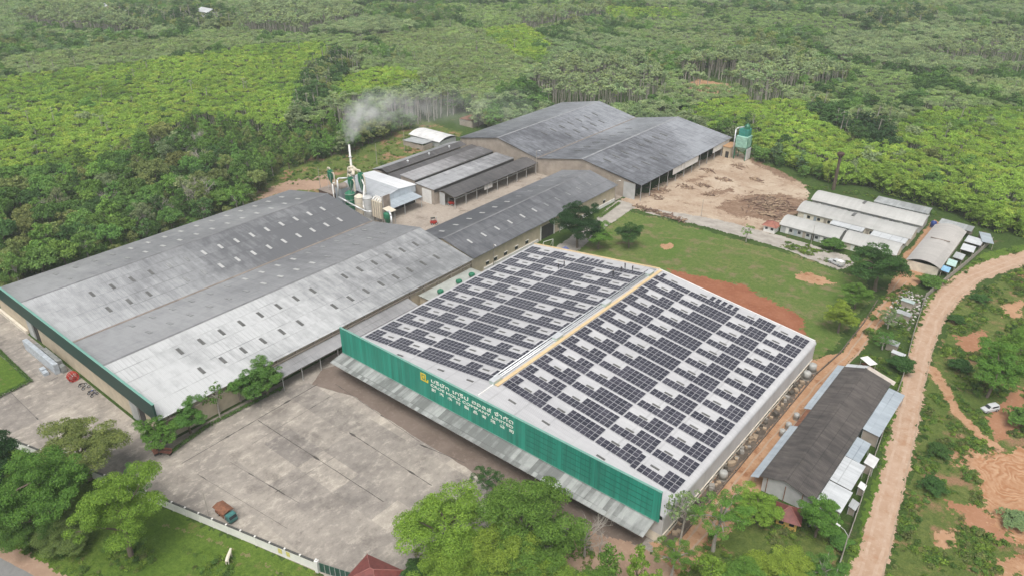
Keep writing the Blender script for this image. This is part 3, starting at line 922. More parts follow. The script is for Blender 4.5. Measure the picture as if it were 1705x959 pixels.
for y, lb in ((34.6, 'nearest the lean-to'), (41.6, 'in the middle of the three'), (46.6, 'nearest the dark gable')):
    v = empty('turbine_ventilator', (-3.6, y, 3.6), 'green ball-shaped roof ventilator on the flat annex, ' + lb, 'ventilator', 'green roof ventilators')
    MB().lathe((-3.6, y, 3.6), [(0.36, 0), (0.36, 0.35)], 12).build('neck', M_alu, v)
    mb = MB().lathe((-3.6, y, 3.95), [(0.30, 0), (0.72, 0.22), (0.85, 0.6), (0.72, 0.98), (0.35, 1.18), (0.08, 1.25)], 14)
    b = mb.build('ball', M_green, v)
    mb = MB()
    for i in range(14):
        a = 2 * math.pi * i / 14
        for (r0, z0), (r1, z1) in (((0.74, .22), (0.87, .6)), ((0.87, .6), (0.74, .98))):
            mb.tube((-3.6 + r0 * math.cos(a), y + r0 * math.sin(a), 3.95 + z0), (-3.6 + r1 * math.cos(a), y + r1 * math.sin(a), 3.95 + z1), 0.03, n=4)
    mb.build('vanes', M_green, b)

# ================================================================== the middle gable
B = empty('dark_gable_shed', (-19.5, 88, 0), 'long single-gabled shed with a charcoal roof and cream side wall', 'shed')
BE, BR, BX = 6.0, 8.6, -19.4
BS = (BR - BE) / 11.8
bzf = lambda x: BR - BS * abs(x - BX)
M_roofB = roof_mat('charcoal_roof', (0.20, 0.205, 0.215), (0.075, 0.078, 0.086), 1, soot=(1, 125, 55, 0.18), ramp=(0.36, 0.72), streak=0.9, rough=0.5, lap=3.9, patch=0.08)
for xa, xb in ((-31.2, BX), (BX, -7.6)):
    MB().slab((xa, 51.9, bzf(xa)), (xb, 51.9, bzf(xb)), (xb, 125.5, bzf(xb)), (xa, 125.5, bzf(xa)), 0.1).build('roof_slope', M_roofB, B)
MB().slab((BX - .3, 51.9, BR + .03), (BX + .3, 51.9, BR + .03), (BX + .3, 125.6, BR + .03), (BX - .3, 125.6, BR + .03), 0.05).build('ridge_cap', M_ridge, B)
mb = MB()
wall_box(mb, -30.6, 52.2, 0, -8.6, 125.2, 5.7)
for y in (52.2, 124.9): gable_tri(mb, -30.6, BX, -8.6, y, 5.7, BR - 0.25)
mb.build('wall', M_beige, B)
MB().box(-8.598, 57, 0.0, -8.25, 82, 0.9).build('plinth', M_white, B)
MB().box(-8.598, 93, 0.0, -8.25, 124.9, 1.1).build('plinth', M_white, B)
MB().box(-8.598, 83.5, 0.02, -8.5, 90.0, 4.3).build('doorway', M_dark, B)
for y in (83.2, 90.02): MB().box(-8.598, y, 0.0, -8.3, y + .28, 4.6).build('jamb', M_white, B)
for i, y in enumerate((58, 61.5, 66, 71, 76, 96, 101, 107, 112.5, 118)):
    w = MB().box(-8.598, y, 1.3, -8.53, y + 1.3, 2.4).build('window', M_glassy, B)
    MB().box(-8.598, y - .1, 2.402, -8.35, y + 1.4, 2.5).build('lintel', M_white, w)
for sg, x in ((1, -13.9), (-1, -24.95)):
    skylights(B, 'skylight', [(x, 57.3 + 5.95 * i, 0 if (i < 6) else 1) for i in range(11)], (2.0, 0.6), [M_sky_w, M_sky_m], sg, BS, bzf)

# ================================================================== the far twin-gable works
V = empty('far_twin_gable_works', (-44, 165, 0), 'large twin-gabled works hall with streaked grey roofs beside the log yard', 'works hall')
VE, VR, VX = 6.0, 10.0, (-65.5, -26.0)
VS = (VR - VE) / 20.0
vzf = lambda x: VR - (VR - VE) * min(abs(x - VX[0]) / (20.5 if x < VX[0] else 19.5), abs(x - VX[1]) / (20.0 if x < VX[1] else 24.8))
M_roofV = roof_mat('streaked_roof', (0.30, 0.315, 0.34), (0.085, 0.088, 0.098), 1, soot=(1, 185, 128, 0.22), ramp=(0.38, 0.78), streak=1.1, rough=0.45, lap=2.8, big=0.04, seam=0.6, patch=0.10)
for xa, xb in ((-86.0, VX[0]), (VX[0], -46.0), (-46.0, VX[1]), (VX[1], -1.2)):
    MB().slab((xa, 130, vzf(xa)), (xb, 130, vzf(xb)), (xb, 200.5, vzf(xb)), (xa, 200.5, vzf(xa)), 0.1).build('roof_slope', M_roofV, V)
for x in VX: MB().slab((x - .35, 130, VR + .03), (x + .35, 130, VR + .03), (x + .35, 200.6, VR + .03), (x - .35, 200.6, VR + .03), 0.05).build('ridge_cap', M_ridge2, V)
MB().box(-46.3, 130.1, 5.85, -45.7, 200.4, 6.12).build('valley_gutter', M_gut, V)
mb = MB()
wall_box(mb, -85.5, 130.5, 0, -8.5, 200.2, 5.7)
for y in (130.5, 199.9):
    gable_tri(mb, -85.5, VX[0], -46, y, 5.7, VR - .25)
    gable_tri(mb, -46, VX[1], -4.0, y, 5.7, VR - .3)
mb.build('wall', M_beige2, V)
MB().box(-8.495, 130.5, 0.0, -3.9, 130.75, 5.7).build('end_panel', M_grey, V)
for i in range(12): MB().tube((-1.8, 131 + i * 6.2, 0), (-1.8, 131 + i * 6.2, 6.0), 0.11).build('post', M_steel, V)
for y0, y1 in ((153.0, 159.0), (159.3, 161.5), (161.8, 172.5), (184.8, 186.9), (187.2, 199.0)):
    MB().box(-1.75, y0, 3.2, -1.62, y1, 5.85).build('hanging_panel', M_white, V)
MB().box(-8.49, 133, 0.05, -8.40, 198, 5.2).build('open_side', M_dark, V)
skylights(V, 'skylight', [(-19.8, 137 + 5.75 * i, 0) for i in range(8)] + [(-10, 141 + 6.3 * i, 0) for i in range(4)], (3.4, 0.7), [M_sky_d], 1, 4 / 24.8, vzf)
skylights(V, 'skylight', [(-58.0, 150 + 6 * i, 0) for i in range(7)] + [(-52.0, 158 + 6 * i, 0) for i in range(5)], (3.2, 0.7), [M_sky_d], 1, 4 / 19.5, vzf)
skylights(V, 'skylight', [(-36.0, 142 + 6 * i, 0) for i in range(7)], (3.0, 0.6), [M_sky_d], -1, VS, vzf)

# ================================================================== kiln sheds between the works hall and the boiler house
def mono(name, label, x0, z0, x1, z1, y0, y1, mat, group=None, posts=True):
    r = empty(name, ((x0 + x1) / 2, (y0 + y1) / 2, 0), label, 'shed', group)
    MB().slab((x0, y0, z0), (x1, y0, z1), (x1, y1, z1), (x0, y1, z0), 0.1).build('roof', mat, r)
    mb = MB()
    zz = min(z0, z1) - 0.15
    mb.box(x0 + .15, y0 + .3, 0, x1 - .15, y0 + .5, zz).box(x1 - .35, y0 + .5, 0, x1 - .15, y1 - .3, zz).box(x0 + .15, y0 + .5, 0, x0 + .35, y1 - .3, zz)
    mb.build('wall', M_beige2, r)
    return r


M_rA = roof_mat('kiln_roof_pale', (0.42, 0.425, 0.435), (0.16, 0.16, 0.165), 1, soot=(1, 84, 130, 0.16), ramp=(0.4, 0.75), rough=0.5)
M_rB = roof_mat('kiln_roof_sooty', (0.12, 0.113, 0.112), (0.055, 0.053, 0.053), 1, ramp=(0.35, 0.7), rough=0.6)
M_rC = roof_mat('kiln_roof_mid', (0.38, 0.375, 0.38), (0.105, 0.10, 0.10), 1, soot=(1, 84, 122, 0.34), ramp=(0.42, 0.85), rough=0.5)
r = mono('kiln_shed', 'narrow pale-roofed shed, outermost of the kiln sheds, nearest the wood', -86.2, 5.2, -81.6, 6.4, 84.5, 126.5, M_rA, 'kiln sheds')
MB().slab((-81.6, 84.5, 6.40), (-78.3, 84.5, 5.5), (-78.3, 126.5, 5.5), (-81.6, 126.5, 6.40), 0.1).build('roof', M_rB, r)
for i in range(3): MB().lathe((-79.7, 96 + i * 11.0, 5.9), [(0.22, 0), (0.22, 0.7), (0.5, 0.75), (0.08, 1.1)], 8).build('roof_vent', M_alu, r)
r = mono('kiln_shed', 'brown-black low roof squeezed between the pale kiln sheds', -78.0, 5.1, -70.3, 4.6, 84.2, 129.0, M_rB, 'kiln sheds')
r_ = mono('kiln_shed', 'kiln shed with a roof grading from pale grey to soot black', -70.0, 7.1, -62.8, 6.7, 83.0, 124.5, M_rC, 'kiln sheds')
MB().box(-62.79, 83.2, 5.2, -62.6, 124.3, 6.45).build('dark_edge_strip', M_dark, r_)  # plain dark strip under the roof edge, at the step between roofs
r = mono('kiln_shed', 'brightest grey roof of the kiln sheds, beside the open-sided shed', -62.4, 6.0, -53.6, 5.6, 82.8, 125.5, M_rA, 'kiln sheds')
MB().box(-53.59, 83.2, 4.5, -53.42, 125.3, 5.42).build('dark_edge_strip', M_dark, r)
MB().box(-59.4, 83.05, 0.0, -55.0, 83.09, 4.9).build('white_panel', M_white, r)
MB().lathe((-80.0, 86.5, 5.9), [(0.9, 0), (0.5, 0.9), (0.1, 1.3)], 8).build('cowl', M_alu, r) if False else None
e = empty('open_shed', (-49.5, 107, 0), 'open-sided shed on steel posts with a dark low gable roof', 'shed')
for (xa, za), (xb, zb) in (((-53.3, 4.7), (-51.0, 5.35)), ((-51.0, 5.35), (-45.7, 4.25))):
    MB().slab((xa, 84.6, za), (xb, 84.6, zb), (xb, 130.2, zb), (xa, 130.2, za), 0.09).build('roof_slope', M_rB, e)
for i in range(9): MB().tube((-46.1, 85.2 + i * 5.5, 0), (-46.1, 85.2 + i * 5.5, 4.25), 0.11).build('post', M_steel, e)
MB().box(-46.2, 85.2, 3.3, -46.05, 129.2, 3.45).build('tie_beam', M_steel, e)
MB().box(-53.2, 85.0, 0, -53.0, 130.0, 4.5).build('back_wall', M_beige2, e)
MB().box(-52.9, 84.9, 0.0, -50.5, 85.05, 4.4).build('end_wall', M_grey, e)
for i in range(3): tag(MB().box(-46.6, 100.6 + i * 1.5, 2.0, -46.3, 101.7 + i * 1.5, 3.7).build('hanging_tarp', M_white, e))

# ================================================================== boiler house
H = empty('boiler_house', (-70, 73.5, 0), 'boiler house with a bright white sheet roof beside the dust plant', 'boiler house')
M_wr = roof_mat('bright_white_roof', (0.80, 0.81, 0.82), (0.70, 0.71, 0.72), 0, rough=0.4)
M_wg = roof_mat('pale_grey_roof', (0.42, 0.44, 0.46), (0.33, 0.35, 0.37), 0, rough=0.45)
MB().slab((-81.5, 73.5, 7.25), (-60.0, 73.5, 7.25), (-60.0, 81.2, 6.5), (-81.5, 81.2, 6.5), 0.1).build('roof_slope', M_wr, H)
MB().slab((-81.5, 65.5, 5.9), (-60.0, 65.5, 5.9), (-60.0, 73.5, 7.25), (-81.5, 73.5, 7.25), 0.1).build('roof_slope', M_wg, H)
M_pb = rib_mat('pale_blue_sheet', (0.50, 0.555, 0.60), 1, 3.0, 0.4)
mb = MB()
mb.box(-60.5, 65.8, 4.0, -60.25, 80.9, 5.85).box(-81, 65.8, 0, -80.75, 80.9, 5.8).box(-80.75, 80.65, 0, -60.5, 80.9, 5.8)
n = len(mb.v)
mb.v += [(-60.5, 65.8, 5.85), (-60.25, 65.8, 5.85), (-60.25, 73.5, 7.1), (-60.5, 73.5, 7.1), (-60.25, 80.9, 6.4), (-60.5, 80.9, 6.4), (-60.5, 80.9, 5.85), (-60.25, 80.9, 5.85)]
for f in ((1, 7, 4, 2), (0, 3, 5, 6), (0, 1, 2, 3), (3, 2, 4, 5)): mb.f.append(tuple(n + i for i in f)); mb.m.append(0)
mb.build('wall', M_pb, H)
MB().slab((-60.2, 63.5, 4.55), (-55.0, 63.5, 4.0), (-55.0, 79.0, 4.0), (-60.2, 79.0, 4.55), 0.08).build('lean_to_roof', M_sheet_bl, H)
for y in (64, 71, 78.6): MB().tube((-55.3, y, 0), (-55.3, y, 4.0), 0.12).build('post', M_steel, H)
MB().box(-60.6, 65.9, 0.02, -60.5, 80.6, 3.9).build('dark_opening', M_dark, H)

# ================================================================== dust plant: silos, cyclones, filter, chimney
M_crm = plain('cream_duct_paint', (0.62, 0.56, 0.45), 0.55, 0.15, 1.2)
def silo(name, label, c, r, z0, z1, mat, cone=0.0, legs=False):
    s = empty(name, (c[0], c[1], 0), label, 'silo')
    prof = [(r, z0), (r, z1 - 0.05), (r * 0.96, z1), (r * 0.25, z1 + r * 0.45)]
    if cone: prof = [(r * 0.25, z0 - cone)] + prof
    MB().lathe((c[0], c[1], 0), prof, 20).build('body', mat, s, smooth=False)
    k = max(2, int((z1 - z0) / 1.8))
    for i in range(k + 1):
        z = z0 + 0.1 + (z1 - z0 - 0.3) * i / k
        MB().lathe((c[0], c[1], z), [(r + .05, 0), (r + .05, 0.12)], 20).build('hoop', M_steel, s)
    if legs:
        for a in range(4):
            an = a * math.pi / 2 + .6
            MB().tube((c[0] + r * math.cos(an), c[1] + r * math.sin(an), 0), (c[0] + r * .95 * math.cos(an), c[1] + r * .95 * math.sin(an), z0 + .5), 0.10).build('leg', M_steel, s)
    return s


silo('dust_silo', 'big dark green silo below the cyclones, against the rear of the twin-gabled warehouse', (-68.6, 59.6), 1.7, 0, 7.8, M_green)
silo('dust_silo', 'cream hooped silo between the green silo and the grey silo', (-64.2, 59.8), 1.65, 0, 7.7, M_crm)
silo('dust_silo', 'grey hooped silo beside the cream filter box', (-60.6, 60.2), 1.6, 0, 8.1, M_grey)
def cyclone(label, c, r, z0, z1, legs_to=0.0):
    s = empty('cyclone', (c[0], c[1], 0), label, 'cyclone', 'green dust cyclones')
    MB().lathe((c[0], c[1], 0), [(0.2, z0), (r, z0 + (z1 - z0) * .55), (r, z1), (r * .5, z1 + .05), (r * .5, z1 + .5)], 16).build('cone', M_green, s)
    MB().path([(c[0] + r, c[1], z1 - .4), (c[0] + r + .5, c[1], z1 - .3), (c[0] + r + .9, c[1], z1 - 1.2), (c[0] + r + .9, c[1], z0)], 0.22, 8).build('duct', M_crm, s)
    MB().path([(c[0], c[1], z1 + .5), (c[0] - .3, c[1], z1 + 1.0), (c[0] - 1.0, c[1], z1 + .9), (c[0] - 1.3, c[1], z1 + .2)], 0.26, 8).build('elbow', M_crm, s)
    for a in (0.8, 2.4, 4.0, 5.5):
        MB().tube((c[0] + (r + .1) * math.cos(a), c[1] + (r + .1) * math.sin(a), legs_to), (c[0] + (r + .1) * math.cos(a), c[1] + (r + .1) * math.sin(a), z1 - .8), 0.06, n=5).build('leg', M_steel, s)
cyclone('green cyclone standing over the big green silo', (-68.3, 60.2), 0.95, 8.7, 12.8, 7.9)
cyclone('taller green cyclone just behind the first, beside the white chimney', (-66.0, 62.6), 0.9, 8.2, 14.2)
cyclone('slim green cyclone standing alone on the brown block', (-79.6, 61.0), 0.95, 8.0, 12.4, 5.9)
bk = empty('brown_block', (-79.5, 61, 0), 'small brown brick block under the lone green cyclone', 'outbuilding')
MB().box(-83.5, 58.4, 0, -76.2, 64, 5.6).build('wall', plain('brown_brick', (0.12, 0.07, 0.055), 0.9, 0.3, 1.2), bk)
MB().slab((-83.7, 58.2, 5.85), (-76.0, 58.2, 5.85), (-76.0, 64.2, 5.85), (-83.7, 64.2, 5.85), 0.24).build('roof', M_gut, bk)
gb = empty('grey_hopper', (-74.0, 60.5, 0), 'grey boxy hopper with a rounded hood between the brown block and the green silo', 'hopper')
MB().box(-75.6, 59.2, 0, -72.4, 62.2, 8.2).build('body', M_sheet_bl, gb)
mb = MB()
for i in range(8):
    a0, a1 = math.pi * i / 8, math.pi * (i + 1) / 8
    mb.face([(-74 + 1.65 * math.cos(a0), 59.1, 8.2 + 1.2 * math.sin(a0)), (-74 + 1.65 * math.cos(a0), 62.3, 8.2 + 1.2 * math.sin(a0)), (-74 + 1.65 * math.cos(a1), 62.3, 8.2 + 1.2 * math.sin(a1)), (-74 + 1.65 * math.cos(a1), 59.1, 8.2 + 1.2 * math.sin(a1))])
mb.face([(-74 + 1.65 * math.cos(math.pi * i / 8), 59.1, 8.2 + 1.2 * math.sin(math.pi * i / 8)) for i in range(9)])
mb.build('hood', M_gut, gb)
fb = empty('filter_box', (-55, 60.5, 0), 'cream ribbed bag filter box with ducts on top', 'filter')
MB().box(-57.6, 59.0, 2.8, -53.0, 62.0, 8.3).build('body', M_crm, fb)
for i in range(5):
    x = -57.4 + i * 1.02
    MB().box(x, 58.86, 2.8, x + .16, 58.999, 8.3).build('rib', M_beige2, fb)
for i in range(4):
    x = -57.0 + i * 1.1
    MB().path([(x, 61.5, 8.3), (x, 61.2, 9.0), (x, 60.0, 9.15), (x, 59.2, 8.5)], 0.24, 8).build('top_duct', M_white, fb)
for x in (-57.3, -53.3):
    for y in (59.3, 61.7): MB().box(x - .1, y - .1, 0, x + .1, y + .1, 2.8).build('leg', M_steel, fb)
wp = empty('wind_screen', (-52.4, 61, 0), 'tall dark grey sheet screen beside the cream filter box', 'screen')
MB().box(-52.6, 59.2, 2.0, -52.45, 62.6, 10.6).build('sheet', M_gut, wp)
for y in (59.4, 62.4): MB().box(-52.44, y - .08, 0, -52.3, y + .08, 10.6).build('post', M_steel, wp)
fm = empty('fan_motor', (-58.6, 63.2, 0), 'dark fan motor with white bolts on the pale grey roof edge', 'fan motor')
MB().lathe((-58.6, 63.0, 6.2), [(0.9, 0), (0.9, 1.5), (0.6, 1.6)], 12).build('casing', M_dark, fm)
MB().box(-59.6, 62.1, 0, -57.7, 63.9, 6.2).build('stand', M_steel, fm)
for i in range(3): MB().tube((-59.2 + i * .6, 62.4, 7.8), (-59.2 + i * .6, 62.4, 8.5), 0.16).build('cap', M_white, fm)
dt = empty('dust_duct', (-66, 58, 0), 'long pale duct running in front of the silos to the filter box', 'duct')
MB().path([(-71.8, 57.6, 12.0), (-71.8, 57.4, 6.3), (-67.5, 57.2, 5.8), (-61.0, 57.3, 4.9), (-58.6, 57.8, 4.4), (-57.4, 59.4, 4.4)], 0.27, 8).build('pipe', M_alu, dt, smooth=True)
MB().path([(-71.8, 57.6, 12.0), (-71.5, 58.0, 12.5), (-69.4, 60.0, 12.6)], 0.27, 8).build('pipe', M_alu, dt, smooth=True)
MB().path([(-62.9, 61.2, 11.2), (-60.8, 58.3, 6.0), (-60.2, 58.1, 4.8)], 0.22, 8).build('pipe', M_white, dt, smooth=True)
MB().path([(-75.9, 58.6, 0.0), (-75.9, 58.6, 9.4), (-75.2, 58.9, 9.9)], 0.22, 8).build('pipe', M_white, dt, smooth=True)
MB().path([(-62.9, 61.2, 0), (-62.9, 61.2, 11.2), (-65.0, 62.2, 12.4)], 0.2, 8).build('pipe', M_white, dt, smooth=True)
ch = empty('chimney', (-73.3, 65.0, 0), 'slim white chimney giving off pale smoke', 'chimney')
MB().lathe((-73.3, 65.0, 0), [(0.55, 0), (0.5, 11.5), (0.36, 12.2), (0.30, 21.6)], 14).build('flue', M_white, ch, smooth=True)
for z in (6, 13.5, 17.5): MB().lathe((-73.3, 65, z), [(0.6, 0), (0.6, 0.15)], 14).build('flange', M_steel, ch)
bl = empty('blower_head', (-70.2, 62.8, 0), 'bundle of fat cream ducts on top of the dust plant', 'blower')
MB().path([(-71.5, 62.8, 13.4), (-70.6, 62.8, 14.3), (-69.4, 62.6, 14.2), (-68.4, 61.6, 13.2)], 0.55, 10).build('duct', M_crm, bl, smooth=True)
MB().path([(-72.8, 63.2, 12.6), (-72.2, 62.9, 14.6), (-70.6, 63.4, 15.2), (-68.6, 63.4, 14.4), (-66.6, 62.8, 14.9)], 0.42, 10).build('duct', M_crm, bl, smooth=True)
for x in (-72.6, -69.4): MB().box(x - .12, 62.6, 0, x + .12, 62.84, 13.0).build('leg', M_steel, bl)
sm = empty('transfer_hopper', (-49.5, 58, 0), 'small green and cream hopper peeping over the ridge end of the twin-gabled warehouse', 'hopper')
MB().lathe((-49.8, 58.6, 0), [(0.5, 0.0), (0.5, 2.5), (1.3, 4.6), (1.3, 6.0), (0.4, 6.5)], 14).build('body', M_green, sm)
MB().path([(-49.8, 58.6, 6.5), (-48.6, 58.4, 7.0), (-47.2, 57.8, 6.0), (-46.8, 57.4, 3.4)], 0.30, 8).build('chute', M_alu, sm, smooth=True)
MB().slab((-51.8, 58.4, 7.1), (-48.4, 58.4, 6.6), (-48.4, 61.2, 6.6), (-51.8, 61.2, 7.1), 0.1).build('cover', M_crm, sm)
for p in ((-51.2, 59.0), (-48.8, 59.0), (-51.2, 60.8), (-48.8, 60.8)): MB().tube((*p, 0), (*p, 6.6), 0.07).build('leg', M_steel, sm)

# white arched sheds at the back by the wood
M_arc = plain('white_membrane', (0.62, 0.62, 0.61), 0.6, 0.25, 0.3)
def vault(mb, x0, x1, y0, y1, z0, rise, along='x', n=10, t=0.08):
    """barrel roof sheet; 'along' = axis the barrel runs"""
    P = []
    for i in range(n + 1):
        a = i / n
        h = z0 + rise * (1 - (2 * a - 1) ** 2)
        P.append((a, h))
    for (a, h), (b, k) in zip(P, P[1:]):
        if along == 'x':
            ya, yb = y0 + (y1 - y0) * a, y0 + (y1 - y0) * b
            mb.face([(x0, ya, h), (x1, ya, h), (x1, yb, k), (x0, yb, k)])
            mb.face([(x0, yb, k - t), (x1, yb, k - t), (x1, ya, h - t), (x0, ya, h - t)])
            for x in (x0, x1): mb.face([(x, ya, h), (x, yb, k), (x, yb, k - t), (x, ya, h - t)])
        else:
            xa, xb = x0 + (x1 - x0) * a, x0 + (x1 - x0) * b
            mb.face([(xa, y0, h), (xb, y0, k), (xb, y1, k), (xa, y1, h)])
            mb.face([(xb, y0, k - t), (xa, y0, h - t), (xa, y1, h - t), (xb, y1, k - t)])
            for y in (y0, y1): mb.face([(xa, y, h), (xb, y, k), (xb, y, k - t), (xa, y, h - t)])
    return mb


def arched(name, label, x0, x1, y0, y1, z0, rise, along, mat, wallmat, cat='row house', group=None, posts=0):
    r = empty(name, ((x0 + x1) / 2, (y0 + y1) / 2, 0), label, cat, group)
    vault(MB(), x0, x1, y0, y1, z0, rise, along).build('roof', mat, r)
    mb = MB()
    wall_box(mb, x0 + .5, y0 + .5, 0, x1 - .5, y1 - .5, z0 - .05, 0.15)
    mb.build('wall', wallmat, r)
    return r


a = (-109.8, 120.7); b = (-92.5, 126.6)
arched('arched_store', 'white arched-roof store at the edge of the wood behind the kiln sheds', -113, -95, 128, 139, 2.6, 1.3, 'x', M_arc, M_grey, 'store')
r = mono('ragged_lean_to', 'ragged grey lean-to in front of the white arched store', -110, 2.2, -98, 2.9, 121.5, 127.5, M_sheet_gr)
r = mono('rusty_hut', 'rusty-roofed hut in the trees behind the white arched store', -112, 3.0, -104, 3.4, 158, 166, M_rust)

# ================================================================== workers' row houses with arched roofs
M_rh = roof_mat('pale_arched_sheet', (0.45, 0.45, 0.43), (0.33, 0.33, 0.315), 0, ramp=(0.35, 0.7), seam=.15, streak=0.7, rough=0.6, lap=30)
M_rhd = roof_mat('dusty_arched_sheet', (0.43, 0.41, 0.385), (0.34, 0.325, 0.305), 1, ramp=(0.35, 0.7), seam=.15, streak=0.7, rough=0.7, lap=30)
def doors(parent, x0, x1, y, n, face=-1):
    for i in range(n):
        x = x0 + (x1 - x0) * (i + .5) / n
        c = (M_white, M_sheet_bl, M_beige2, M_dark)[i % 4]
        d = MB().box(x - .45, y + (face * .06 if face < 0 else 0.001), 0.02, x + .45, y - (0.001 if face < 0 else -face * .06), 2.0).build('door', c, parent)
        w = MB().box(x + .7, y + (face * .06 if face < 0 else 0.001), 0.9, x + 1.6, y - (0.001 if face < 0 else -face * .06), 1.8).build('window', M_glassy, parent)
GR = 'arched row houses'
r1 = arched('row_house', 'longest arched row house, farthest from the field, against the green plantation', 45.3, 80.3, 162.8, 172.8, 2.7, 1.5, 'x', M_rh, M_grey, 'row house', GR)
doors(r1, 46.5, 79, 163.3, 10)
MB().box(60.6, 166.4, 4.15, 61.5, 169.0, 4.3).build('roof_light', M_sky_d, r1)
r2 = arched('row_house', 'arched row house, second from the plantation, with lean-tos on its near side', 45.2, 80.2, 150.2, 160.3, 2.7, 1.5, 'x', M_rh, M_cream, 'row house', GR)
doors(r2, 46.5, 79, 150.7, 10)
MB().box(61.3, 153.6, 4.15, 62.2, 156.4, 4.3).build('roof_light', M_sky_d, r2)
r3 = arched('row_house', 'arched row house nearest the field, long half with a thin dark seam', 45.2, 63.6, 136.0, 145.2, 2.6, 1.5, 'x', M_rh, M_grey, 'row house', GR)
doors(r3, 46.5, 62.5, 136.5, 6)
r4 = arched('row_house', 'short hooped half of the row house nearest the field, behind the big tree', 64.4, 80.0, 136.4, 145.2, 2.3, 1.9, 'x', M_rh, M_cream, 'row house', GR)
doors(r4, 66, 79, 136.9, 4)
r5 = arched('row_house', 'arched row house turned across the others, beside the boundary wall and dirt road', 83.0, 92.0, 134.2, 166.6, 2.8, 1.3, 'y', M_rhd, M_cream, 'row house', GR)
MB().box(84.9, 152.0, 3.97, 90.2, 152.35, 4.16).build('roof_light', M_gut, r5)
for (x0, x1, y0, y1, z0, z1, lb, m) in ((57.0, 67.0, 147.0, 150.4, 2.4, 2.6, 'pale lean-to roof against the second arched row house, towards the yard', M_sheet_wh),
                                        (69.5, 79.6, 146.4, 150.4, 2.4, 2.6, 'pale lean-to roof against the second arched row house, beside the lane', M_sheet_wh),
                                        (62.0, 79.0, 175.0, 180.5, 2.5, 2.8, 'grey shabby shed behind the farthest arched row house', M_sheet_gr)):
    r = empty('lean_to', ((x0 + x1) / 2, (y0 + y1) / 2, 0), lb, 'lean-to')
    MB().slab((x0, y0, z0), (x1, y0, z0), (x1, y1, z1), (x0, y1, z1), 0.07).build('roof', m, r)
    mb = MB(); wall_box(mb, x0 + .3, y0 + .3, 0, x1 - .3, y1 - .3, z0 - .1, .12); mb.build('wall', M_grey, r)
sheds = [(83.5, 93.0, 168.0, 173.0, 2.9, 0.0, M_sheet_gr, 'worn grey shed roof across the end of the turned row house'), (92.8, 97.2, 160, 165.5, 2.3, 0.0, M_sheet_wh, 'white shack roof beside the turned row house, near the plantation'),
         (93.0, 96.5, 153.5, 158.6, 2.2, 0.05, M_sheet_wh, 'white torn shack roof half way along the turned row house'), (92.6, 95.2, 146.5, 151.0, 2.1, 0.0, M_sheet_gr, 'grey shack roof with a tarp beside the boundary wall'),
         (92.2, 94.6, 140.0, 144.6, 2.2, 0.08, plain('mint_sheet', (0.42, 0.58, 0.53), 0.5), 'mint green shack roof beside the boundary wall'), (91.9, 94.0, 135.6, 139.4, 2.0, 0.05, plain('blue_tarp', (0.25, 0.47, 0.66), 0.5), 'light blue tarpaulin roof beside the boundary wall'),
         (95.8, 99.0, 163, 171, 2.4, 0.3, M_sheet_bl, 'pale blue sheet roof by the corner of the boundary wall')]
for (x0, x1, y0, y1, z, rz, m, lb) in sheds:
    r = empty('shack', ((x0 + x1) / 2, (y0 + y1) / 2, 0), lb, 'shack', 'shacks along the boundary wall', rz)
    cx, cy = (x0 + x1) / 2, (y0 + y1) / 2
    MB().slab((x0, y0, z), (x1, y0, z - .25), (x1, y1, z - .25), (x0, y1, z), 0.05).build('roof', m, r)
    for p in ((x0 + .2, y0 + .2), (x1 - .2, y0 + .2), (x0 + .2, y1 - .2), (x1 - .2, y1 - .2)): MB().box(p[0] - .06, p[1] - .06, 0, p[0] + .06, p[1] + .06, z - .32).build('post', M_beige2, r)
    MB().box(x0 + .3, y1 - .5, 0, x1 - .3, y1 - .38, z - .35).build('wall', M_beige2, r)
# guard hut with hipped red roof by the log yard, tile-roofed hut in the tree yard, gatehouse
def hip_hut(name, label, c, sx, sy, h, rise, wallm, roofm, rz=0.0, over=0.6):
    r = empty(name, (c[0], c[1], 0), label, 'hut', None, 0.0)
    R = Matrix.Rotation(rz, 3, 'Z')
    C = Vector((c[0], c[1], 0))
    T = lambda x, y, z: tuple(C + R @ Vector((x, y, z)))
    mb = MB()
    mb.obox((c[0], c[1], 0), sx, sy, h, rz)
    w = mb.build('wall', wallm, r)
    a, b = sx / 2 + over, sy / 2 + over
    k = max(0.0, a - b)
    mb = MB()
    for q in (((-a, -b, h), (a, -b, h), (k, 0, h + rise), (-k, 0, h + rise)), ((a, b, h), (-a, b, h), (-k, 0, h + rise), (k, 0, h + rise)), ((a, -b, h), (a, b, h), (k, 0, h + rise)), ((-a, b, h), (-a, -b, h), (-k, 0, h + rise)), ((-a, -b, h), (-a, b, h), (a, b, h), (a, -b, h))):
        mb.face([T(*p) for p in (q if k > 0.01 or len(q) < 4 else (q[0], q[1], q[2]) if q[2] == q[3] else q)])
    rf = mb.build('roof', roofm, r)
    mb = MB()
    for q in (((-a, -b), (-k, 0)), ((a, -b), (k, 0)), ((a, b), (k, 0)), ((-a, b), (-k, 0))):
        mb.tube(T(*q[0], h + .03), T(*q[1], h + rise + .03), 0.09, n=5)
    if k > .01: mb.tube(T(-k, 0, h + rise + .03), T(k, 0, h + rise + .03), 0.1, n=5)
    mb.build('hip_ridge', plain('ridge_tile', (0.26, 0.10, 0.085), 0.7) if 'ridge_tile' not in bpy.data.materials else bpy.data.materials['ridge_tile'], rf)
    for sx_ in (-.25, .25):
        p = T(sx_ * sx, -sy / 2 - .03, h * .45)
        mb = MB().obox(p, .8, .06, h * .35, rz)
        mb.build('window', M_glassy, r)
    return r


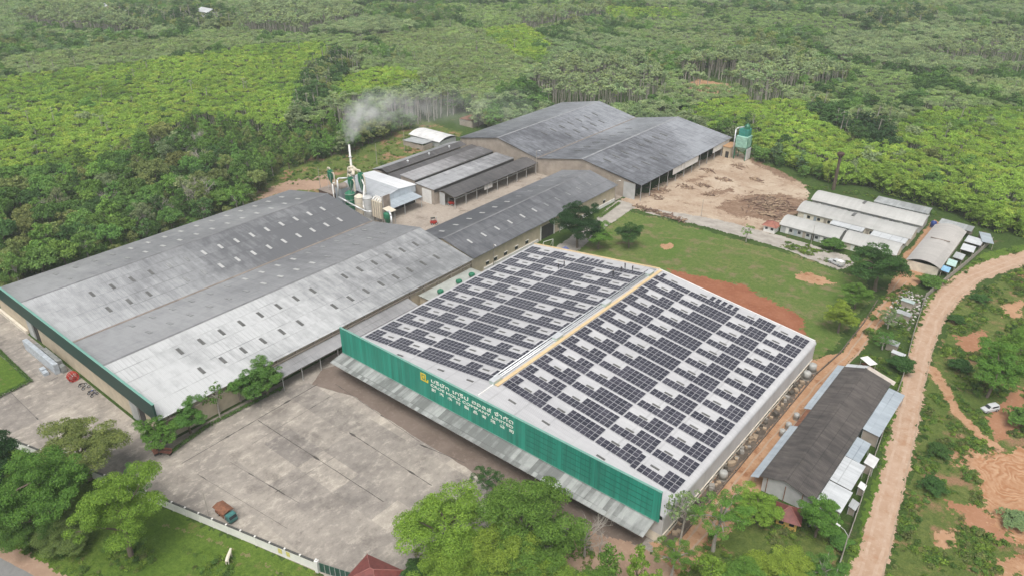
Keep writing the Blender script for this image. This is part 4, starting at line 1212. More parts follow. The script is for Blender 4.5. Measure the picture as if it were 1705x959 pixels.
M_redpl = plain('faded_red_roof', (0.30, 0.12, 0.085), 0.8, 0.25, 1.0)
hip_hut('guard_hut', 'small white hut with a faded red hipped roof at the edge of the log yard', (43.2, 135.3), 3.6, 3.4, 2.2, 1.3, M_white, M_redpl)
hip_hut('shrine_hut', 'small hut with a dark red gabled roof under the tree beside the long brown shed', (95.0, 18.5), 3.4, 3.2, 2.0, 1.7, plain('yellow_wall', (0.55, 0.36, 0.10), 0.7), M_redtile, 0.25)
hip_hut('gatehouse', 'gatehouse with a dark red hipped roof by the entrance gate', (50.3, -36.2), 5.2, 4.6, 2.6, 1.7, M_white, M_redtile, 0.2, 0.9)

# ================================================================== long brown shed beside the service lane
D = empty('brown_roof_shed', (92.3, 45, 0), 'long low shed with a weathered brown-black gable roof beside the service lane', 'shed')
for (xa, za), (xb, zb) in (((87.8, 3.6), (92.2, 5.0)), ((92.2, 5.0), (97.7, 3.5))):
    MB().slab((xa, 22.5, za), (xb, 22.5, zb), (xb, 67.6, zb), (xa, 67.6, za), 0.09).build('roof_slope', M_asb, D)
MB().slab((91.95, 22.5, 5.03), (92.45, 22.5, 5.03), (92.45, 67.7, 5.03), (91.95, 67.7, 5.03), 0.05).build('ridge_cap', M_asb, D)
mb = MB(); wall_box(mb, 88.3, 23.2, 0, 97.2, 67.2, 3.35, .15); mb.build('wall', M_grey, D)
mb = MB(); gable_tri(mb, 88.3, 92.2, 97.2, 67.0, 3.35, 4.85, .15); gable_tri(mb, 88.3, 92.2, 97.2, 23.2, 3.35, 4.85, .15); mb.build('gable_wall', M_grey, D)
for x in (89.2, 92.5, 95.6): MB().tube((x, 22.9, 0), (x, 22.9, 3.6), 0.07).build('post', M_rust, D)
for ya, yb, o_ in ((22.2, 41.0, 0.0), (48.0, 68.2, .1)):
    MB().slab((86.3, ya, 2.9 + o_), (87.75, ya, 3.4), (87.75, yb, 3.4), (86.3, yb, 2.9 + o_), 0.06).build('lean_to_roof', M_sheet_bl, D)
MB().slab((86.9, 41.02, 3.0), (87.75, 41.02, 3.35), (87.75, 47.98, 3.35), (86.9, 47.98, 3.0), 0.06).build('lean_to_roof', M_rust, D)
MB().slab((87.9, 67.65, 3.5), (92.2, 67.65, 4.85), (92.2, 69.6, 4.6), (87.9, 69.6, 3.3), 0.06).build('end_canopy', M_sheet_wh, D)
MB().slab((92.2, 67.65, 4.85), (98.2, 67.65, 3.2), (98.2, 69.6, 3.0), (92.2, 69.6, 4.6), 0.06).build('end_canopy', plain('dusty_sheet', (0.52, 0.46, 0.40), 0.7), D)
for y in (25, 38, 51, 64): MB().tube((86.5, y, 0), (86.5, y, 2.9), 0.06).build('post', M_steel, D)
# patchwork of white lean-tos on its far side
pats = [(97.75, 101.0, 48.5, 66.0, 3.3, M_sheet_bl, 'long pale blue-grey lean-to on the road side of the brown shed, farther half'), (97.75, 100.4, 38.5, 45.5, 3.2, M_sheet_bl, 'pale blue-grey lean-to just before the gap on the road side of the brown shed'),
        (97.75, 101.6, 30.2, 38.3, 3.2, M_sheet_wh, 'wide whitish lean-to on the road side of the brown shed'), (97.75, 102.0, 23.6, 30.0, 3.1, M_sheet_wh, 'whitish lean-to at the near end of the brown shed'),
        (100.9, 102.8, 39.6, 43.0, 2.5, M_arc, 'bright white awning beside the roadside wall'), (98.2, 101.2, 20.0, 23.2, 2.3, M_sheet_gr, 'grey scrap roof beyond the near end of the brown shed'),
        (102.0, 103.2, 33.0, 34.8, 2.0, M_arc, 'tiny white awning squeezed by the roadside wall'), (102.3, 103.6, 27.0, 29.4, 2.0, M_sheet_gr, 'grey scrap awning by the roadside wall')]
for (x0, x1, y0, y1, z, m, lb) in pats:
    r = empty('lean_to', ((x0 + x1) / 2, (y0 + y1) / 2, 0), lb, 'lean-to', 'lean-tos beside the brown shed')
    MB().slab((x0, y0, z), (x1, y0, z - .4), (x1, y1, z - .4), (x0, y1, z), 0.05).build('roof', m, r)
    for p in ((x0 + .15, y0 + .15), (x1 - .15, y0 + .15), (x0 + .15, y1 - .15), (x1 - .15, y1 - .15)): MB().box(p[0] - .05, p[1] - .05, 0, p[0] + .05, p[1] + .05, z - .47).build('post', M_steel, r)
    MB().box(x0 + .2, y0 + .3, 0, x1 - .2, y0 + .4, z - .5).build('wall', M_beige2, r)

# ================================================================== foliage
def leaf_mat(name, src, trans=0.30, sat=1.0):
    t = NT(name)
    if src == 'object':
        oi = t.n('ShaderNodeObjectInfo'); base = oi.outputs['Color']
    else:
        at = t.n('ShaderNodeAttribute', attribute_type='INSTANCER', attribute_name='tint'); base = at.outputs['Color']
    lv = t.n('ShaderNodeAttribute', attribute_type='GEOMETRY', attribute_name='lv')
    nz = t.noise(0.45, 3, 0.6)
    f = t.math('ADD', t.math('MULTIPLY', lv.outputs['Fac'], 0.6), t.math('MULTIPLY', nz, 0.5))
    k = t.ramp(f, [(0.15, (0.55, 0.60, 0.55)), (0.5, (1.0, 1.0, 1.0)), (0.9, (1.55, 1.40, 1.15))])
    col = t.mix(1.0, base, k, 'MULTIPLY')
    t.l(col, t.b.inputs['Base Color'])
    t.b.inputs['Roughness'].default_value = 0.75
    t.b.inputs['Specular IOR Level'].default_value = 0.1
    tr = t.n('ShaderNodeBsdfTranslucent')
    t.l(t.mix(1.0, col, (1.15, 1.2, 0.6), 'MULTIPLY'), tr.inputs['Color'])
    mx = t.n('ShaderNodeMixShader')
    mx.inputs[0].default_value = trans
    t.l(t.b.outputs[0], mx.inputs[1]); t.l(tr.outputs[0], mx.inputs[2])
    t.l(mx.outputs[0], t.out.inputs['Surface'])
    return t.mat


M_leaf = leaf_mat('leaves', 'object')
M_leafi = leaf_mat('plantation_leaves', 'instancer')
M_bark = plain('bark', (0.16, 0.125, 0.095), 0.9, 0.3, 1.5)
M_barkp = plain('pale_bark', (0.36, 0.33, 0.29), 0.9, 0.25, 1.5)


def leaves_mesh(name, clumps, leaf, rs, mat, up=0.45, droop=0.0):
    """clumps = [(centre, (rx,ry,rz), n)] -> one mesh of leaf-sized bent quads spread through the clumps"""
    V, Fc, lv = [], [], []
    for c, r, n in clumps:
        d = rs.normal(size=(n, 3)); d /= np.linalg.norm(d, axis=1)[:, None]
        d[:, 2] = np.where(d[:, 2] < -0.35, -d[:, 2] * 0.6, d[:, 2])
        rad = rs.uniform(0.62, 1.06, n)[:, None]
        p = np.array(c) + d * rad * np.array(r)
        nm = d * 0.75 + np.array([0, 0, up]) + rs.normal(size=(n, 3)) * 0.55
        nm /= np.linalg.norm(nm, axis=1)[:, None]
        a = np.cross(nm, rs.normal(size=(n, 3))); a /= np.linalg.norm(a, axis=1)[:, None]
        b = np.cross(nm, a)
        s = leaf * rs.uniform(0.55, 1.25, n)[:, None]
        w = s * rs.uniform(0.45, 0.8, n)[:, None]
        bend = nm * s * rs.uniform(-0.1, 0.35, n)[:, None]
        q = np.stack([p - a * s, p - b * w + bend, p + a * s, p + b * w + bend], 1)
        k = len(V) * 4
        V.append(q); lv.append(np.clip(rs.normal(0.5, 0.22, n) + d[:, 2] * 0.10, 0, 1))  # tone scattered, lighter towards clump tops: highlight and shade put into leaf colour
    V = np.concatenate(V).reshape(-1, 3); lv = np.concatenate(lv)
    nq = len(lv)
    me = bpy.data.meshes.new(name)
    me.vertices.add(nq * 4); me.loops.add(nq * 4); me.polygons.add(nq)
    me.vertices.foreach_set('co', V.astype(np.float32).ravel())
    me.loops.foreach_set('vertex_index', np.arange(nq * 4, dtype=np.int32))
    me.polygons.foreach_set('loop_start', np.arange(0, nq * 4, 4, dtype=np.int32))
    me.materials.append(mat)
    at = me.attributes.new('lv', 'FLOAT', 'FACE')
    at.data.foreach_set('value', lv.astype(np.float32))
    me.update(calc_edges=True)
    return me


def crown_clumps(rs, n, R, Rz, zc, cr, dens, shape='dome', off=(0, 0)):
    """lobes spread over an uneven crown"""
    out = []
    for i in range(n):
        d = rs.normal(size=3); d /= np.linalg.norm(d)
        if shape == 'dome': d[2] = abs(d[2]) * 0.9 - 0.25
        rr = rs.uniform(0.50, 0.95) * (1 + 0.18 * math.sin(3 * math.atan2(d[1], d[0]) + i))
        c = (off[0] + d[0] * R * rr, off[1] + d[1] * R * rr, zc + d[2] * Rz * rr)
        k = cr * rs.uniform(0.65, 1.25)
        out.append((c, (k, k, k * 0.72), max(6, int(dens * k * k))))
    return out


def multi_clumps(rs, lobes, per, R, Rz, zc, cr, dens):
    """a crown of several separate leaf masses at different heights"""
    out = []
    for i in range(lobes):
        a = 2 * math.pi * (i + rs.uniform(-.25, .25)) / max(1, lobes - 1)
        q = R * rs.uniform(.42, .68) if i else 0.0
        L = (q * math.cos(a), q * math.sin(a), zc + Rz * (rs.uniform(-.35, .45) if i else .55))
        lr = R * rs.uniform(.34, .52)
        for k in range(per):
            d = rs.normal(size=3); d /= np.linalg.norm(d)
            d[2] = d[2] * .7 + .12
            c = (L[0] + d[0] * lr * rs.uniform(.6, 1.1), L[1] + d[1] * lr * rs.uniform(.6, 1.1), L[2] + d[2] * lr * .75 * rs.uniform(.6, 1.1))
            k2 = cr * rs.uniform(.6, 1.3)
            out.append((c, (k2, k2, k2 * .6), max(6, int(dens * k2 * k2))))
    return out


def trunk_mesh(name, h, r, limbs, mat, rs, lean=(0, 0)):
    mb = MB()
    p = [Vector((lean[0] * t + 0.12 * math.sin(t * 5), lean[1] * t + 0.10 * math.cos(t * 4), h * t)) for t in (0, .25, .5, .75, 1)]
    for i in range(4): mb.tube(p[i], p[i + 1], r * (1 - .17 * i), r * (1 - .17 * (i + 1)), 7, False)
    for c in limbs:
        s = p[2].lerp(p[4], rs.uniform(0, 1)); e = Vector(c)
        m = s.lerp(e, .5) + Vector((0, 0, 0.12 * (e - s).length))
        mb.tube(s, m, r * .38, r * .25, 5, False); mb.tube(m, e, r * .25, r * .06, 5, False)
    me = bpy.data.meshes.new(name)
    me.from_pydata(mb.v, [], mb.f); me.materials.append(mat); me.update()
    return me


PROTO = {}
def proto(key, h, R, Rz, zc, n, cr, dens, leaf, seed, bark=None, mat=None, shape='dome', tr=0.28, nlimb=9):
    rs = np.random.RandomState(seed)
    cl = multi_clumps(rs, n // 9, 9, R, Rz, zc, cr, dens) if shape == 'multi' else crown_clumps(rs, n, R, Rz, zc, cr, dens, shape)
    idx = rs.permutation(len(cl))[:nlimb]
    PROTO[key] = (trunk_mesh('trunk', zc, tr, [cl[i][0] for i in idx], bark or M_bark, rs), leaves_mesh('crown', cl, leaf, rs, mat or M_leaf))
# unit prototypes, drawn about 10 m tall with a 4 m crown radius
proto('broad', 10, 3.6, 3.0, 6.2, 46, 1.15, 62, 0.30, 1)
proto('broad2', 10, 3.7, 2.6, 6.6, 40, 1.20, 58, 0.30, 2)
proto('dense', 10, 3.3, 3.2, 5.6, 60, 1.05, 80, 0.26, 3)
proto('airy', 10, 3.6, 3.4, 6.0, 40, 0.80, 62, 0.24, 4, bark=M_barkp, shape='full')
proto('tall', 10, 2.5, 3.8, 5.9, 42, 0.85, 72, 0.24, 5, shape='full')
proto('tall2', 10, 2.8, 3.3, 6.4, 36, 0.90, 66, 0.26, 6, bark=M_barkp, shape='full')
proto('bushy', 10, 4.2, 4.6, 4.4, 64, 1.20, 62, 0.30, 7)
proto('sparse', 10, 3.0, 2.8, 6.8, 26, 0.70, 50, 0.24, 8, bark=M_barkp, shape='full', tr=.22, nlimb=14)
# large foreground trees: finer leaves
proto('Broad', 10, 4.2, 3.2, 6.0, 90, 0.80, 800, 0.078, 31, shape='multi')
proto('Spread', 10, 4.3, 2.9, 6.2, 90, 0.78, 800, 0.078, 32, shape='multi')
proto('Bushy', 10, 4.2, 4.4, 5.2, 108, 0.88, 680, 0.082, 33, shape='multi')
proto('Bushy2', 10, 4.3, 4.0, 5.4, 108, 0.85, 680, 0.082, 37, shape='multi')
proto('Ball', 10, 3.7, 4.3, 5.3, 117, 0.74, 420, 0.105, 38, shape='multi')
proto('Airy', 10, 4.0, 3.8, 6.0, 72, 0.55, 700, 0.075, 34, bark=M_barkp, shape='multi', nlimb=16)
# bare twiggy tree
def bare_tree(seed):
    rs = np.random.RandomState(seed)
    mb = MB()
    def grow(p, d, L, r, k):
        e = p + d * L
        mb.tube(p, e, r, r * .6, 5, False)
        if k == 0: return
        for i in range(4 if k > 1 else 3):
            nd = (d + Vector(rs.normal(size=3)) * .55).normalized(); nd.z = abs(nd.z) * .6 + .1
            grow(p.lerp(e, rs.uniform(.5, 1)), nd.normalized(), L * rs.uniform(.55, .8), r * .5, k - 1)
    grow(Vector((0, 0, 0)), Vector((0, 0, 1)), 3.6, .2, 4)
    me = bpy.data.meshes.new('trunk'); me.from_pydata(mb.v, [], mb.f); me.materials.append(M_barkp); me.update()
    return me
BARE = bare_tree(5)

TINTS = dict(lime=(0.145, 0.228, 0.044), yel=(0.185, 0.250, 0.050), green=(0.085, 0.162, 0.044), mid=(0.105, 0.188, 0.044), dark=(0.050, 0.102, 0.034), deep=(0.030, 0.066, 0.027), olive=(0.140, 0.172, 0.064), grey=(0.150, 0.195, 0.105), brown=(0.17, 0.16, 0.095), blue=(0.095, 0.160, 0.080))


def tree(base, kind, h, r, tint, label, name='tree', group=None, rz=None, jit=0.12):
    root = empty(name, (base[0], base[1], -0.02), label, 'tree', group, rnd.uniform(0, 6.28) if rz is None else rz)
    tm, cm = PROTO[kind]
    sc = (r / 4.0, r / 4.0, h / 10.0)
    c0 = TINTS[tint]
    c0 = tuple(1.4 * q for q in c0) if name == 'woodland_tree' else (c0[0] * 1.18, c0[1] * 1.30, c0[2] * 1.15)
    j = 1 + rnd.uniform(-jit, jit)
    for nm, me in (('trunk', tm), ('crown', cm)):
        o = bpy.data.objects.new(nm, me); COL.objects.link(o)
        o.parent = root; o.scale = sc
        o.color = (c0[0] * j * (1 + rnd.uniform(-.08, .08)), c0[1] * j, c0[2] * j, 1)
    return root


# ---- single trees one can point at
T = [
    # lower left group outside the wall
    ((14.6, -57.1), 'Broad', 18.0, 6.6, 'lime', 'bright leafy tree with a bare pale trunk foot on the verge outside the white wall', 'tree'),
    ((0.1, -63.0), 'Spread', 19.0, 7.6, 'mid', 'large spreading tree, middle of the clump by the road verge', 'tree'),
    ((-14.7, -68.0), 'Bushy', 18.0, 7.0, 'deep', 'dark dense tree cut off by the picture edge, by the front road', 'tree'),
    ((-8.9, -53.4), 'Broad', 13.0, 8.5, 'olive', 'flat-topped yellowish-green tree at the back of the verge clump, over the concrete', 'tree'),
    ((4.7, -50.5), 'Airy', 9.0, 3.6, 'green', 'small slender tree at the yard side of the verge clump', 'tree'),
    ((-1.3, -66.8), 'Bushy2', 9.0, 5.0, 'green', 'low bushy tree in the front of the verge clump', 'tree'),
    ((5.1, -63.2), 'Bushy', 6.5, 4.2, 'olive', 'brownish low tree between the two large verge trees', 'tree'),
    # along the flank of the twin-gable warehouse
    ((-6.0, -40.6), 'Ball', 8.6, 3.8, 'mid', 'rounded bright shrub-tree at the corner of the twin-gabled warehouse, beside the red benches', 'tree'),
    ((-6.8, -34.3), 'Ball', 8.6, 3.8, 'green', 'rounded shrub-tree second from the warehouse corner', 'tree'),
    ((-6.8, -27.5), 'sparse', 9.0, 3.4, 'green', 'thin airy tree against the flank wall of the twin-gabled warehouse', 'tree'),
    ((-5.9, -20.7), 'Ball', 10.0, 4.0, 'green', 'clipped dark green round tree beside the lean-to, nearer the shrubs', 'tree'),
    ((-5.4, -17.0), 'Ball', 10.0, 4.0, 'green', 'clipped dark green round tree touching the lean-to roof', 'tree'),
    # foreground clump in front of the solar warehouse
    ((66.5, -17.8), 'Bushy', 19.0, 7.6, 'mid', 'largest rounded bright tree in front of the green sign board', 'tree'),
    ((56.9, -25.7), 'Broad', 16.0, 7.6, 'lime', 'wide pale-green tree at the yard side of the foreground clump', 'tree'),
    ((51.2, -10.2), 'Airy', 8.0, 3.0, 'dark', 'small dark tree with several thin stems standing on the concrete', 'tree'),
    ((67.9, -25.6), 'Bushy2', 14.0, 6.0, 'yel', 'yellow-green rounded tree low in the foreground clump', 'tree'),
    ((62.9, -30.4), 'Bushy', 13.0, 5.6, 'lime', 'pale bushy tree beside the gatehouse', 'tree'),
    ((75.5, -24.2), 'Bushy2', 12.0, 5.0, 'yel', 'yellow-green tree below the bare pinkish branches', 'tree'),
    ((55.5, -31.4), 'dense', 6.0, 2.8, 'dark', 'small dark tree next to the gatehouse roof', 'tree'),
    ((79.5, -14.7), 'tall', 11.0, 3.0, 'mid', 'slim bright young tree in front of the brown corner dirt', 'tree'),
    ((83.2, -12.3), 'tall', 11.5, 2.6, 'lime', 'slimmest pale young tree in front of the brown corner dirt', 'tree'),
    ((86.3, -11.9), 'tall2', 8.0, 2.4, 'lime', 'short pale young tree by the picture bottom near the corner dirt', 'tree'),
    ((83.2, 2.4), 'sparse', 13.0, 4.2, 'grey', 'grey-green airy tree overlapping the corner of the solar roof', 'tree'),
    ((88.1, 4.7), 'Airy', 13.5, 5.2, 'mid', 'tall loose green tree between the corner dirt and the service lane', 'tree'),
    ((91.2, -3.6), 'tall2', 8.0, 3.2, 'lime', 'light green sapling crown below the loose green tree', 'tree'),
    ((90.8, 15.1), 'Ball', 7.0, 4.0, 'lime', 'round bright lime tree at the near end of the service lane', 'tree'),
    ((100.1, 18.5), 'Ball', 9.5, 3.7, 'mid', 'dense rounded tree beside the red-roofed hut', 'tree'),
    ((99.5, 3.2), 'Bushy', 9.0, 5.0, 'yel', 'yellow-green wide tree at the picture bottom below the red-roofed hut', 'tree'),
    ((104.4, 7.2), 'Airy', 8.0, 4.0, 'green', 'grey-green loose tree at the picture bottom beside the street lamp', 'tree'),
    ((85.4, -4.6), 'Airy', 9.0, 3.6, 'mid', 'loose green tree on the edge of the round corner dirt', 'tree'),
    ((71.8, -25.9), 'Bushy2', 13.0, 5.5, 'mid', 'bright tree at the very bottom of the foreground clump', 'tree'),
    ((80.4, -20.2), 'Bushy', 11.0, 4.6, 'mid', 'bushy tree at the very bottom between the slim young trees', 'tree'),
    ((97.1, -2.4), 'Bushy', 9.0, 4.4, 'mid', 'bushy tree at the very bottom left of the yellow-green wide tree', 'tree'),
    # the field
    ((3.1, 86.5), 'Bushy', 16.5, 6.2, 'deep', 'tall very dark tree beside the cream side wall of the charcoal-roofed shed', 'tree'),
    ((8.6, 89.4), 'Ball', 9.5, 4.2, 'mid', 'brighter tree in front of the tall very dark one', 'tree'),
    ((15.0, 96.3), 'Ball', 9.5, 4.2, 'dark', 'round dark tree standing alone on the field', 'tree'),
    ((40.6, 122.8), 'sparse', 6.0, 2.8, 'mid', 'small thin tree on the field edge opposite the log yard', 'tree'),
    ((62.9, 133.8), 'bushy', 4.6, 3.0, 'green', 'small tree in front of the hooped row house', 'tree'),
    ((80.7, 115.6), 'Ball', 15.5, 8.0, 'dark', 'big spreading dark tree at the lane in front of the row houses', 'tree'),
    ((79.7, 102.2), 'Ball', 8.5, 4.2, 'mid', 'mid-green tree between the big spreading tree and the yellowish one', 'tree'),
    ((80.5, 87.5), 'Ball', 10.0, 4.2, 'yel', 'yellow-green feathery tree at the field corner beside the service lane', 'tree'),
    # between lane and dirt road
    ((89.2, 97.2), 'Airy', 5.6, 3.0, 'grey', 'pale thin tree on the strip between the lane and the boundary wall', 'tree'),
    ((91.1, 86.4), 'Airy', 4.8, 2.8, 'green', 'green loose tree above the white canopy cart', 'tree'),
    ((96.9, 79.9), 'bushy', 4.4, 2.7, 'dark', 'dark shrubby tree by the corner of the brown shed', 'tree'),
    ((91.5, 127.5), 'bushy', 4.0, 3.2, 'green', 'shrubby tree beside the boundary wall below the blue tarpaulin', 'tree'),
    # right field
    ((114.4, 81.0), 'Ball', 15.0, 5.2, 'mid', 'bright rounded tree on the scrub field just above the white car', 'tree'),
    ((114.9, 92.5), 'Ball', 14.0, 4.4, 'mid', 'taller rounded tree touching the bright one on the scrub field', 'tree'),
    ((121.5, 74.9), 'bushy', 4.5, 3.0, 'green', 'low tree at the picture edge beside the white car', 'tree'),
    ((101.6, 111.0), 'bushy', 2.6, 1.9, 'dark', 'dark bush beside the dirt road at its bend', 'bush'),
    ((107.2, 88.3), 'bushy', 3.6, 2.4, 'dark', 'dark bush beside the fork of the side track', 'bush'),
    ((112.4, 42.9), 'bushy', 3.0, 2.2, 'dark', 'dark rounded bush on the scrub between road and bulldozed earth', 'bush'),
    ((110.8, 54.3), 'bushy', 2.6, 2.0, 'dark', 'dark small bush up the scrub beside the dirt road', 'bush'),
    ((103.9, 126.9), 'bushy', 2.4, 2.2, 'dark', 'dark bush on the scrub inside the road bend', 'bush'),
    ((103.7, 19.2), 'bushy', 2.6, 1.8, 'green', 'leafy bush at the foot of the boundary wall by the street lamp', 'bush'),
    ((125.5, 43.2), 'bushy', 2.6, 2.4, 'grey', 'grey-green bush below the bulldozed earth', 'bush'),
]
for b, k, h, r, t, lb, nm in T:
    tree(b, k, h, r, t, lb, nm)
bt = [((72.2, -9.9), 9.5, 'bare pinkish-grey tree in front of the sign canopy', 1.0), ((74.1, -8.3), 5.0, 'smaller bare twiggy tree beside the corner dirt', 2.2), ((-107.8, 15.7), 10.5, 'leaning bare pale tree at the edge of the wood behind the grey roof', 3.0), ((-108.0, 32.1), 13.0, 'tall bare pale trunk leaning over the wood edge', 4.0), ((-107.8, 28.3), 12.0, 'bare pale tree in front of the leaning tall trunk', 5.0),
      ((-164.7, 57.9), 11.0, 'bare grey tree in the dark clump at the top of the wood', 0.5), ((-167.3, 62.5), 10.0, 'bare grey tree beside the topmost one in the dark clump', 1.5), ((-171.8, 58.8), 10.0, 'bare grey tree on the lime plantation side of the dark clump', 2.5), ((-136.1, 47.6), 12.5, 'bare pale tree in the middle of the wood above the leaning trunk', 3.5),
      ((-155.9, 4.8), 10.0, 'bare pale tree deep in the wood near the picture edge', 4.5), ((-129.2, 9.6), 10.0, 'bare pale tree half way along the wood', 5.5), ((-107.9, 7.2), 9.5, 'bare pale tree near the grey roof, left of the leaning one', 0.9), ((-139.8, -8.7), 9.0, 'bare grey tree among the olive crowns near the picture edge', 1.9)]
for b, h, lb, rz in bt:
    root = empty('bare_tree', (b[0], b[1], -0.02), lb, 'tree', None, rz)
    o = bpy.data.objects.new('trunk', BARE); COL.objects.link(o); o.parent = root; o.scale = (h / 8.5,) * 3

# ---- the wood behind the twin-gable warehouse: individual trees, nearest rows
def inpoly(x, y, poly):
    c = False
    n = len(poly)
    for i in range(n):
        x0, y0 = poly[i][:2]; x1, y1 = poly[i - 1][:2]
        if (y0 > y) != (y1 > y) and x < (x1 - x0) * (y - y0) / (y1 - y0) + x0: c = not c
    return c


CV = cam.location.copy()
yaw, pit = math.radians(39.404), math.radians(28.373)
def view(x, y, z):
    """normalised picture coordinates of a point (only to leave out what no view of the place could show)"""
    dx, dy, dz = x - CV.x, y - CV.y, z - CV.z
    r = dx * math.cos(yaw) + dy * math.sin(yaw)
    f0 = -dx * math.sin(yaw) + dy * math.cos(yaw)
    f = f0 * math.cos(pit) - dz * math.sin(pit)
    u = f0 * math.sin(pit) + dz * math.cos(pit)
    return (r / f * 1.486, u / f * 2.642) if f > 1 else (9, 9)      # |x|<1, |y|<1 is in the frame


WOOD = [(-94.5, -70), (-94.5, 38), (-105.8, 49.3), (-119.3, 66.4), (-122.1, 85.1), (-120.4, 103.7), (-145.3, 115.4), (-154.3, 93.7), (-175.6, 87.3), (-197.9, 80.7), (-164.5, 24.5), (-175.4, 3.8), (-179.4, -17.9), (-111.2, -48.9)]
wr = random.Random(11)
pts = []
for i in range(9000):
    x, y = wr.uniform(-260, -60), wr.uniform(-90, 190)
    if not inpoly(x, y, WOOD): continue
    vx, vy = view(x, y, 8)
    if abs(vx) > 1.12 or abs(vy) > 1.1: continue
    if any((x - a) ** 2 + (y - b) ** 2 < 5.6 ** 2 for a, b in pts): continue
    pts.append((x, y))
ZW = (lambda x, y: 'beside the clearing near the dust plant' if y > 60 else 'in the row along the eave of the twin-gabled warehouse' if x > -108 else 'deep in the wood towards the lime plantation' if x < -150 else 'in the middle of the wood behind the twin-gabled warehouse')
TW = dict(dark='dark green', olive='olive', green='green', grey='grey-green', brown='brownish', mid='bright green')
KW = dict(broad='broad-crowned', dense='dense rounded', tall='slim upright', tall2='pale-stemmed', airy='thin-leaved')
for (x, y) in pts:
    near = x > -118
    k = wr.choice(['broad', 'dense', 'tall', 'tall2', 'airy', 'broad'])
    slim = y > 60
    if slim: k = wr.choice(['tall', 'tall2', 'tall'])
    tn = wr.choice(['dark', 'olive', 'green', 'mid', 'green', 'olive', 'grey', 'green', 'mid', 'dark', 'green'] if not slim else ['olive', 'mid', 'green', 'mid'])
    h = wr.uniform(9, 13.5) if not slim else wr.uniform(8, 11)
    tree((x, y), k, h, wr.uniform(3.4, 5.2) if not slim else wr.uniform(2.6, 3.4), tn, '%s %s tree %s' % (TW[tn], KW[k], ZW(x, y)), 'woodland_tree', '%s %s trees %s' % (TW[tn], KW[k], ZW(x, y)), jit=0.25)
print('woodland trees', len(pts))

# ================================================================== plantations and far forest: one mass per kind of stand
def scatter_group(name, coll):
    ng = bpy.data.node_groups.new(name, 'GeometryNodeTree')
    ng.interface.new_socket('Geometry', in_out='INPUT', socket_type='NodeSocketGeometry')
    ng.interface.new_socket('Geometry', in_out='OUTPUT', socket_type='NodeSocketGeometry')
    N = ng.nodes.new
    gi, go = N('NodeGroupInput'), N('NodeGroupOutput')
    ci = N('GeometryNodeCollectionInfo'); ci.inputs['Collection'].default_value = coll
    ci.inputs['Separate Children'].default_value = True; ci.inputs['Reset Children'].default_value = True
    io = N('GeometryNodeInstanceOnPoints'); io.inputs['Pick Instance'].default_value = True
    def attr(nm, dt):
        a = N('GeometryNodeInputNamedAttribute'); a.data_type = dt; a.inputs['Name'].default_value = nm
        return a.outputs['Attribute']
    L = ng.links.new
    L(gi.outputs[0], io.inputs['Points']); L(ci.outputs[0], io.inputs['Instance'])
    L(attr('idx', 'INT'), io.inputs['Instance Index'])
    er = N('FunctionNodeEulerToRotation'); L(attr('rot', 'FLOAT_VECTOR'), er.inputs[0]); L(er.outputs[0], io.inputs['Rotation'])
    L(attr('scl', 'FLOAT_VECTOR'), io.inputs['Scale'])
    L(io.outputs[0], go.inputs[0])
    return ng


def scatter(name, coll, P, idx, rot, scl, tint, label=None):
    """one object of points, each carrying an instance of a small plant"""
    n = len(P)
    me = bpy.data.meshes.new(name)
    me.vertices.add(n)
    me.vertices.foreach_set('co', np.asarray(P, np.float32).ravel())
    me.attributes.new('idx', 'INT', 'POINT').data.foreach_set('value', np.asarray(idx, np.int32))
    me.attributes.new('rot', 'FLOAT_VECTOR', 'POINT').data.foreach_set('vector', np.asarray(rot, np.float32).ravel())
    me.attributes.new('scl', 'FLOAT_VECTOR', 'POINT').data.foreach_set('vector', np.asarray(scl, np.float32).ravel())
    me.attributes.new('tint', 'FLOAT_VECTOR', 'POINT').data.foreach_set('vector', np.asarray(tint, np.float32).ravel())
    o = bpy.data.objects.new(name, me)
    COL.objects.link(o)
    md = o.modifiers.new('scatter', 'NODES'); md.node_group = scatter_group(name, coll)
    tag(o, label, None, None, 'stuff')
    return o


def proto_coll(name, meshes):
    c = bpy.data.collections.new(name)
    for i, ms in enumerate(meshes):
        o = bpy.data.objects.new('%s_%02d' % (name, i), ms)
        c.objects.link(o)
    return c


def join_meshes(name, trunk, crown):
    """trunk and crown in one mesh, for plants shown only as part of a mass"""
    tv = np.empty(len(trunk.vertices) * 3, np.float32); trunk.vertices.foreach_get('co', tv)
    cv = np.empty(len(crown.vertices) * 3, np.float32); crown.vertices.foreach_get('co', cv)
    nt = len(trunk.vertices)
    faces = [tuple(p.vertices) for p in trunk.polygons]
    cq = np.empty(len(crown.loops), np.int32); crown.loops.foreach_get('vertex_index', cq)
    lvv = np.empty(len(crown.polygons), np.float32); crown.attributes['lv'].data.foreach_get('value', lvv)
    me = bpy.data.meshes.new(name)
    me.from_pydata(np.concatenate([tv, cv]).reshape(-1, 3).tolist(), [], faces + (cq.reshape(-1, 4) + nt).tolist())
    me.materials.append(trunk.materials[0]); me.materials.append(crown.materials[0])
    me.polygons.foreach_set('material_index', [0] * len(faces) + [1] * len(lvv))
    me.attributes.new('lv', 'FLOAT', 'FACE').data.foreach_set('value', np.concatenate([np.zeros(len(faces), np.float32), lvv]))
    me.update()
    return me


def forest_proto(seed, h, R, Rz, zc, n, cr, dens, leaf, bark, shape='dome', tr=.16):
    rs = np.random.RandomState(seed)
    cl = crown_clumps(rs, n, R, Rz, zc, cr, dens, shape)
    return join_meshes('plantation_tree', trunk_mesh('t', zc + .3, tr, [cl[i][0] for i in range(min(4, len(cl)))], bark, rs), leaves_mesh('c', cl, leaf, rs, M_leafi, up=.85))


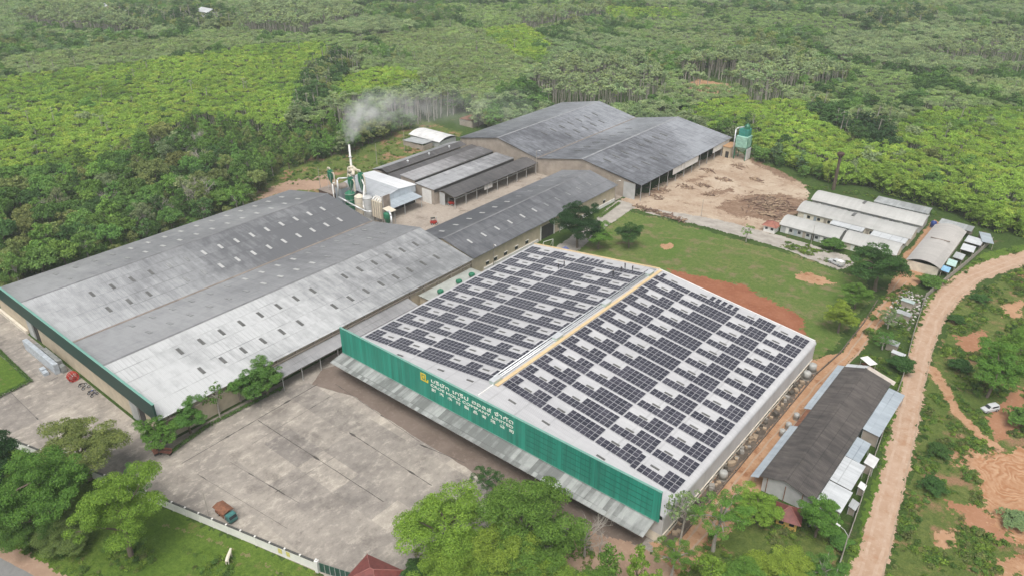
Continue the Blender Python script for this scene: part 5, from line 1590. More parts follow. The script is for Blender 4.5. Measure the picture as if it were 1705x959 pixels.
rub = [forest_proto(20 + i, 8, 1.75, 1.15, 6.6, 11, 0.85, 46, 0.24, M_barkp, 'dome') for i in range(5)]
mix = [forest_proto(40 + i, 11, 3.6, 3.8, 6.0, 30, 1.25, 34, 0.36, M_bark, 'full') for i in range(4)]
pal = [forest_proto(60 + i, 15, 2.0, 2.2, 12.2, 10, 0.85, 30, 0.44, M_barkp, 'full', .2) for i in range(4)]
palb = [forest_proto(70 + i, 14, 1.5, 1.8, 11.4, 5, 0.60, 22, 0.40, M_barkp, 'full', .2) for i in range(2)]
edg = [forest_proto(80 + i, 8, 2.4, 3.5, 3.9, 30, 0.95, 60, 0.24, M_bark, 'full') for i in range(3)]
C_all = proto_coll('stand_plants', rub + mix + pal + palb + edg)       # 0-4 rubber, 5-8 mixed, 9-12 tall pale, 13-14 nearly bare, 15-17 leafy to the ground

SITE = [(-96, -140), (-96, 42), (-105.1, 48.4), (-118.2, 65.6), (-120.9, 84.2), (-118.8, 103.0), (-122.2, 127.5), (-124.2, 151.5), (-122, 176), (-90, 150), (-90, 204), (2, 206), (8.6, 199.1), (36.1, 185.7), (54.0, 193.2), (80.0, 188.2), (92.0, 182.4), (99.8, 176.8), (108.0, 181.7), (133.3, 211.3), (260, 60), (200, -150)]
LIME = [[(-323.8, 27.0), (-335.9, 52.7), (-320.4, 107.9), (-310.1, 189.6), (-283.2, 221.6), (-226.5, 174.3), (-191.9, 134.2), (-154.5, 98.2), (-139.2, 73.1), (-144.7, 43.6), (-146.1, 17.7), (-162.4, -10.5), (-169.8, -28.9)],
        [(-200.4, 159.4), (-206.8, 200.1), (-178.8, 198.0), (-161.2, 182.8), (-166.0, 155.2), (-170.4, 136.9)],
        [(-37.0, 220.5), (-33.8, 244.6), (-22.9, 266.4), (-2.6, 274.2), (20.1, 256.9), (39.8, 254.0), (46.6, 237.8), (64.1, 226.6), (80.2, 208.9), (91.1, 195.5), (105.6, 184.8), (127.1, 164.7), (106.6, 162.4), (98.5, 160.2), (80.8, 173.4), (55.7, 182.8), (27.3, 196.6), (-3.1, 210.1), (-26.9, 213.7)],
        [(44.0, 269.1), (51.6, 297.8), (80.8, 329.6), (122.1, 365.8), (133.5, 170.0), (105.1, 188.1), (91.5, 198.6), (81.2, 211.4), (65.1, 231.2), (49.6, 240.2)],
        [(-241.6, 319.5), (-226.6, 353.5), (-171.1, 307.3), (-139.9, 254.4), (-165.5, 264.9), (-223.4, 304.9)], [(-285.9, 428.7), (-183.0, 490.7), (-157.8, 453.4), (-215.4, 396.2)]]
OLIVE = [[(-279.7, 245.5), (-262.6, 318.0), (-198.3, 311.4), (-131.4, 232.9), (-114.4, 175.4), (-147.7, 177.8), (-214.2, 225.4)], [(-389.7, 72.2), (-360.0, 223.6), (-313.5, 191.9), (-328.2, 111.7), (-340.4, 54.3)]]
PALE = [[(-124.7, 226.8), (-128.1, 271.8), (-106.4, 299.9), (-67.4, 264.6), (-53.0, 222.2), (-83.9, 190.2)], [(-81.6, 303.4), (-78.6, 333.4), (-41.1, 363.8), (3.3, 330.8), (-19.1, 292.2), (-57.2, 264.5)],
        [(13.1, 430.6), (31.1, 504.5), (71.1, 557.1), (85.2, 434.8), (24.4, 410.4)], [(-542.2, 136.5), (-519.8, 192.5), (-438.2, 192.6), (-390.7, 162.9), (-463.6, 133.4)], [(-419.0, 243.4), (-433.6, 290.8), (-338.8, 308.2), (-318.1, 227.5), (-365.0, 213.2)],
        [(-149.8, 157.9), (-135.1, 177.3), (-110.6, 155.2), (-131.5, 131.8)], [(-237.3, 183.2), (-244.0, 210.5), (-209.7, 185.5), (-216.4, 170.6)], [(-255.4, 375.6), (-232.3, 453.3), (-206.5, 422.5), (-215.9, 340.0)]]
DARK = [[(-60.3, 543.2), (-27.3, 596.4), (-5.9, 541.9), (-35.5, 477.3)], [(-231.6, 170.2), (-253.6, 204.6), (-223.2, 196.9), (-199.2, 160.3), (-162.0, 116.6), (-143.6, 90.3), (-183.6, 126.2)], [(3.7, 264.6), (8.2, 275.1), (28.3, 247.0), (42.6, 264.6), (52.4, 229.2), (37.2, 226.9)], [(-186.6, 66.3), (-193.5, 78.4), (-177.0, 74.1), (-152.1, 57.8), (-154.1, 51.4)], [(-491.9, 183.3), (-452.6, 233.5), (-406.4, 234.8), (-369.8, 206.6), (-406.6, 170.9)]]
PALE += [[(-124.9, 143.6), (-137.7, 167.8), (-121.3, 166.7), (-101.7, 143.8)], [(-164.2, 186.0), (-163.1, 195.6), (-134.4, 170.4), (-141.0, 165.1)], [(-34.0, 283.4), (-25.3, 307.5), (-8.4, 272.9), (-17.7, 253.7)], [(-155.7, 118.5), (-156.6, 131.1), (-135.2, 116.5), (-134.9, 105.1)]]
GAP = [[(-69.8, 288.9), (-70.8, 309.5), (-51.2, 311.0), (-41.2, 295.4), (-46.1, 271.0), (-60.6, 279.6)], [(-432.7, 210.4), (-442.4, 235.8), (-413.2, 232.6), (-408.2, 205.4)]]
fr = random.Random(5)
acc = {}
def put(kind, *row):
    acc.setdefault(kind, []).append(row)
def near_edge(x, y):
    """plants beside the cleared site are leafy to the ground"""
    return any(inpoly(x + a, y + b, SITE) for a, b in ((11, 0), (0, -11), (8, -8)))
MIXT = ['green', 'dark', 'green', 'blue', 'olive', 'green']
dist = 0
Y = -160.0
while Y < 1060:
    d_row = max(0.0, Y)
    sp = 3.0 if Y < 380 else 3.7
    X = -1080.0
    while X < 480:
        x, y = X + fr.uniform(-.38, .38) * sp, Y + fr.uniform(-.38, .38) * sp
        X += sp
        vx, vy = view(x, y, 8)
        if abs(vx) > 1.22 or vy > 1.30 or vy < -1.25: continue
        if inpoly(x, y, SITE) or inpoly(x, y, WOOD): continue
        if any(inpoly(x, y, q) for q in GAP): continue
        n1 = noise.noise(Vector((x * .011, y * .011, 2.0)))
        n2 = noise.noise(Vector((x * .035, y * .035, 7.0)))
        n3 = noise.noise(Vector((x * .005, y * .005, 12.0)))
        far = math.hypot(x - CV.x, y - CV.y)
        vd, vp = noise.voronoi(Vector((x / 105.0 + .06 * n2, y / 75.0 + .06 * n1, 0.5)))
        stand = int(abs(math.sin(vp[0].x * 12.9898 + vp[0].y * 78.233) * 43758.5)) % 5      # which block of the estate
        seam = vd[1] - vd[0] < .055                                                       # the overgrown line between blocks
        if any(inpoly(x, y, q) for q in DARK):
            kind, ids, sc, tn = 'mixed_woodland', (5, 8), fr.uniform(.95, 1.35), fr.choice(['dark', 'deep', 'dark', 'olive', 'grey'])
            if fr.random() < .25: ids = (13, 14)
        elif any(inpoly(x, y, q) for q in PALE):
            if fr.random() < .18: continue
            kind, ids, sc, tn = 'pale_trunk_stand', ((9, 12) if fr.random() < .7 else (13, 14)), fr.uniform(.85, 1.15), fr.choice(['grey', 'grey', 'olive', 'blue', 'grey'])
        elif any(inpoly(x, y, q) for q in LIME):
            kind, ids, sc, tn = 'lime_rubber_plantation', (0, 4), fr.uniform(.92, 1.10), fr.choice(['lime', 'lime', 'lime', 'yel'] if n2 + n1 > -.25 else ['lime', 'lime', 'mid'])
        elif any(inpoly(x, y, q) for q in OLIVE):
            kind, ids, sc, tn = 'olive_rubber_plantation', (0, 4), fr.uniform(.95, 1.15), fr.choice(['olive', 'olive', 'lime', 'grey', 'mid'])
        else:
            edge = far < 330
            if edge and x > 0:
                kind, ids, sc, tn = 'mixed_woodland', ((15, 17) if fr.random() < .7 else (5, 8)), fr.uniform(.55, 1.0), fr.choice(MIXT)
            elif n1 > .22 or (edge and x <= 0):
                kind, ids, sc, tn = 'mixed_woodland', (5, 8), fr.uniform(.75, 1.2), fr.choice(MIXT + ['grey'])
            else:
                kind, ids, sc, tn = 'green_rubber_plantation', (0, 4), fr.uniform(.9, 1.2) * (1.0, 1.25, .85, 1.1, 1.0)[stand], (fr.choice(['mid', 'grey', 'lime']), fr.choice(['grey', 'grey', 'blue']), fr.choice(['lime', 'mid', 'mid']), fr.choice(['blue', 'green', 'grey']), fr.choice(['olive', 'grey', 'mid']))[stand]
                if seam: kind, ids, sc, tn = 'mixed_woodland', (5, 8), fr.uniform(.7, 1.15), fr.choice(['dark', 'green', 'dark'])
        if kind == 'mixed_woodland' and fr.random() < .50: continue
        if kind == 'pale_trunk_stand' and fr.random() < .35: continue
        if kind.endswith('plantation') and near_edge(x, y): ids = (15, 17)
        if kind.endswith('plantation') and fr.random() < .014: ids, sc, tn = ((5, 8) if fr.random() < .6 else (13, 14)), fr.uniform(.75, 1.1), fr.choice(['dark', 'green', 'grey'])
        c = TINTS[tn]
        if kind in ('green_rubber_plantation', 'pale_trunk_stand', 'olive_rubber_plantation'): c = (c[0] * .5 + .095, c[1] * .5 + .125, c[2] * .5 + .068)  # far haze put into the colour: tints pulled towards pale grey-green
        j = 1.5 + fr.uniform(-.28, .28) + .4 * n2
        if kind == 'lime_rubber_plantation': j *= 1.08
        wx = sc * fr.uniform(.9, 1.2)
        hz = 2.2 * noise.noise(Vector((x * .006, y * .006, 4.0)))
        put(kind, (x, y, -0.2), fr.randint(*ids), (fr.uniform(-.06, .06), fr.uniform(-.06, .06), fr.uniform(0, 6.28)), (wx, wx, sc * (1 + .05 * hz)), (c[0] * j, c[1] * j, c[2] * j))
    Y += sp
for _ in range(5200):
    x, y = fr.uniform(-260, -60), fr.uniform(-90, 190)
    if not inpoly(x, y, WOOD): continue
    c = TINTS[fr.choice(['green', 'mid', 'olive', 'green'])]; j = fr.uniform(.9, 1.5); q = fr.uniform(.45, .8)
    put('wood_understorey', (x, y, -.2), fr.randint(15, 17), (0, 0, fr.uniform(0, 6.28)), (q, q, q * fr.uniform(.8, 1.1)), (c[0] * j, c[1] * j, c[2] * j))
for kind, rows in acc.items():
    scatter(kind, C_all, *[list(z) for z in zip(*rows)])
    print(kind, len(rows))

# ---- scrub and weeds: ground cover no one could count
def shrub_mesh(seed, n=7, R=.7, leaf=.22, dens=30):
    rs = np.random.RandomState(seed)
    return leaves_mesh('shrub', crown_clumps(rs, n, R, .5, .35, .45, dens * 3, 'dome'), leaf, rs, M_leafi, up=.5)
def tuft_mesh(seed):
    rs = np.random.RandomState(seed)
    return leaves_mesh('weed', [((rs.normal() * .35, rs.normal() * .35, .12), (.45, .45, .22), 9) for _ in range(5)], .17, rs, M_leafi, up=.3)
C_shr = proto_coll('shrub_plants', [shrub_mesh(90 + i) for i in range(4)] + [tuft_mesh(95 + i) for i in range(4)])
SCRUB = [(111.9, 16.3), (108.1, 50.9), (103.4, 77.7), (99.9, 120.7), (109.2, 157.6), (120.8, 178.4), (138.8, 118.8), (139.9, 34.1)]
BARE_P = [[(114.6, 60.8), (117.9, 59.0), (123.2, 66.7), (132.2, 70.7), (135.8, 36.6), (127.5, 38.7), (123.1, 41.2), (120.4, 45.5), (118.3, 52.8)], [(103.0, 103.1), (108.1, 110.8), (109.8, 101.7), (106.6, 95.7)], [(115.1, 73.5), (119.0, 90.4), (123.2, 77.5), (118.6, 66.5)], [(114.9, 41.9), (120.8, 43.9), (126.3, 38.5), (124.7, 37.2), (119.1, 37.9)], [(100.3, 86.7), (103.3, 86.0), (106.8, 80.4), (110.8, 72.6), (116.4, 67.0), (120.2, 64.3), (119.8, 62.3), (115.2, 64.8), (110.3, 69.6), (106.3, 77.2), (102.4, 82.2)], [(124.4, 31.3), (129.0, 37.5), (130.0, 31.1), (127.0, 28.7)], [(108.3, 128.4), (112.9, 134.2), (114.5, 123.5), (110.7, 122.3)]]
VERGE = [[(107.1, 12.4), (102.5, 46.4), (97.8, 73.1), (94.9, 96.4), (92.6, 121.0), (98.9, 159.4), (106.8, 173.4), (107.6, 168.6), (99.9, 154.0), (93.8, 125.4), (95.9, 93.7), (98.6, 73.7), (104.3, 39.2), (107.6, 12.8)],
         [(-9.7, -69.3), (-4.1, -64.8), (4.2, -61.4), (14.4, -53.0), (28.8, -46.3), (40.6, -42.1), (28.8, -56.9), (11.4, -65.5), (-5.2, -70.0)], [(86.1, 23.4), (103.8, 19.3), (107.7, 7.7), (86.2, -9.9), (85.9, 4.7)],
         [(81.6, 108.7), (87.4, 126.5), (90.5, 120.2), (94.0, 95.7), (95.9, 74.5), (90.2, 75.9), (87.8, 83.7)], [(-112.7, 51.1), (-129.8, 78.9), (-128.6, 114.6), (-128.1, 149.6), (-102.9, 146.5), (-92.8, 95.6), (-99.2, 77.8)],
         [(36.8, 183.8), (55.5, 188.3), (79.7, 185.3), (80.5, 182.0), (56.6, 184.7), (37.7, 178.3)], [(46.3, 130.8), (64.2, 132.1), (72.9, 126.5), (65.1, 124.5), (48.4, 125.7)], [(48.9, -24.8), (67.7, -2.4), (79.0, -15.8), (54.7, -35.7)]]
rows = []
for poly, num, big in [(SCRUB, 30000, .30)] + [(v, 2600, .22) for v in VERGE]:
    xs = [p[0] for p in poly]; ys = [p[1] for p in poly]
    area = (max(xs) - min(xs)) * (max(ys) - min(ys))
    for _ in range(min(num, int(area * 2.6))):
        x, y = fr.uniform(min(xs), max(xs)), fr.uniform(min(ys), max(ys))
        if not inpoly(x, y, poly) or any(inpoly(x, y, q) for q in BARE_P): continue
        nn = noise.noise(Vector((x * .16, y * .16, 3.0))) + .5 * noise.noise(Vector((x * .5, y * .5, 8.0)))
        if nn < -.05: continue
        isb = fr.random() < big
        s = fr.uniform(.4, 1.05) * (1.0 if isb else .85) * (.8 + .5 * max(0, nn))
        c = TINTS[fr.choice(['mid', 'green', 'lime', 'olive', 'mid', 'lime'])]
        j = fr.uniform(.75, 1.25)
        rows.append(((x, y, 0.0), fr.randint(0, 3) if isb else fr.randint(4, 7), (0, 0, fr.uniform(0, 6.28)), (s, s, s * fr.uniform(.7, 1.2)), (c[0] * j, c[1] * j, c[2] * j)))
scatter('scrub_undergrowth', C_shr, *[list(z) for z in zip(*rows)])
print('scrub', len(rows))

# ---- the air: even, thin haze round the whole place
hz = MB().box(-2700, -1000, -1.2, 2000, 3300, 101.0).build('haze', None)
hz.data.materials.clear()
hm = bpy.data.materials.new('haze_air'); hm.use_nodes = True
for nd in list(hm.node_tree.nodes):
    if nd.type == 'BSDF_PRINCIPLED': hm.node_tree.nodes.remove(nd)
pv = hm.node_tree.nodes.new('ShaderNodeVolumePrincipled')
pv.inputs['Color'].default_value = (0.86, 0.92, 0.95, 1)
pv.inputs['Density'].default_value = 0.0002
hm.node_tree.links.new(pv.outputs[0], hm.node_tree.nodes['Material Output'].inputs['Volume'])
hz.data.materials.append(hm)
tag(hz, kind='stuff')

# ================================================================== small things
def skin_mesh(name, nodes, edges, mats, pick, sub=1):
    """one continuous body grown round connected joints: nodes = [(x,y,z,r)], root first"""
    me = bpy.data.meshes.new(name)
    me.from_pydata([n[:3] for n in nodes], edges, [])
    o = bpy.data.objects.new(name, me); COL.objects.link(o)
    o.modifiers.new('skin', 'SKIN')
    sv = me.skin_vertices[0].data
    for i, n in enumerate(nodes):
        sv[i].radius = (n[3], n[3] if len(n) < 5 else n[4])
        sv[i].use_root = (i == 0)
    ss = o.modifiers.new('sub', 'SUBSURF'); ss.levels = sub; ss.render_levels = sub
    dg = bpy.context.evaluated_depsgraph_get()
    m2 = bpy.data.meshes.new_from_object(o.evaluated_get(dg))
    bpy.data.objects.remove(o)
    m2.materials.clear()
    for m in mats: m2.materials.append(m)
    for p in m2.polygons:
        p.material_index = pick(p.center); p.use_smooth = True
    m2.name = name
    return m2


M_skin = plain('skin', (0.30, 0.17, 0.11), 0.6, 0.1)
M_cloth = plain('dark_work_clothes', (0.03, 0.032, 0.04), 0.9, 0.2)
M_hat = plain('safety_helmet', (0.65, 0.62, 0.55), 0.5, 0.1)
pn = [(0, 0, .95, .15, .11), (0, 0, 1.2, .15, .11), (0, .0, 1.42, .17, .10), (0, 0, 1.52, .06), (0, .01, 1.60, .085), (0, .01, 1.70, .10), (0, .0, 1.78, .07),
      (.20, 0, 1.42, .06), (.28, .04, 1.15, .05), (.27, .18, .95, .04), (-.20, 0, 1.42, .06), (-.29, .0, 1.15, .05), (-.28, .10, .90, .04),
      (.10, 0, .88, .10), (.13, .06, .50, .07), (.13, .0, .09, .05), (.13, .13, .04, .045), (-.10, 0, .88, .10), (-.12, -.05, .50, .07), (-.13, -.10, .09, .05), (-.13, .03, .04, .045)]
pe = [(0, 1), (1, 2), (2, 3), (3, 4), (4, 5), (5, 6), (2, 7), (7, 8), (8, 9), (2, 10), (10, 11), (11, 12), (0, 13), (13, 14), (14, 15), (15, 16), (0, 17), (17, 18), (18, 19), (19, 20)]
PM = skin_mesh('person', pn, pe, [M_cloth, M_skin, M_hat], lambda c: 2 if c.z > 1.69 else (1 if c.z > 1.5 or (abs(c.x) > .23 and c.z < 1.05) else 0))
ppl = [(17.3, 57.1, 'person in dark clothes on the solar roof, alone near the left rear of the panels', 'white'), (17.5, 59.3, 'person in dark clothes standing just behind the lone roof worker', None),
       (32.2, 59.7, 'person in dark clothes on the solar roof, lowest of the group near the ridge', None), (32.7, 62.7, 'person in dark clothes in the middle of the roof group near the ridge', None),
       (32.3, 65.1, 'person in dark clothes at the far end of the roof group', None), (34.8, 64.6, 'person in dark clothes of the roof group, closest to the ridge walkway', None)]
for x, y, lb, _ in ppl:
    o = bpy.data.objects.new('person', PM); COL.objects.link(o)
    o.location = (x, y, szf(x) + 0.15); o.rotation_euler = (0, 0, rnd.uniform(0, 6.28))
    tag(o, lb, 'person', 'workers on the solar roof')
# white cow on the verge
M_cow = plain('cream_hide', (0.66, 0.61, 0.50), 0.8, 0.08)
cn = [(0, 0, 1.05, .33, .36), (0, .45, 1.08, .34, .36), (0, .85, 1.12, .24, .28), (0, 1.15, 1.25, .16, .17), (0, 1.40, 1.30, .14, .14), (0, 1.62, 1.12, .09, .09), (0, -.5, 1.08, .33, .35), (0, -.85, 1.10, .24, .28),
      (.2, .72, .80, .12), (.21, .76, .42, .07), (.21, .74, .05, .06), (-.2, .72, .80, .12), (-.21, .68, .42, .07), (-.21, .70, .05, .06),
      (.2, -.80, .80, .15), (.21, -.72, .48, .09), (.21, -.84, .36, .07), (.21, -.82, .05, .06), (-.2, -.80, .80, .15), (-.21, -.70, .48, .09), (-.21, -.82, .36, .07), (-.21, -.80, .05, .06),
      (0, -1.08, 1.15, .04), (0, -1.14, .7, .03), (.17, 1.34, 1.42, .04), (-.17, 1.34, 1.42, .04)]
ce = [(0, 1), (1, 2), (2, 3), (3, 4), (4, 5), (0, 6), (6, 7), (2, 8), (8, 9), (9, 10), (2, 11), (11, 12), (12, 13), (7, 14), (14, 15), (15, 16), (16, 17), (7, 18), (18, 19), (19, 20), (20, 21), (7, 22), (22, 23), (4, 24), (4, 25)]
o = bpy.data.objects.new('cow', skin_mesh('cow', cn, ce, [M_cow], lambda c: 0)); COL.objects.link(o)
o.location = (28.0, -47.6, 0); o.rotation_euler = (0, 0, math.radians(40))
tag(o, 'cream white cow seen from behind, standing on the grass outside the white wall', 'cow')

# ---- front boundary wall with posts, panels and dark coping; gate
M_cop = plain('mossy_coping', (0.075, 0.075, 0.07), 0.9, 0.3, 1.0)
fw = empty('front_wall', (20, -45, 0), 'white panelled boundary wall with dark mossy coping along the concrete yard', 'wall')
def run_wall(root, pts, step, h, t, pm, cm, post=0.28):
    for a, b in zip(pts, pts[1:]):
        a, b = Vector((*a, 0)), Vector((*b, 0))
        L = (b - a).length; k = max(1, round(L / step)); d = (b - a).normalized(); rz = math.atan2(d.y, d.x)
        for i in range(k):
            p = a + d * (L * (i + .5) / k)
            pa = MB().obox((p.x, p.y, 0), L / k - post, t, h, rz).build('panel', pm, root)
            if cm: MB().obox((p.x, p.y, h), L / k - post, t + .16, .14, rz).build('coping', cm, pa)
            q = a + d * (L * i / k)
            MB().obox((q.x, q.y, 0), post, post + .02, h + .22, rz).build('post', pm, root)
run_wall(fw, [(-44, -62.5), (-12, -53.5), (4.5, -49.0), (40.6, -39.7)], 3.2, 1.9, 0.16, M_white, M_cop)
M_sgy = plain('faded_yellow_paint', (0.62, 0.55, 0.18), 0.7, 0.2)
for q, w in ((33.6, .8), (35.2, .7)):
    y = -49.0 + (q - 4.5) * 9.3 / 36.1
    MB().obox((q + .05, y - .13, .65), w, .03, 1.0, math.atan2(9.3, 36.1)).build('painted_notice', M_sgy, fw)
gt = empty('entrance_gate', (44, -38.5, 0), 'dark green sliding entrance gate at the end of the white wall', 'gate')
M_dg = plain('dark_green_gate', (0.02, 0.075, 0.055), 0.5, 0.2)
rzg = math.atan2(1.9, 5.4)
MB().obox((44.0, -38.6, .15), 6.0, .08, 1.9, rzg).build('leaf', M_dg, gt)
for i in range(7):
    q = -2.85 + i * .95
    MB().obox((44.0 + q * math.cos(rzg) + .05 * math.sin(rzg), -38.6 + q * math.sin(rzg) - .07 * math.cos(rzg), .15), .07, .05, 1.95, rzg).build('upright', M_steel, gt)
MB().obox((40.9, -39.75, 0), .6, .6, 2.5, .25).build('gate_pillar', M_white, gt)
MB().lathe((40.9, -39.75, 2.5), [(.12, 0), (.2, .15), (.2, .3), (.05, .42)], 10).build('pillar_lamp', M_white, gt)

# ---- boundary wall by the dirt road
bw = empty('roadside_wall', (99, 80, 0), 'grey concrete panel wall following the inner edge of the dirt road', 'wall')
run_wall(bw, [(106.0, 8.0), (103.7, 29.0), (101.6, 45.4), (99.9, 60.9), (98.3, 76.3), (95.2, 96.4), (92.4, 119.5), (94.2, 133.6), (96.0, 147.0), (98.8, 171.0)], 2.6, 1.5, 0.10, plain('grey_wall_panel', (0.30, 0.275, 0.24), 0.9, 0.3, 0.8), None, .16)
# kerb along the service lane
kb = empty('lane_kerb', (82.5, 45, 0), 'low dark kerb wall between the field corner and the service lane', 'kerb')
run_wall(kb, [(82.6, 4.0), (82.8, 66.0), (84.0, 78.0), (83.9, 96.5), (83.0, 110.0)], 5.0, .45, .18, plain('dark_kerb', (0.14, 0.11, 0.085), 0.9, 0.3), None, .2)

# ---- vehicles
M_tyre = plain('tyre_rubber', (0.02, 0.02, 0.02), 0.9, 0.2)
def loft(mb, secs):
    """skin between equal-length outlines"""
    k = len(mb.v); m = len(secs[0])
    for s in secs: mb.v += [tuple(p) for p in s]
    for j in range(len(secs) - 1):
        for i in range(m):
            i2 = (i + 1) % m
            mb.f.append((k + j * m + i, k + j * m + i2, k + (j + 1) * m + i2, k + (j + 1) * m + i)); mb.m.append(mb.mi)
    mb.f.append(tuple(k + m - 1 - i for i in range(m))); mb.m.append(mb.mi)
    mb.f.append(tuple(k + (len(secs) - 1) * m + i for i in range(m))); mb.m.append(mb.mi)
    return mb


def vehicle(name, label, cat, loc, rz, kind, paint, group=None):
    """built about the origin, nose towards +x, then set down"""
    r = empty(name, (0, 0, 0), label, cat, group)
    def ring(x, w, z0, z1, c=.12): return [(x, -w, z0), (x, -w - 0, z1 - c), (x, -w + c, z1), (x, w - c, z1), (x, w, z1 - c), (x, w, z0)]
    wheels = (1.35, -1.3)
    if kind == 'suv':
        loft(MB(), [ring(-2.1, .74, .45, .95), ring(-2.0, .82, .32, 1.02), ring(-.9, .85, .30, 1.05), ring(.7, .85, .30, 1.04), ring(1.3, .82, .30, .98), ring(1.95, .78, .34, .88), ring(2.1, .66, .45, .75)]).build('body', paint, r)
        cb = loft(MB(), [ring(-2.02, .72, 1.0, 1.3), ring(-1.75, .70, 1.0, 1.66), ring(.0, .70, 1.0, 1.70), ring(.45, .70, 1.0, 1.62), ring(1.05, .74, 1.0, 1.08)]).build('cabin', paint, r)
        g = M_glassy
        for s in (-1, 1):
            MB().face([(-1.6, s * .735, 1.1), (.15, s * .735, 1.1), (.05, s * .715, 1.52), (-1.5, s * .715, 1.52)]).build('side_window', g, cb)
        MB().face([(.55, -.6, 1.60), (.55, .6, 1.60), (1.06, .66, 1.14), (1.06, -.66, 1.14)]).build('windscreen', g, cb)
        MB().face([(-1.80, .6, 1.6), (-1.80, -.6, 1.6), (-2.06, -.64, 1.1), (-2.06, .64, 1.1)]).build('rear_window', g, cb)
        wheels = (1.35, -1.3)
    elif kind == 'pickup':
        loft(MB(), [ring(-2.4, .8, .5, 1.0), ring(-.6, .84, .4, 1.02), ring(.9, .84, .38, 1.04), ring(2.2, .8, .42, .95), ring(2.45, .7, .5, .8)]).build('body', paint, r)
        cb = loft(MB(), [ring(-.5, .74, 1.0, 1.62), ring(.6, .74, 1.0, 1.66), ring(1.3, .76, 1.0, 1.08)]).build('cabin', paint, r)
        MB().face([(.68, -.6, 1.62), (.68, .6, 1.62), (1.26, .66, 1.14), (1.26, -.66, 1.14)]).build('windscreen', M_glassy, cb)
        for s in (-1, 1): MB().face([(-.35, s * .765, 1.1), (.7, s * .765, 1.1), (.55, s * .745, 1.5), (-.3, s * .745, 1.5)]).build('side_window', M_glassy, cb)
        MB().box(-2.35, -.78, 1.03, -.56, .78, 1.75).build('load_cover', M_white, r)
        wheels = (1.5, -1.45)
    elif kind == 'cart':
        MB().box(-1.3, -.6, .45, 1.2, .6, .75).build('deck', M_rust, r)
        MB().slab((-1.7, -1.0, 2.0), (1.7, -1.0, 2.0), (1.7, 1.0, 2.1), (-1.7, 1.0, 2.1), .06).build('canopy', M_white, r)
        for x in (-1.4, 1.4):
            for y in (-.8, .8): MB().tube((x, y, .1), (x, y, 1.98), .04).build('post', M_steel, r)
        wheels = (.9, -.9)
    elif kind == 'truck':
        loft(MB(), [ring(1.3, .95, .6, 2.1), ring(2.3, .95, .55, 2.15), ring(2.75, .92, .5, 1.25)]).build('cab', paint, r)
        MB().face([(2.36, -.8, 2.02), (2.36, .8, 2.02), (2.74, .82, 1.32), (2.74, -.82, 1.32)]).build('windscreen', M_glassy, r)
        MB().slab((-2.6, -1.25, 2.25), (1.25, -1.25, 2.25), (1.25, 0, 2.65), (-2.6, 0, 2.65), .06).build('rusty_roof', M_rust, r)
        MB().slab((-2.6, 0, 2.65), (1.25, 0, 2.65), (1.25, 1.25, 2.25), (-2.6, 1.25, 2.25), .06).build('rusty_roof', M_rust, r)
        MB().box(-2.5, -1.0, .8, 1.2, 1.0, 1.1).build('bed', M_rust, r)
        for x in (-2.4, 1.1):
            for y in (-1.0, 1.0): MB().tube((x, y, .8), (x, y, 2.3), .05).build('stake', M_steel, r)
        wheels = (1.9, -1.6)
    elif kind == 'forklift':
        MB().box(-1.1, -.55, .3, .9, .55, 1.1).build('body', paint, r)
        MB().box(-.9, -.55, 2.05, .5, .55, 2.13).build('overhead_guard', M_dark, r)
        for x in (-.85, .45):
            for y in (-.5, .5): MB().tube((x, y, 1.1), (x, y, 2.05), .04).build('guard_post', M_dark, r)
        for y in (-.35, .35): MB().box(.92, y - .06, .1, 1.04, y + .06, 2.4).build('mast', M_steel, r)
        for y in (-.3, .3): MB().box(1.05, y - .06, .1, 2.0, y + .06, .16).build('fork', M_steel, r)
        wheels = (.6, -.7)
    elif kind == 'motorbike':
        MB().tube((-.45, 0, .62), (.35, 0, .66), .12, .10, 7).build('body', paint, r)
        MB().box(-.65, -.12, .70, .0, .12, .80).build('seat', M_dark, r)
        MB().tube((.55, 0, .35), (.35, 0, .98), .04).build('fork', M_steel, r)
        MB().tube((.35, -.32, 1.0), (.35, .32, 1.0), .025).build('handlebar', M_steel, r)
        for x in (.6, -.6):
            w = MB().tube((x, -.05, .3), (x, .05, .3), .30, n=14).build('wheel', M_tyre, r)
            MB().tube((x, -.055, .3), (x, .055, .3), .17, n=10).build('rim', M_alu, w)
        wheels = ()
    for x in wheels:
        for y in (-.78, .78):
            w = MB().tube((x, y - .11, .34), (x, y + .11, .34), .34, n=14).build('wheel', M_tyre, r)
            MB().tube((x, y - .115, .34), (x, y + .115, .34), .19, n=10).build('rim', M_alu, w)
    if kind in ('suv', 'pickup'):
        nx = 2.1 if kind == 'suv' else 2.46
        for s in (-1, 1): MB().box(nx - .12, s * .62 - .12, .68, nx - .02 + .04, s * .62 + .12, .82).build('headlight', M_alu, r)
        for s in (-1, 1): MB().box(-nx - .0, s * .66 - .08, .72, -nx + .1, s * .66 + .08, .95).build('tail_light', M_redpl, r)
    r.location = (loc[0], loc[1], 0.0 if len(loc) < 3 else loc[2]); r.rotation_euler = (0, 0, rz)
    return r


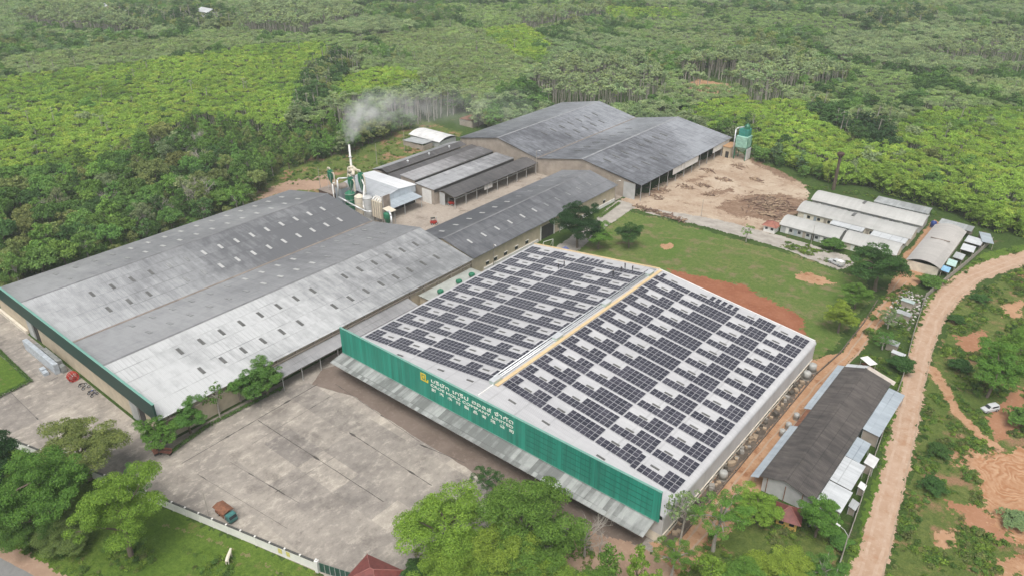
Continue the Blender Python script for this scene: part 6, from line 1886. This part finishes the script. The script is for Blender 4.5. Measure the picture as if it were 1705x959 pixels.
M_carw = plain('white_car_paint', (0.50, 0.51, 0.52), 0.25, 0.04)
M_teal = plain('teal_truck_paint', (0.05, 0.17, 0.16), 0.5, 0.25)
M_redp = plain('red_machine_paint', (0.42, 0.03, 0.02), 0.5, 0.2)
vehicle('car', 'white four-wheel-drive car parked on the scrub below the rounded trees', 'car', (115.6, 76.2), math.radians(235), 'suv', M_carw).scale = (.9, .9, .9)
vehicle('pickup_truck', 'white covered pickup parked beside the yard road in front of the row houses', 'pickup truck', (67.2, 124.6), math.radians(160), 'pickup', M_carw)
vehicle('canopy_cart', 'small cart under a white canopy beside the end of the brown shed', 'cart', (90.8, 76.0), math.radians(-35), 'cart', M_carw)
vehicle('old_truck', 'old teal truck with a rusty peaked roof over its bed, parked inside the white wall', 'truck', (19.0, -42.4), math.radians(2), 'truck', M_teal).scale = (.85, .85, .8)
vehicle('forklift', 'red forklift under the near end of the open-sided shed', 'forklift', (-49.6, 87.0), math.radians(200), 'forklift', M_redp)
vehicle('forklift', 'red forklift in the works yard against the charcoal-roofed shed', 'forklift', (-42.6, 71.5), math.radians(60), 'forklift', M_redp)
for i, (x, lb, c) in enumerate(((-39.8, 'dark motorbike parked nearest the red drum machine', M_dark), (-38.2, 'grey motorbike second from the red drum machine', M_steel), (-35.6, 'blue motorbike parked by the warehouse doorway', plain('blue_paint', (0.03, 0.08, 0.30), 0.4)), (-34.2, 'dark blue motorbike nearest the warehouse doorway', plain('navy_paint', (0.015, 0.025, 0.10), 0.4)))):
    vehicle('motorbike', lb, 'motorbike', (x, -40.6), math.radians(80 + 6 * i), 'motorbike', c, 'motorbikes by the warehouse front')

# ---- red drum machine and wrapped bales by the warehouse front
rm = empty('drum_machine', (-43.4, -40.9, 0), 'red spoked drum machine standing by the front wall of the twin-gabled warehouse', 'machine')
MB().tube((-43.9, -40.9, 1.1), (-42.9, -40.9, 1.1), .25).build('axle', M_steel, rm)
for x in (-43.9, -43.4, -42.9):
    mb = MB()
    for i in range(16):
        a, b = 2 * math.pi * i / 16, 2 * math.pi * (i + 1) / 16
        mb.tube((x, -40.9 + 1.05 * math.cos(a), 1.1 + 1.05 * math.sin(a)), (x, -40.9 + 1.05 * math.cos(b), 1.1 + 1.05 * math.sin(b)), .09, n=5)
        if i % 2 == 0: mb.tube((x, -40.9, 1.1), (x, -40.9 + 1.05 * math.cos(a), 1.1 + 1.05 * math.sin(a)), .06, n=4)
    mb.build('spoked_ring', M_redp, rm)
for i in range(12):
    a = 2 * math.pi * i / 12
    MB().tube((-44.0, -40.9 + 1.1 * math.cos(a), 1.1 + 1.1 * math.sin(a)), (-42.8, -40.9 + 1.1 * math.cos(a), 1.1 + 1.1 * math.sin(a)), .07, n=5).build('paddle', M_redp, rm)
M_bale = plain('plastic_wrapped_bale', (0.42, 0.46, 0.50), 0.35, 0.25, 1.2)
M_baled = plain('grey_netted_bale', (0.22, 0.23, 0.225), 0.7, 0.3, 1.2)
def bale_mesh(name, m):
    P = [(.62, 0.0), (.66, .08), (.66, .78), (.58, .88)]
    mb = MB()
    loft(mb, [[(-r, -r * .8, z), (r, -r * .8, z), (r, r * .8, z), (-r, r * .8, z)] for r, z in P])
    me = bpy.data.meshes.new(name); me.from_pydata(mb.v, [], mb.f); me.materials.append(m); me.update()
    return me
BM, BD = bale_mesh('wrapped_bale', M_bale), bale_mesh('netted_bale', M_baled)
def bale(me, x, y, z, nm, lb, gr):
    o = bpy.data.objects.new(nm, me); COL.objects.link(o); o.location = (x, y, z); o.rotation_euler = (0, 0, rnd.uniform(-.06, .06))
    tag(o, lb, 'bale', gr)
lev = ('bottom layer', 'middle layer', 'top layer')
for k in range(3):
    for i in range(12):
        bale(BM, -64.5 + i * 1.38, -42.0 - (0.0 if k else 0), k * .885, 'wrapped_bale', 'pale blue-grey wrapped bale in the %s of the outer row by the warehouse front' % lev[k], 'wrapped bales, ' + lev[k])
    for i in range(11 if k < 2 else 6):
        bale(BD, -62.5 + i * 1.38 + (5.5 if k == 2 else 0), -40.8, k * .885, 'netted_bale', 'dull grey netted bale in the %s of the inner row by the warehouse front' % lev[k], 'netted bales, ' + lev[k])
bale(BM, -52.4, -43.7, 0, 'wrapped_bale', 'loose pale wrapped bale set in front of the bale row, farther one', None)
bale(BM, -50.6, -43.9, 0, 'wrapped_bale', 'loose pale wrapped bale set in front of the bale row, nearer the red drum', None)

# ---- benches, frame, tanks, poles
for (x, y, rz, lb) in ((-4.6, -40.6, .5, 'red slatted bench at the corner shrubs, facing the yard'), (-6.6, -41.8, -.2, 'red slatted bench half hidden by the corner shrub')):
    b = empty('bench', (0, 0, 0), lb, 'bench', 'red benches')
    for i in range(4): MB().box(-.9, -.28 + i * .15, .42, .9, -.16 + i * .15, .47).build('slat', M_redpl, b)
    for i in range(3): MB().box(-.9, .33, .55 + i * .15, .9, .37, .66 + i * .15).build('back_slat', M_redpl, b)
    for s in (-.75, .75): MB().box(s - .05, -.28, 0, s + .05, .33, .418).build('leg', M_dark, b)
    for s in (-.75, .75): MB().box(s - .05, .371, 0.1, s + .05, .43, 1.0).build('upright', M_dark, b)
    b.location = (x, y, 0.01); b.rotation_euler = (0, 0, rz); b.scale = (1.3,) * 3
def tank(c, r, h, mat, lb, gr, nm='water_tank'):
    t = empty(nm, (c[0], c[1], 0), lb, 'water tank', gr)
    MB().lathe((c[0], c[1], .35), [(r, 0), (r, h), (r * .8, h + r * .25), (r * .25, h + r * .38)], 16).build('body', mat, t, smooth=True)
    MB().lathe((c[0], c[1], .35 + h + r * .38), [(r * .22, 0), (r * .22, .1)], 10).build('lid', M_steel, t)
    MB().lathe((c[0], c[1], 0), [(r * 1.05, 0), (r * 1.05, .34)], 12).build('stand', M_slab, t)
M_tw = plain('white_tank', (0.36, 0.36, 0.34), 0.5, 0.15)
M_bt = plain('blue_tank', (0.02, 0.05, 0.22), 0.4, 0.1)
GT = 'water tanks'
tank((81.6, 66.6), .9, 1.5, M_tw, 'white round tank at the rear corner of the solar warehouse, farther of two', GT)
tank((81.7, 63.0), .85, 1.4, M_tw, 'white round tank at the rear corner of the solar warehouse, nearer of two', GT)
tank((81.6, 21.5), .8, 1.3, M_tw, 'white round tank beside the solar warehouse towards the front corner', GT)
tank((85.4, 47.5), .6, 1.0, M_tw, 'white tank on the lane side of the brown shed, farthest', GT)
tank((85.3, 43.5), .6, 1.0, M_tw, 'white tank on the lane side of the brown shed, middle', GT)
tank((85.2, 40.6), .6, 1.0, M_tw, 'white tank on the lane side of the brown shed, nearest', GT)
tank((82.0, 170.6), .9, 1.6, M_bt, 'dark blue tank at the end of the longest arched row house', GT)
def pole(c, h, lb, arm=None, r=.09, nm='utility_pole', head=False):
    p = empty(nm, (c[0], c[1], 0), lb, 'pole')
    MB().tube((c[0], c[1], 0), (c[0], c[1], h), r * 1.3, r * .8).build('shaft', M_slab, p)
    if arm:
        e = (c[0] + arm[0], c[1] + arm[1], h + arm[2])
        MB().path([(c[0], c[1], h - .05), (c[0] + arm[0] * .4, c[1] + arm[1] * .4, h + arm[2] * .8), e], r * .55, 6).build('arm', M_steel, p)
        if head: MB().obox((e[0], e[1], e[2] - .12), .7, .28, .14, math.atan2(arm[1], arm[0])).build('lamp_head', M_white, p)
        else: MB().obox((c[0], c[1], h - .6), 1.6, .12, .12, .4).build('cross_arm', M_steel, p)
pole((-100.0, 98.5), 8.5, 'pale pole in the clearing beside the outermost kiln shed')
pole((-104.0, 117.0), 8.5, 'pale pole in the clearing near the white arched store')
pole((-93.0, 66.0), 9.5, 'pale pole beside the brown block and lone green cyclone')
pole((-45.0, 128.2), 9.5, 'pole at the valley corner of the far works hall', (.9, .6, .2), head=True, nm='street_lamp')
pole((-7.9, 60.6), 7.2, 'lamp pole on the eave side of the charcoal-roofed shed near the flat annex', (1.0, -.4, .1), head=True, nm='street_lamp')
pole((-7.6, 124.0), 8.0, 'lamp pole where the charcoal-roofed shed meets the works hall', (1.1, .4, .2), head=True, nm='street_lamp')
pole((-7.6, 92.0), 7.0, 'thin pole beside the cream side wall near its doorway')
pole((16.3, -44.2), 5.5, 'thin dark post just inside the white wall next to the old truck', r=.06)
pole((105.2, 15.6), 6.0, 'street lamp with a curved arm beside the roadside wall at the picture bottom', (-1.9, .6, .7), head=True, nm='street_lamp')
pole((20.8, 132.0), 6.0, 'thin pole at the field edge opposite the log yard', r=.06)
pole((56.8, 133.0), 6.5, 'thin pole in front of the row house nearest the field', r=.06)
gf = empty('goal_frame', (-3.6, 80.8, 0), 'white tubular goal frame behind the solar warehouse', 'goal frame')
for p in ((-4.2, 79.2), (-3.2, 82.6)): MB().tube((*p, 0), (*p, 2.3), .08).build('upright', M_white, gf)
MB().tube((-4.2, 79.2, 2.3), (-3.2, 82.6, 2.3), .08).build('crossbar', M_white, gf)
for p in ((-4.2, 79.2), (-3.2, 82.6)): MB().tube((*p, 2.3), (p[0] - 1.0, p[1] + .3, 0), .05).build('stay', M_white, gf)
for i, (x, y, lb) in enumerate(((1.2, 83.0, 'blue tarpaulin heap under the tall very dark tree'), (3.2, 81.6, 'darker blue tarpaulin heap nearer the solar roof edge'))):
    rs = np.random.RandomState(i); mb = MB()
    loft(mb, [[((1.3 - .5 * k) * math.cos(a) * (1 + .2 * rs.uniform()), (1.0 - .35 * k) * math.sin(a) * (1 + .2 * rs.uniform()), .45 * k) for a in np.linspace(0, 6.0, 9)] for k in range(3)])
    for j in range(len(mb.v)): mb.v[j] = (mb.v[j][0] + x, mb.v[j][1] + y, mb.v[j][2])
    tag(mb.build('tarpaulin_heap', plain('blue_tarp_%s' % 'ab'[i], (0.12, 0.15, 0.34), 0.6, .3), origin=(x, y, 0)), lb, 'tarpaulin')

# ---- crates and scrap along the side wall of the solar warehouse
cr = random.Random(9)
CM = [plain('crate_dark', (0.10, 0.085, 0.07), .9, .3), plain('crate_tan', (0.34, 0.26, 0.18), .9, .3), plain('crate_pale', (0.30, 0.28, 0.25), .8, .2)]
crm = []
for m in CM:
    mb = MB().box(-.5, -.4, 0, .5, .4, .6)
    for z in (.05, .25, .45): mb.box(-.53, -.43, z, .53, -.401, z + .1).box(-.53, .401, z, .53, .43, z + .1)
    me = bpy.data.meshes.new('crate'); me.from_pydata(mb.v, [], mb.f); me.materials.append(m); me.update(); crm.append(me)
for i in range(64):
    k = cr.choice([0, 0, 1, 1, 2])
    o = bpy.data.objects.new('crate', crm[k]); COL.objects.link(o)
    o.location = (81.2 + cr.uniform(-.5, .5), 4 + i * .95 + cr.uniform(-.4, .4), 0.02); o.rotation_euler = (0, 0, cr.uniform(0, 3)); s = cr.uniform(.5, 1.05); o.scale = (s, s, s * cr.uniform(.7, 1.6))
    tag(o, ('dark weathered crate', 'tan wooden crate', 'pale crate')[k] + ' in the row along the side wall of the solar warehouse', 'crate', ('dark', 'tan', 'pale')[k] + ' crates by the solar warehouse')

# ---- hedges
def hedge(name, pts, w, h, lb, tint, seed):
    rs = np.random.RandomState(seed); cl = []
    for a, b in zip(pts, pts[1:]):
        a, b = np.array(a[:2]), np.array(b[:2]); L = np.linalg.norm(b - a)
        for t in np.arange(0, L, .55):
            p = a + (b - a) * t / L
            cl.append(((p[0] - pts[0][0], p[1] - pts[0][1], h * .5), (w * .55, w * .55, h * .55), 46))
    o = bpy.data.objects.new(name, leaves_mesh(name, cl, .16, rs, M_leaf)); COL.objects.link(o)
    o.location = (pts[0][0], pts[0][1], 0); o.color = (*TINTS[tint], 1)
    tag(o, lb, 'hedge')
hedge('hedge', [(-86.0, -46.1), (-68.7, -46.9), (-50.1, -47.3), (-49.2, -54.0), (-48.2, -60.1)], .9, .9, 'clipped green hedge bordering the small lawn at the picture edge', 'green', 1)
hedge('hedge', [(-4.1, -40.0), (-6.0, -31.2), (-5.3, -13.6)], 1.0, .6, 'low hedge strip along the planted flank of the twin-gabled warehouse', 'green', 2)
hedge('hedge', [(-4.3, 110.2), (-6.2, 124.8)], 1.2, .5, 'short hedge strip below the cream wall near the works hall', 'mid', 3)

# ---- logs
LOGM = []
for i, c in enumerate(((0.17, 0.105, 0.075), (0.24, 0.165, 0.115), (0.33, 0.24, 0.16))):
    mb = MB().tube((-1.0, 0, 0), (1.0, 0, 0), .15, .12, 7)
    me = bpy.data.meshes.new('log'); me.from_pydata(mb.v, [], mb.f); me.materials.append(plain('log_bark_%s' % 'abc'[i], c, .95, .3)); me.update(); LOGM.append(me)
lr = random.Random(21)
def log_pile(lb, cx, cy, sx, sy, n, h, ang=0.0, spread=.5, small=False):
    r = empty('log_pile', (cx, cy, 0), lb, 'log pile', 'log piles')
    for i in range(n):
        o = bpy.data.objects.new('log', lr.choice(LOGM)); COL.objects.link(o); o.parent = r
        u, v = lr.gauss(0, .45), lr.gauss(0, .45)
        o.location = (u * sx, v * sy, .12 + h * max(0, 1 - u * u - v * v) * lr.uniform(0, 1))
        o.rotation_euler = (0, lr.uniform(-.25, .25), ang + lr.gauss(0, spread))
        s = lr.uniform(.7, 1.5); o.scale = (s, s, s)
log_pile('wide low pile of logs strewn across the middle of the sandy log yard', 34.5, 156.0, 9.5, 8.5, 230, .7, 1.0, .7)
log_pile('long log heap along the near edge of the sandy log yard', 39.0, 147.0, 5.5, 2.2, 60, .6, .2, .5)
for i, (x, y, n, lb) in enumerate(((-1.5, 145, 16, 'small log heap under the eave of the works hall, nearest its corner'), (4.5, 152.5, 18, 'small dark log heap near the works hall eave'), (8, 158, 16, 'small log heap on the sand, third from the works hall corner'), (11.5, 168.5, 18, 'dark log heap with grey offcuts half way up the log yard'),
                                   (14.0, 152.0, 16, 'scattered logs on the open sand before the wide pile'), (2.5, 174, 12, 'few logs beside the white hanging panels'), (20.5, 176, 16, 'dark scrap log heap towards the green hopper tower'), (9.0, 186.0, 18, 'red-brown bark heap at the foot of the green hopper tower'), (0.5, 138.0, 14, 'log offcuts at the open corner of the works hall'))):
    log_pile(lb, x, y, 3.2, 1.8, n + 6, .25, lr.uniform(0, 3), .9)
for i in range(12):
    t = i / 11
    x, y = 0.2 + 18.2 * t, 125.4 - 1.0 * t + lr.uniform(-.3, .3)
    log_pile('brown stump heap in the row along the top edge of the field', x, y, .8, .6, 7, .9, lr.uniform(0, 3), 1.2)
# ---- green hopper tower, block beside it, old brick column
tw = empty('hopper_tower', (6, 195, 0), 'tall green and white sawdust hopper tower at the back of the log yard', 'hopper tower')
M_wg2 = plain('pale_green_sheet', (0.26, 0.46, 0.37), .5, .35)
for x in (3.6, 8.2):
    for y in (193.2, 197.0): MB().box(x - .15, y - .15, 0, x + .15, y + .15, 9.0).build('leg', M_green, tw)
mb = MB()
loft(mb, [[(6 - a, 195 - a, z), (6 + a, 195 - a, z), (6 + a, 195 + a, z), (6 - a, 195 + a, z)] for a, z in ((.5, 3.0), (2.3, 5.2), (2.3, 9.4), (2.1, 9.6))])
mb.build('hopper', M_wg2, tw)
MB().box(4.2, 193.4, 9.6, 7.9, 196.6, 12.2).build('upper_casing', plain('teal_sheet', (0.04, 0.24, 0.20), .5, .3), tw)
MB().lathe((6.6, 195, 12.2), [(1.1, 0), (1.1, 1.2), (.4, 2.0)], 14).build('cyclone_head', M_green, tw)
MB().path([(2.6, 194, 0), (2.6, 194, 11.6), (3.4, 194.3, 12.3), (5.4, 195, 12.8)], .25, 8).build('conveyor_pipe', M_alu, tw, smooth=True)
for z in (9.7, 12.3):
    for a, b in (((3.6, 193.0), (8.4, 193.0)), ((8.4, 193.0), (8.4, 197.2))):
        MB().tube((*a, z + 1.0), (*b, z + 1.0), .05).build('handrail', M_green, tw)
for z in (1.5, 4.5):
    MB().tube((3.6, 193.2, z), (8.2, 193.2, z + 2), .07).build('brace', M_green, tw)
MB().box(8.4, 193.0, .3, 8.55, 197.2, 4.8).build('wind_sheet', M_pale, tw)
mb2 = empty('machine_hut', (-1.2, 195.5, 0), 'beige machine hut with a flat orange-brown roof beside the hopper tower', 'hut')
MB().box(-1.0, 192.5, 0, 2.1, 199.0, 4.3).build('wall', M_beige, mb2)
MB().box(-1.2, 192.2, 4.301, 2.3, 199.2, 4.55).build('roof', plain('orange_dust_roof', (0.42, 0.25, 0.13), .9, .25), mb2)
MB().box(0.2, 192.46, .05, 1.6, 192.499, 2.6).build('doorway', M_dark, mb2)
bc = empty('brick_column', (45.9, 184.3, 0), 'slim brown brick column with a flared top behind the row houses', 'column')
MB().lathe((45.9, 184.3, 0), [(.65, 0), (.48, 12.0)], 10).build('shaft', plain('brown_brickwork', (0.10, 0.075, 0.052), .95, .3, 1.5), bc)
MB().lathe((45.9, 184.3, 12.0), [(.55, 0), (1.25, .9), (1.3, 1.4), (1.0, 1.7)], 10).build('flared_top', plain('dark_brickwork', (0.075, 0.045, 0.035), .95, .3, 1.5), bc)
# ---- rubble on the strip between lane and wall
rs = np.random.RandomState(4); mb = MB()
for i in range(420):
    x, y = rs.uniform(86.5, 93.5), rs.uniform(99, 121)
    if rs.uniform() > .45 + .5 * (1 if y > 108 else 0): continue
    s = rs.uniform(.1, .45)
    mb.mi = rs.randint(0, 3)
    mb.obox((x, y, 0.0), s * 1.4, s, s * rs.uniform(.3, .8), rs.uniform(0, 3), rs.uniform(-.3, .3))
tag(mb.build('rubble', [M_slab, plain('pale_rubble', (0.58, 0.56, 0.53), .9, .2), M_gut]), kind='stuff')
# scrap huts on that strip
for (x, y, sx, sy, z, m, lb) in ((90.8, 104.5, 3.4, 2.2, 1.8, M_sheet_gr, 'grey scrap hut roof on the strip beside the roadside wall'), (92.8, 88.0, 2.6, 2.4, 1.9, M_sheet_gr, 'small weathered hut beside the roadside wall above the canopy cart'), (95.0, 84.5, 3.0, 1.6, 1.6, M_sheet_wh, 'pale scrap roof by the roadside wall near the brown shed'), (89.8, 112.0, 3.2, 1.8, 1.7, plain('tin_green', (0.40, 0.48, 0.46), .5), 'pale green tin roof beside the rubble')):
    r = empty('scrap_hut', (x, y, 0), lb, 'hut', 'scrap huts beside the roadside wall')
    MB().slab((x - sx / 2, y - sy / 2, z), (x + sx / 2, y - sy / 2, z - .2), (x + sx / 2, y + sy / 2, z - .2), (x - sx / 2, y + sy / 2, z), .05).build('roof', m, r)
    mb = MB(); wall_box(mb, x - sx / 2 + .15, y - sy / 2 + .15, 0, x + sx / 2 - .15, y + sy / 2 - .15, z - .28, .08); mb.build('wall', M_beige2, r)
# ---- far houses in the trees
for i, ((x, y), m, lb) in enumerate((((-512.9, 192.8), M_sheet_wh, 'far white-roofed house among the trees near the upper left'), ((-432.8, 229.9), M_sheet_wh, 'far pale-roofed house in a gap beside the olive plantation'), ((-495.9, 192.4), M_rust, 'far rusty-roofed house beside the white-roofed one'))):
    r = empty('far_house', (x, y, 0), lb, 'house')
    mb = MB(); wall_box(mb, x - 7, y - 4, 0, x + 7, y + 4, 10.0, .3); mb.build('wall', M_white, r)
    for s in (-1, 1): MB().slab((x - 8, y + s * 5.2 if s < 0 else y, 10.2 if s < 0 else 12.4), (x + 8, y + s * 5.2 if s < 0 else y, 10.2 if s < 0 else 12.4), (x + 8, y if s < 0 else y + 5.2, 12.4 if s < 0 else 10.2), (x - 8, y if s < 0 else y + 5.2, 12.4 if s < 0 else 10.2), .1).build('roof_slope', m, r)

# ---- chimney smoke: a drifting plume of soft puffs
def puff_mat(name, dens):
    m = bpy.data.materials.new(name); m.use_nodes = True
    nt = m.node_tree
    nt.nodes.remove(nt.nodes['Principled BSDF'])
    N, L = nt.nodes.new, nt.links.new
    pv = N('ShaderNodeVolumePrincipled'); pv.inputs['Color'].default_value = (.97, .97, .97, 1)
    tc = N('ShaderNodeTexCoord'); ge = N('ShaderNodeNewGeometry')
    ln = N('ShaderNodeVectorMath'); ln.operation = 'LENGTH'; L(tc.outputs['Object'], ln.inputs[0])
    fo = N('ShaderNodeMapRange'); fo.interpolation_type = 'SMOOTHSTEP'
    fo.inputs[1].default_value = 1.0; fo.inputs[2].default_value = 0.0; fo.inputs[3].default_value = 0.0; fo.inputs[4].default_value = 1.0
    L(ln.outputs['Value'], fo.inputs[0])
    nz = N('ShaderNodeTexNoise'); nz.inputs['Scale'].default_value = .30; nz.inputs['Detail'].default_value = 5; L(ge.outputs['Position'], nz.inputs['Vector'])
    rp = N('ShaderNodeMapRange'); rp.inputs[1].default_value = .38; rp.inputs[2].default_value = .72; L(nz.outputs['Fac'], rp.inputs[0])
    a = N('ShaderNodeMath'); a.operation = 'MULTIPLY'; L(fo.outputs[0], a.inputs[0]); L(rp.outputs[0], a.inputs[1])
    b = N('ShaderNodeMath'); b.operation = 'MULTIPLY'; L(a.outputs[0], b.inputs[0]); b.inputs[1].default_value = dens
    L(b.outputs[0], pv.inputs['Density']); L(pv.outputs[0], nt.nodes['Material Output'].inputs['Volume'])
    return m
P8 = [(math.sin(math.pi * i / 6), -math.cos(math.pi * i / 6)) for i in range(7)]
P8[0] = (.02, -1.0); P8[-1] = (.02, 1.0)
smk = empty('chimney_smoke', (-73.3, 65.0, 21.6)); smk['kind'] = 'stuff'
for x, y, z, rx, rz_, d in ((-73.2, 65.3, 23.6, 2.0, 3.2, 1.2), (-72.4, 66.4, 27.5, 4.2, 5.0, .62), (-70.0, 67.8, 31.5, 6.6, 6.6, .36), (-66.0, 70.0, 33.5, 8.6, 7.8, .17), (-60.0, 73.0, 34.5, 10.2, 8.2, .10), (-51.0, 77.0, 35.0, 11.8, 8.2, .06), (-40.0, 82.0, 36.0, 13.5, 8.0, .036), (-26.0, 88.0, 37.0, 15.5, 8.0, .02)):
    mb = MB().lathe((0, 0, 0), P8, 14)
    o = mb.build('puff', puff_mat('smoke_puff', d), smk, origin=(0, 0, 0))
    o.location = (x + 73.3, y - 65.0, z - 21.6); o.scale = (rx, rx, rz_); o['kind'] = 'stuff'
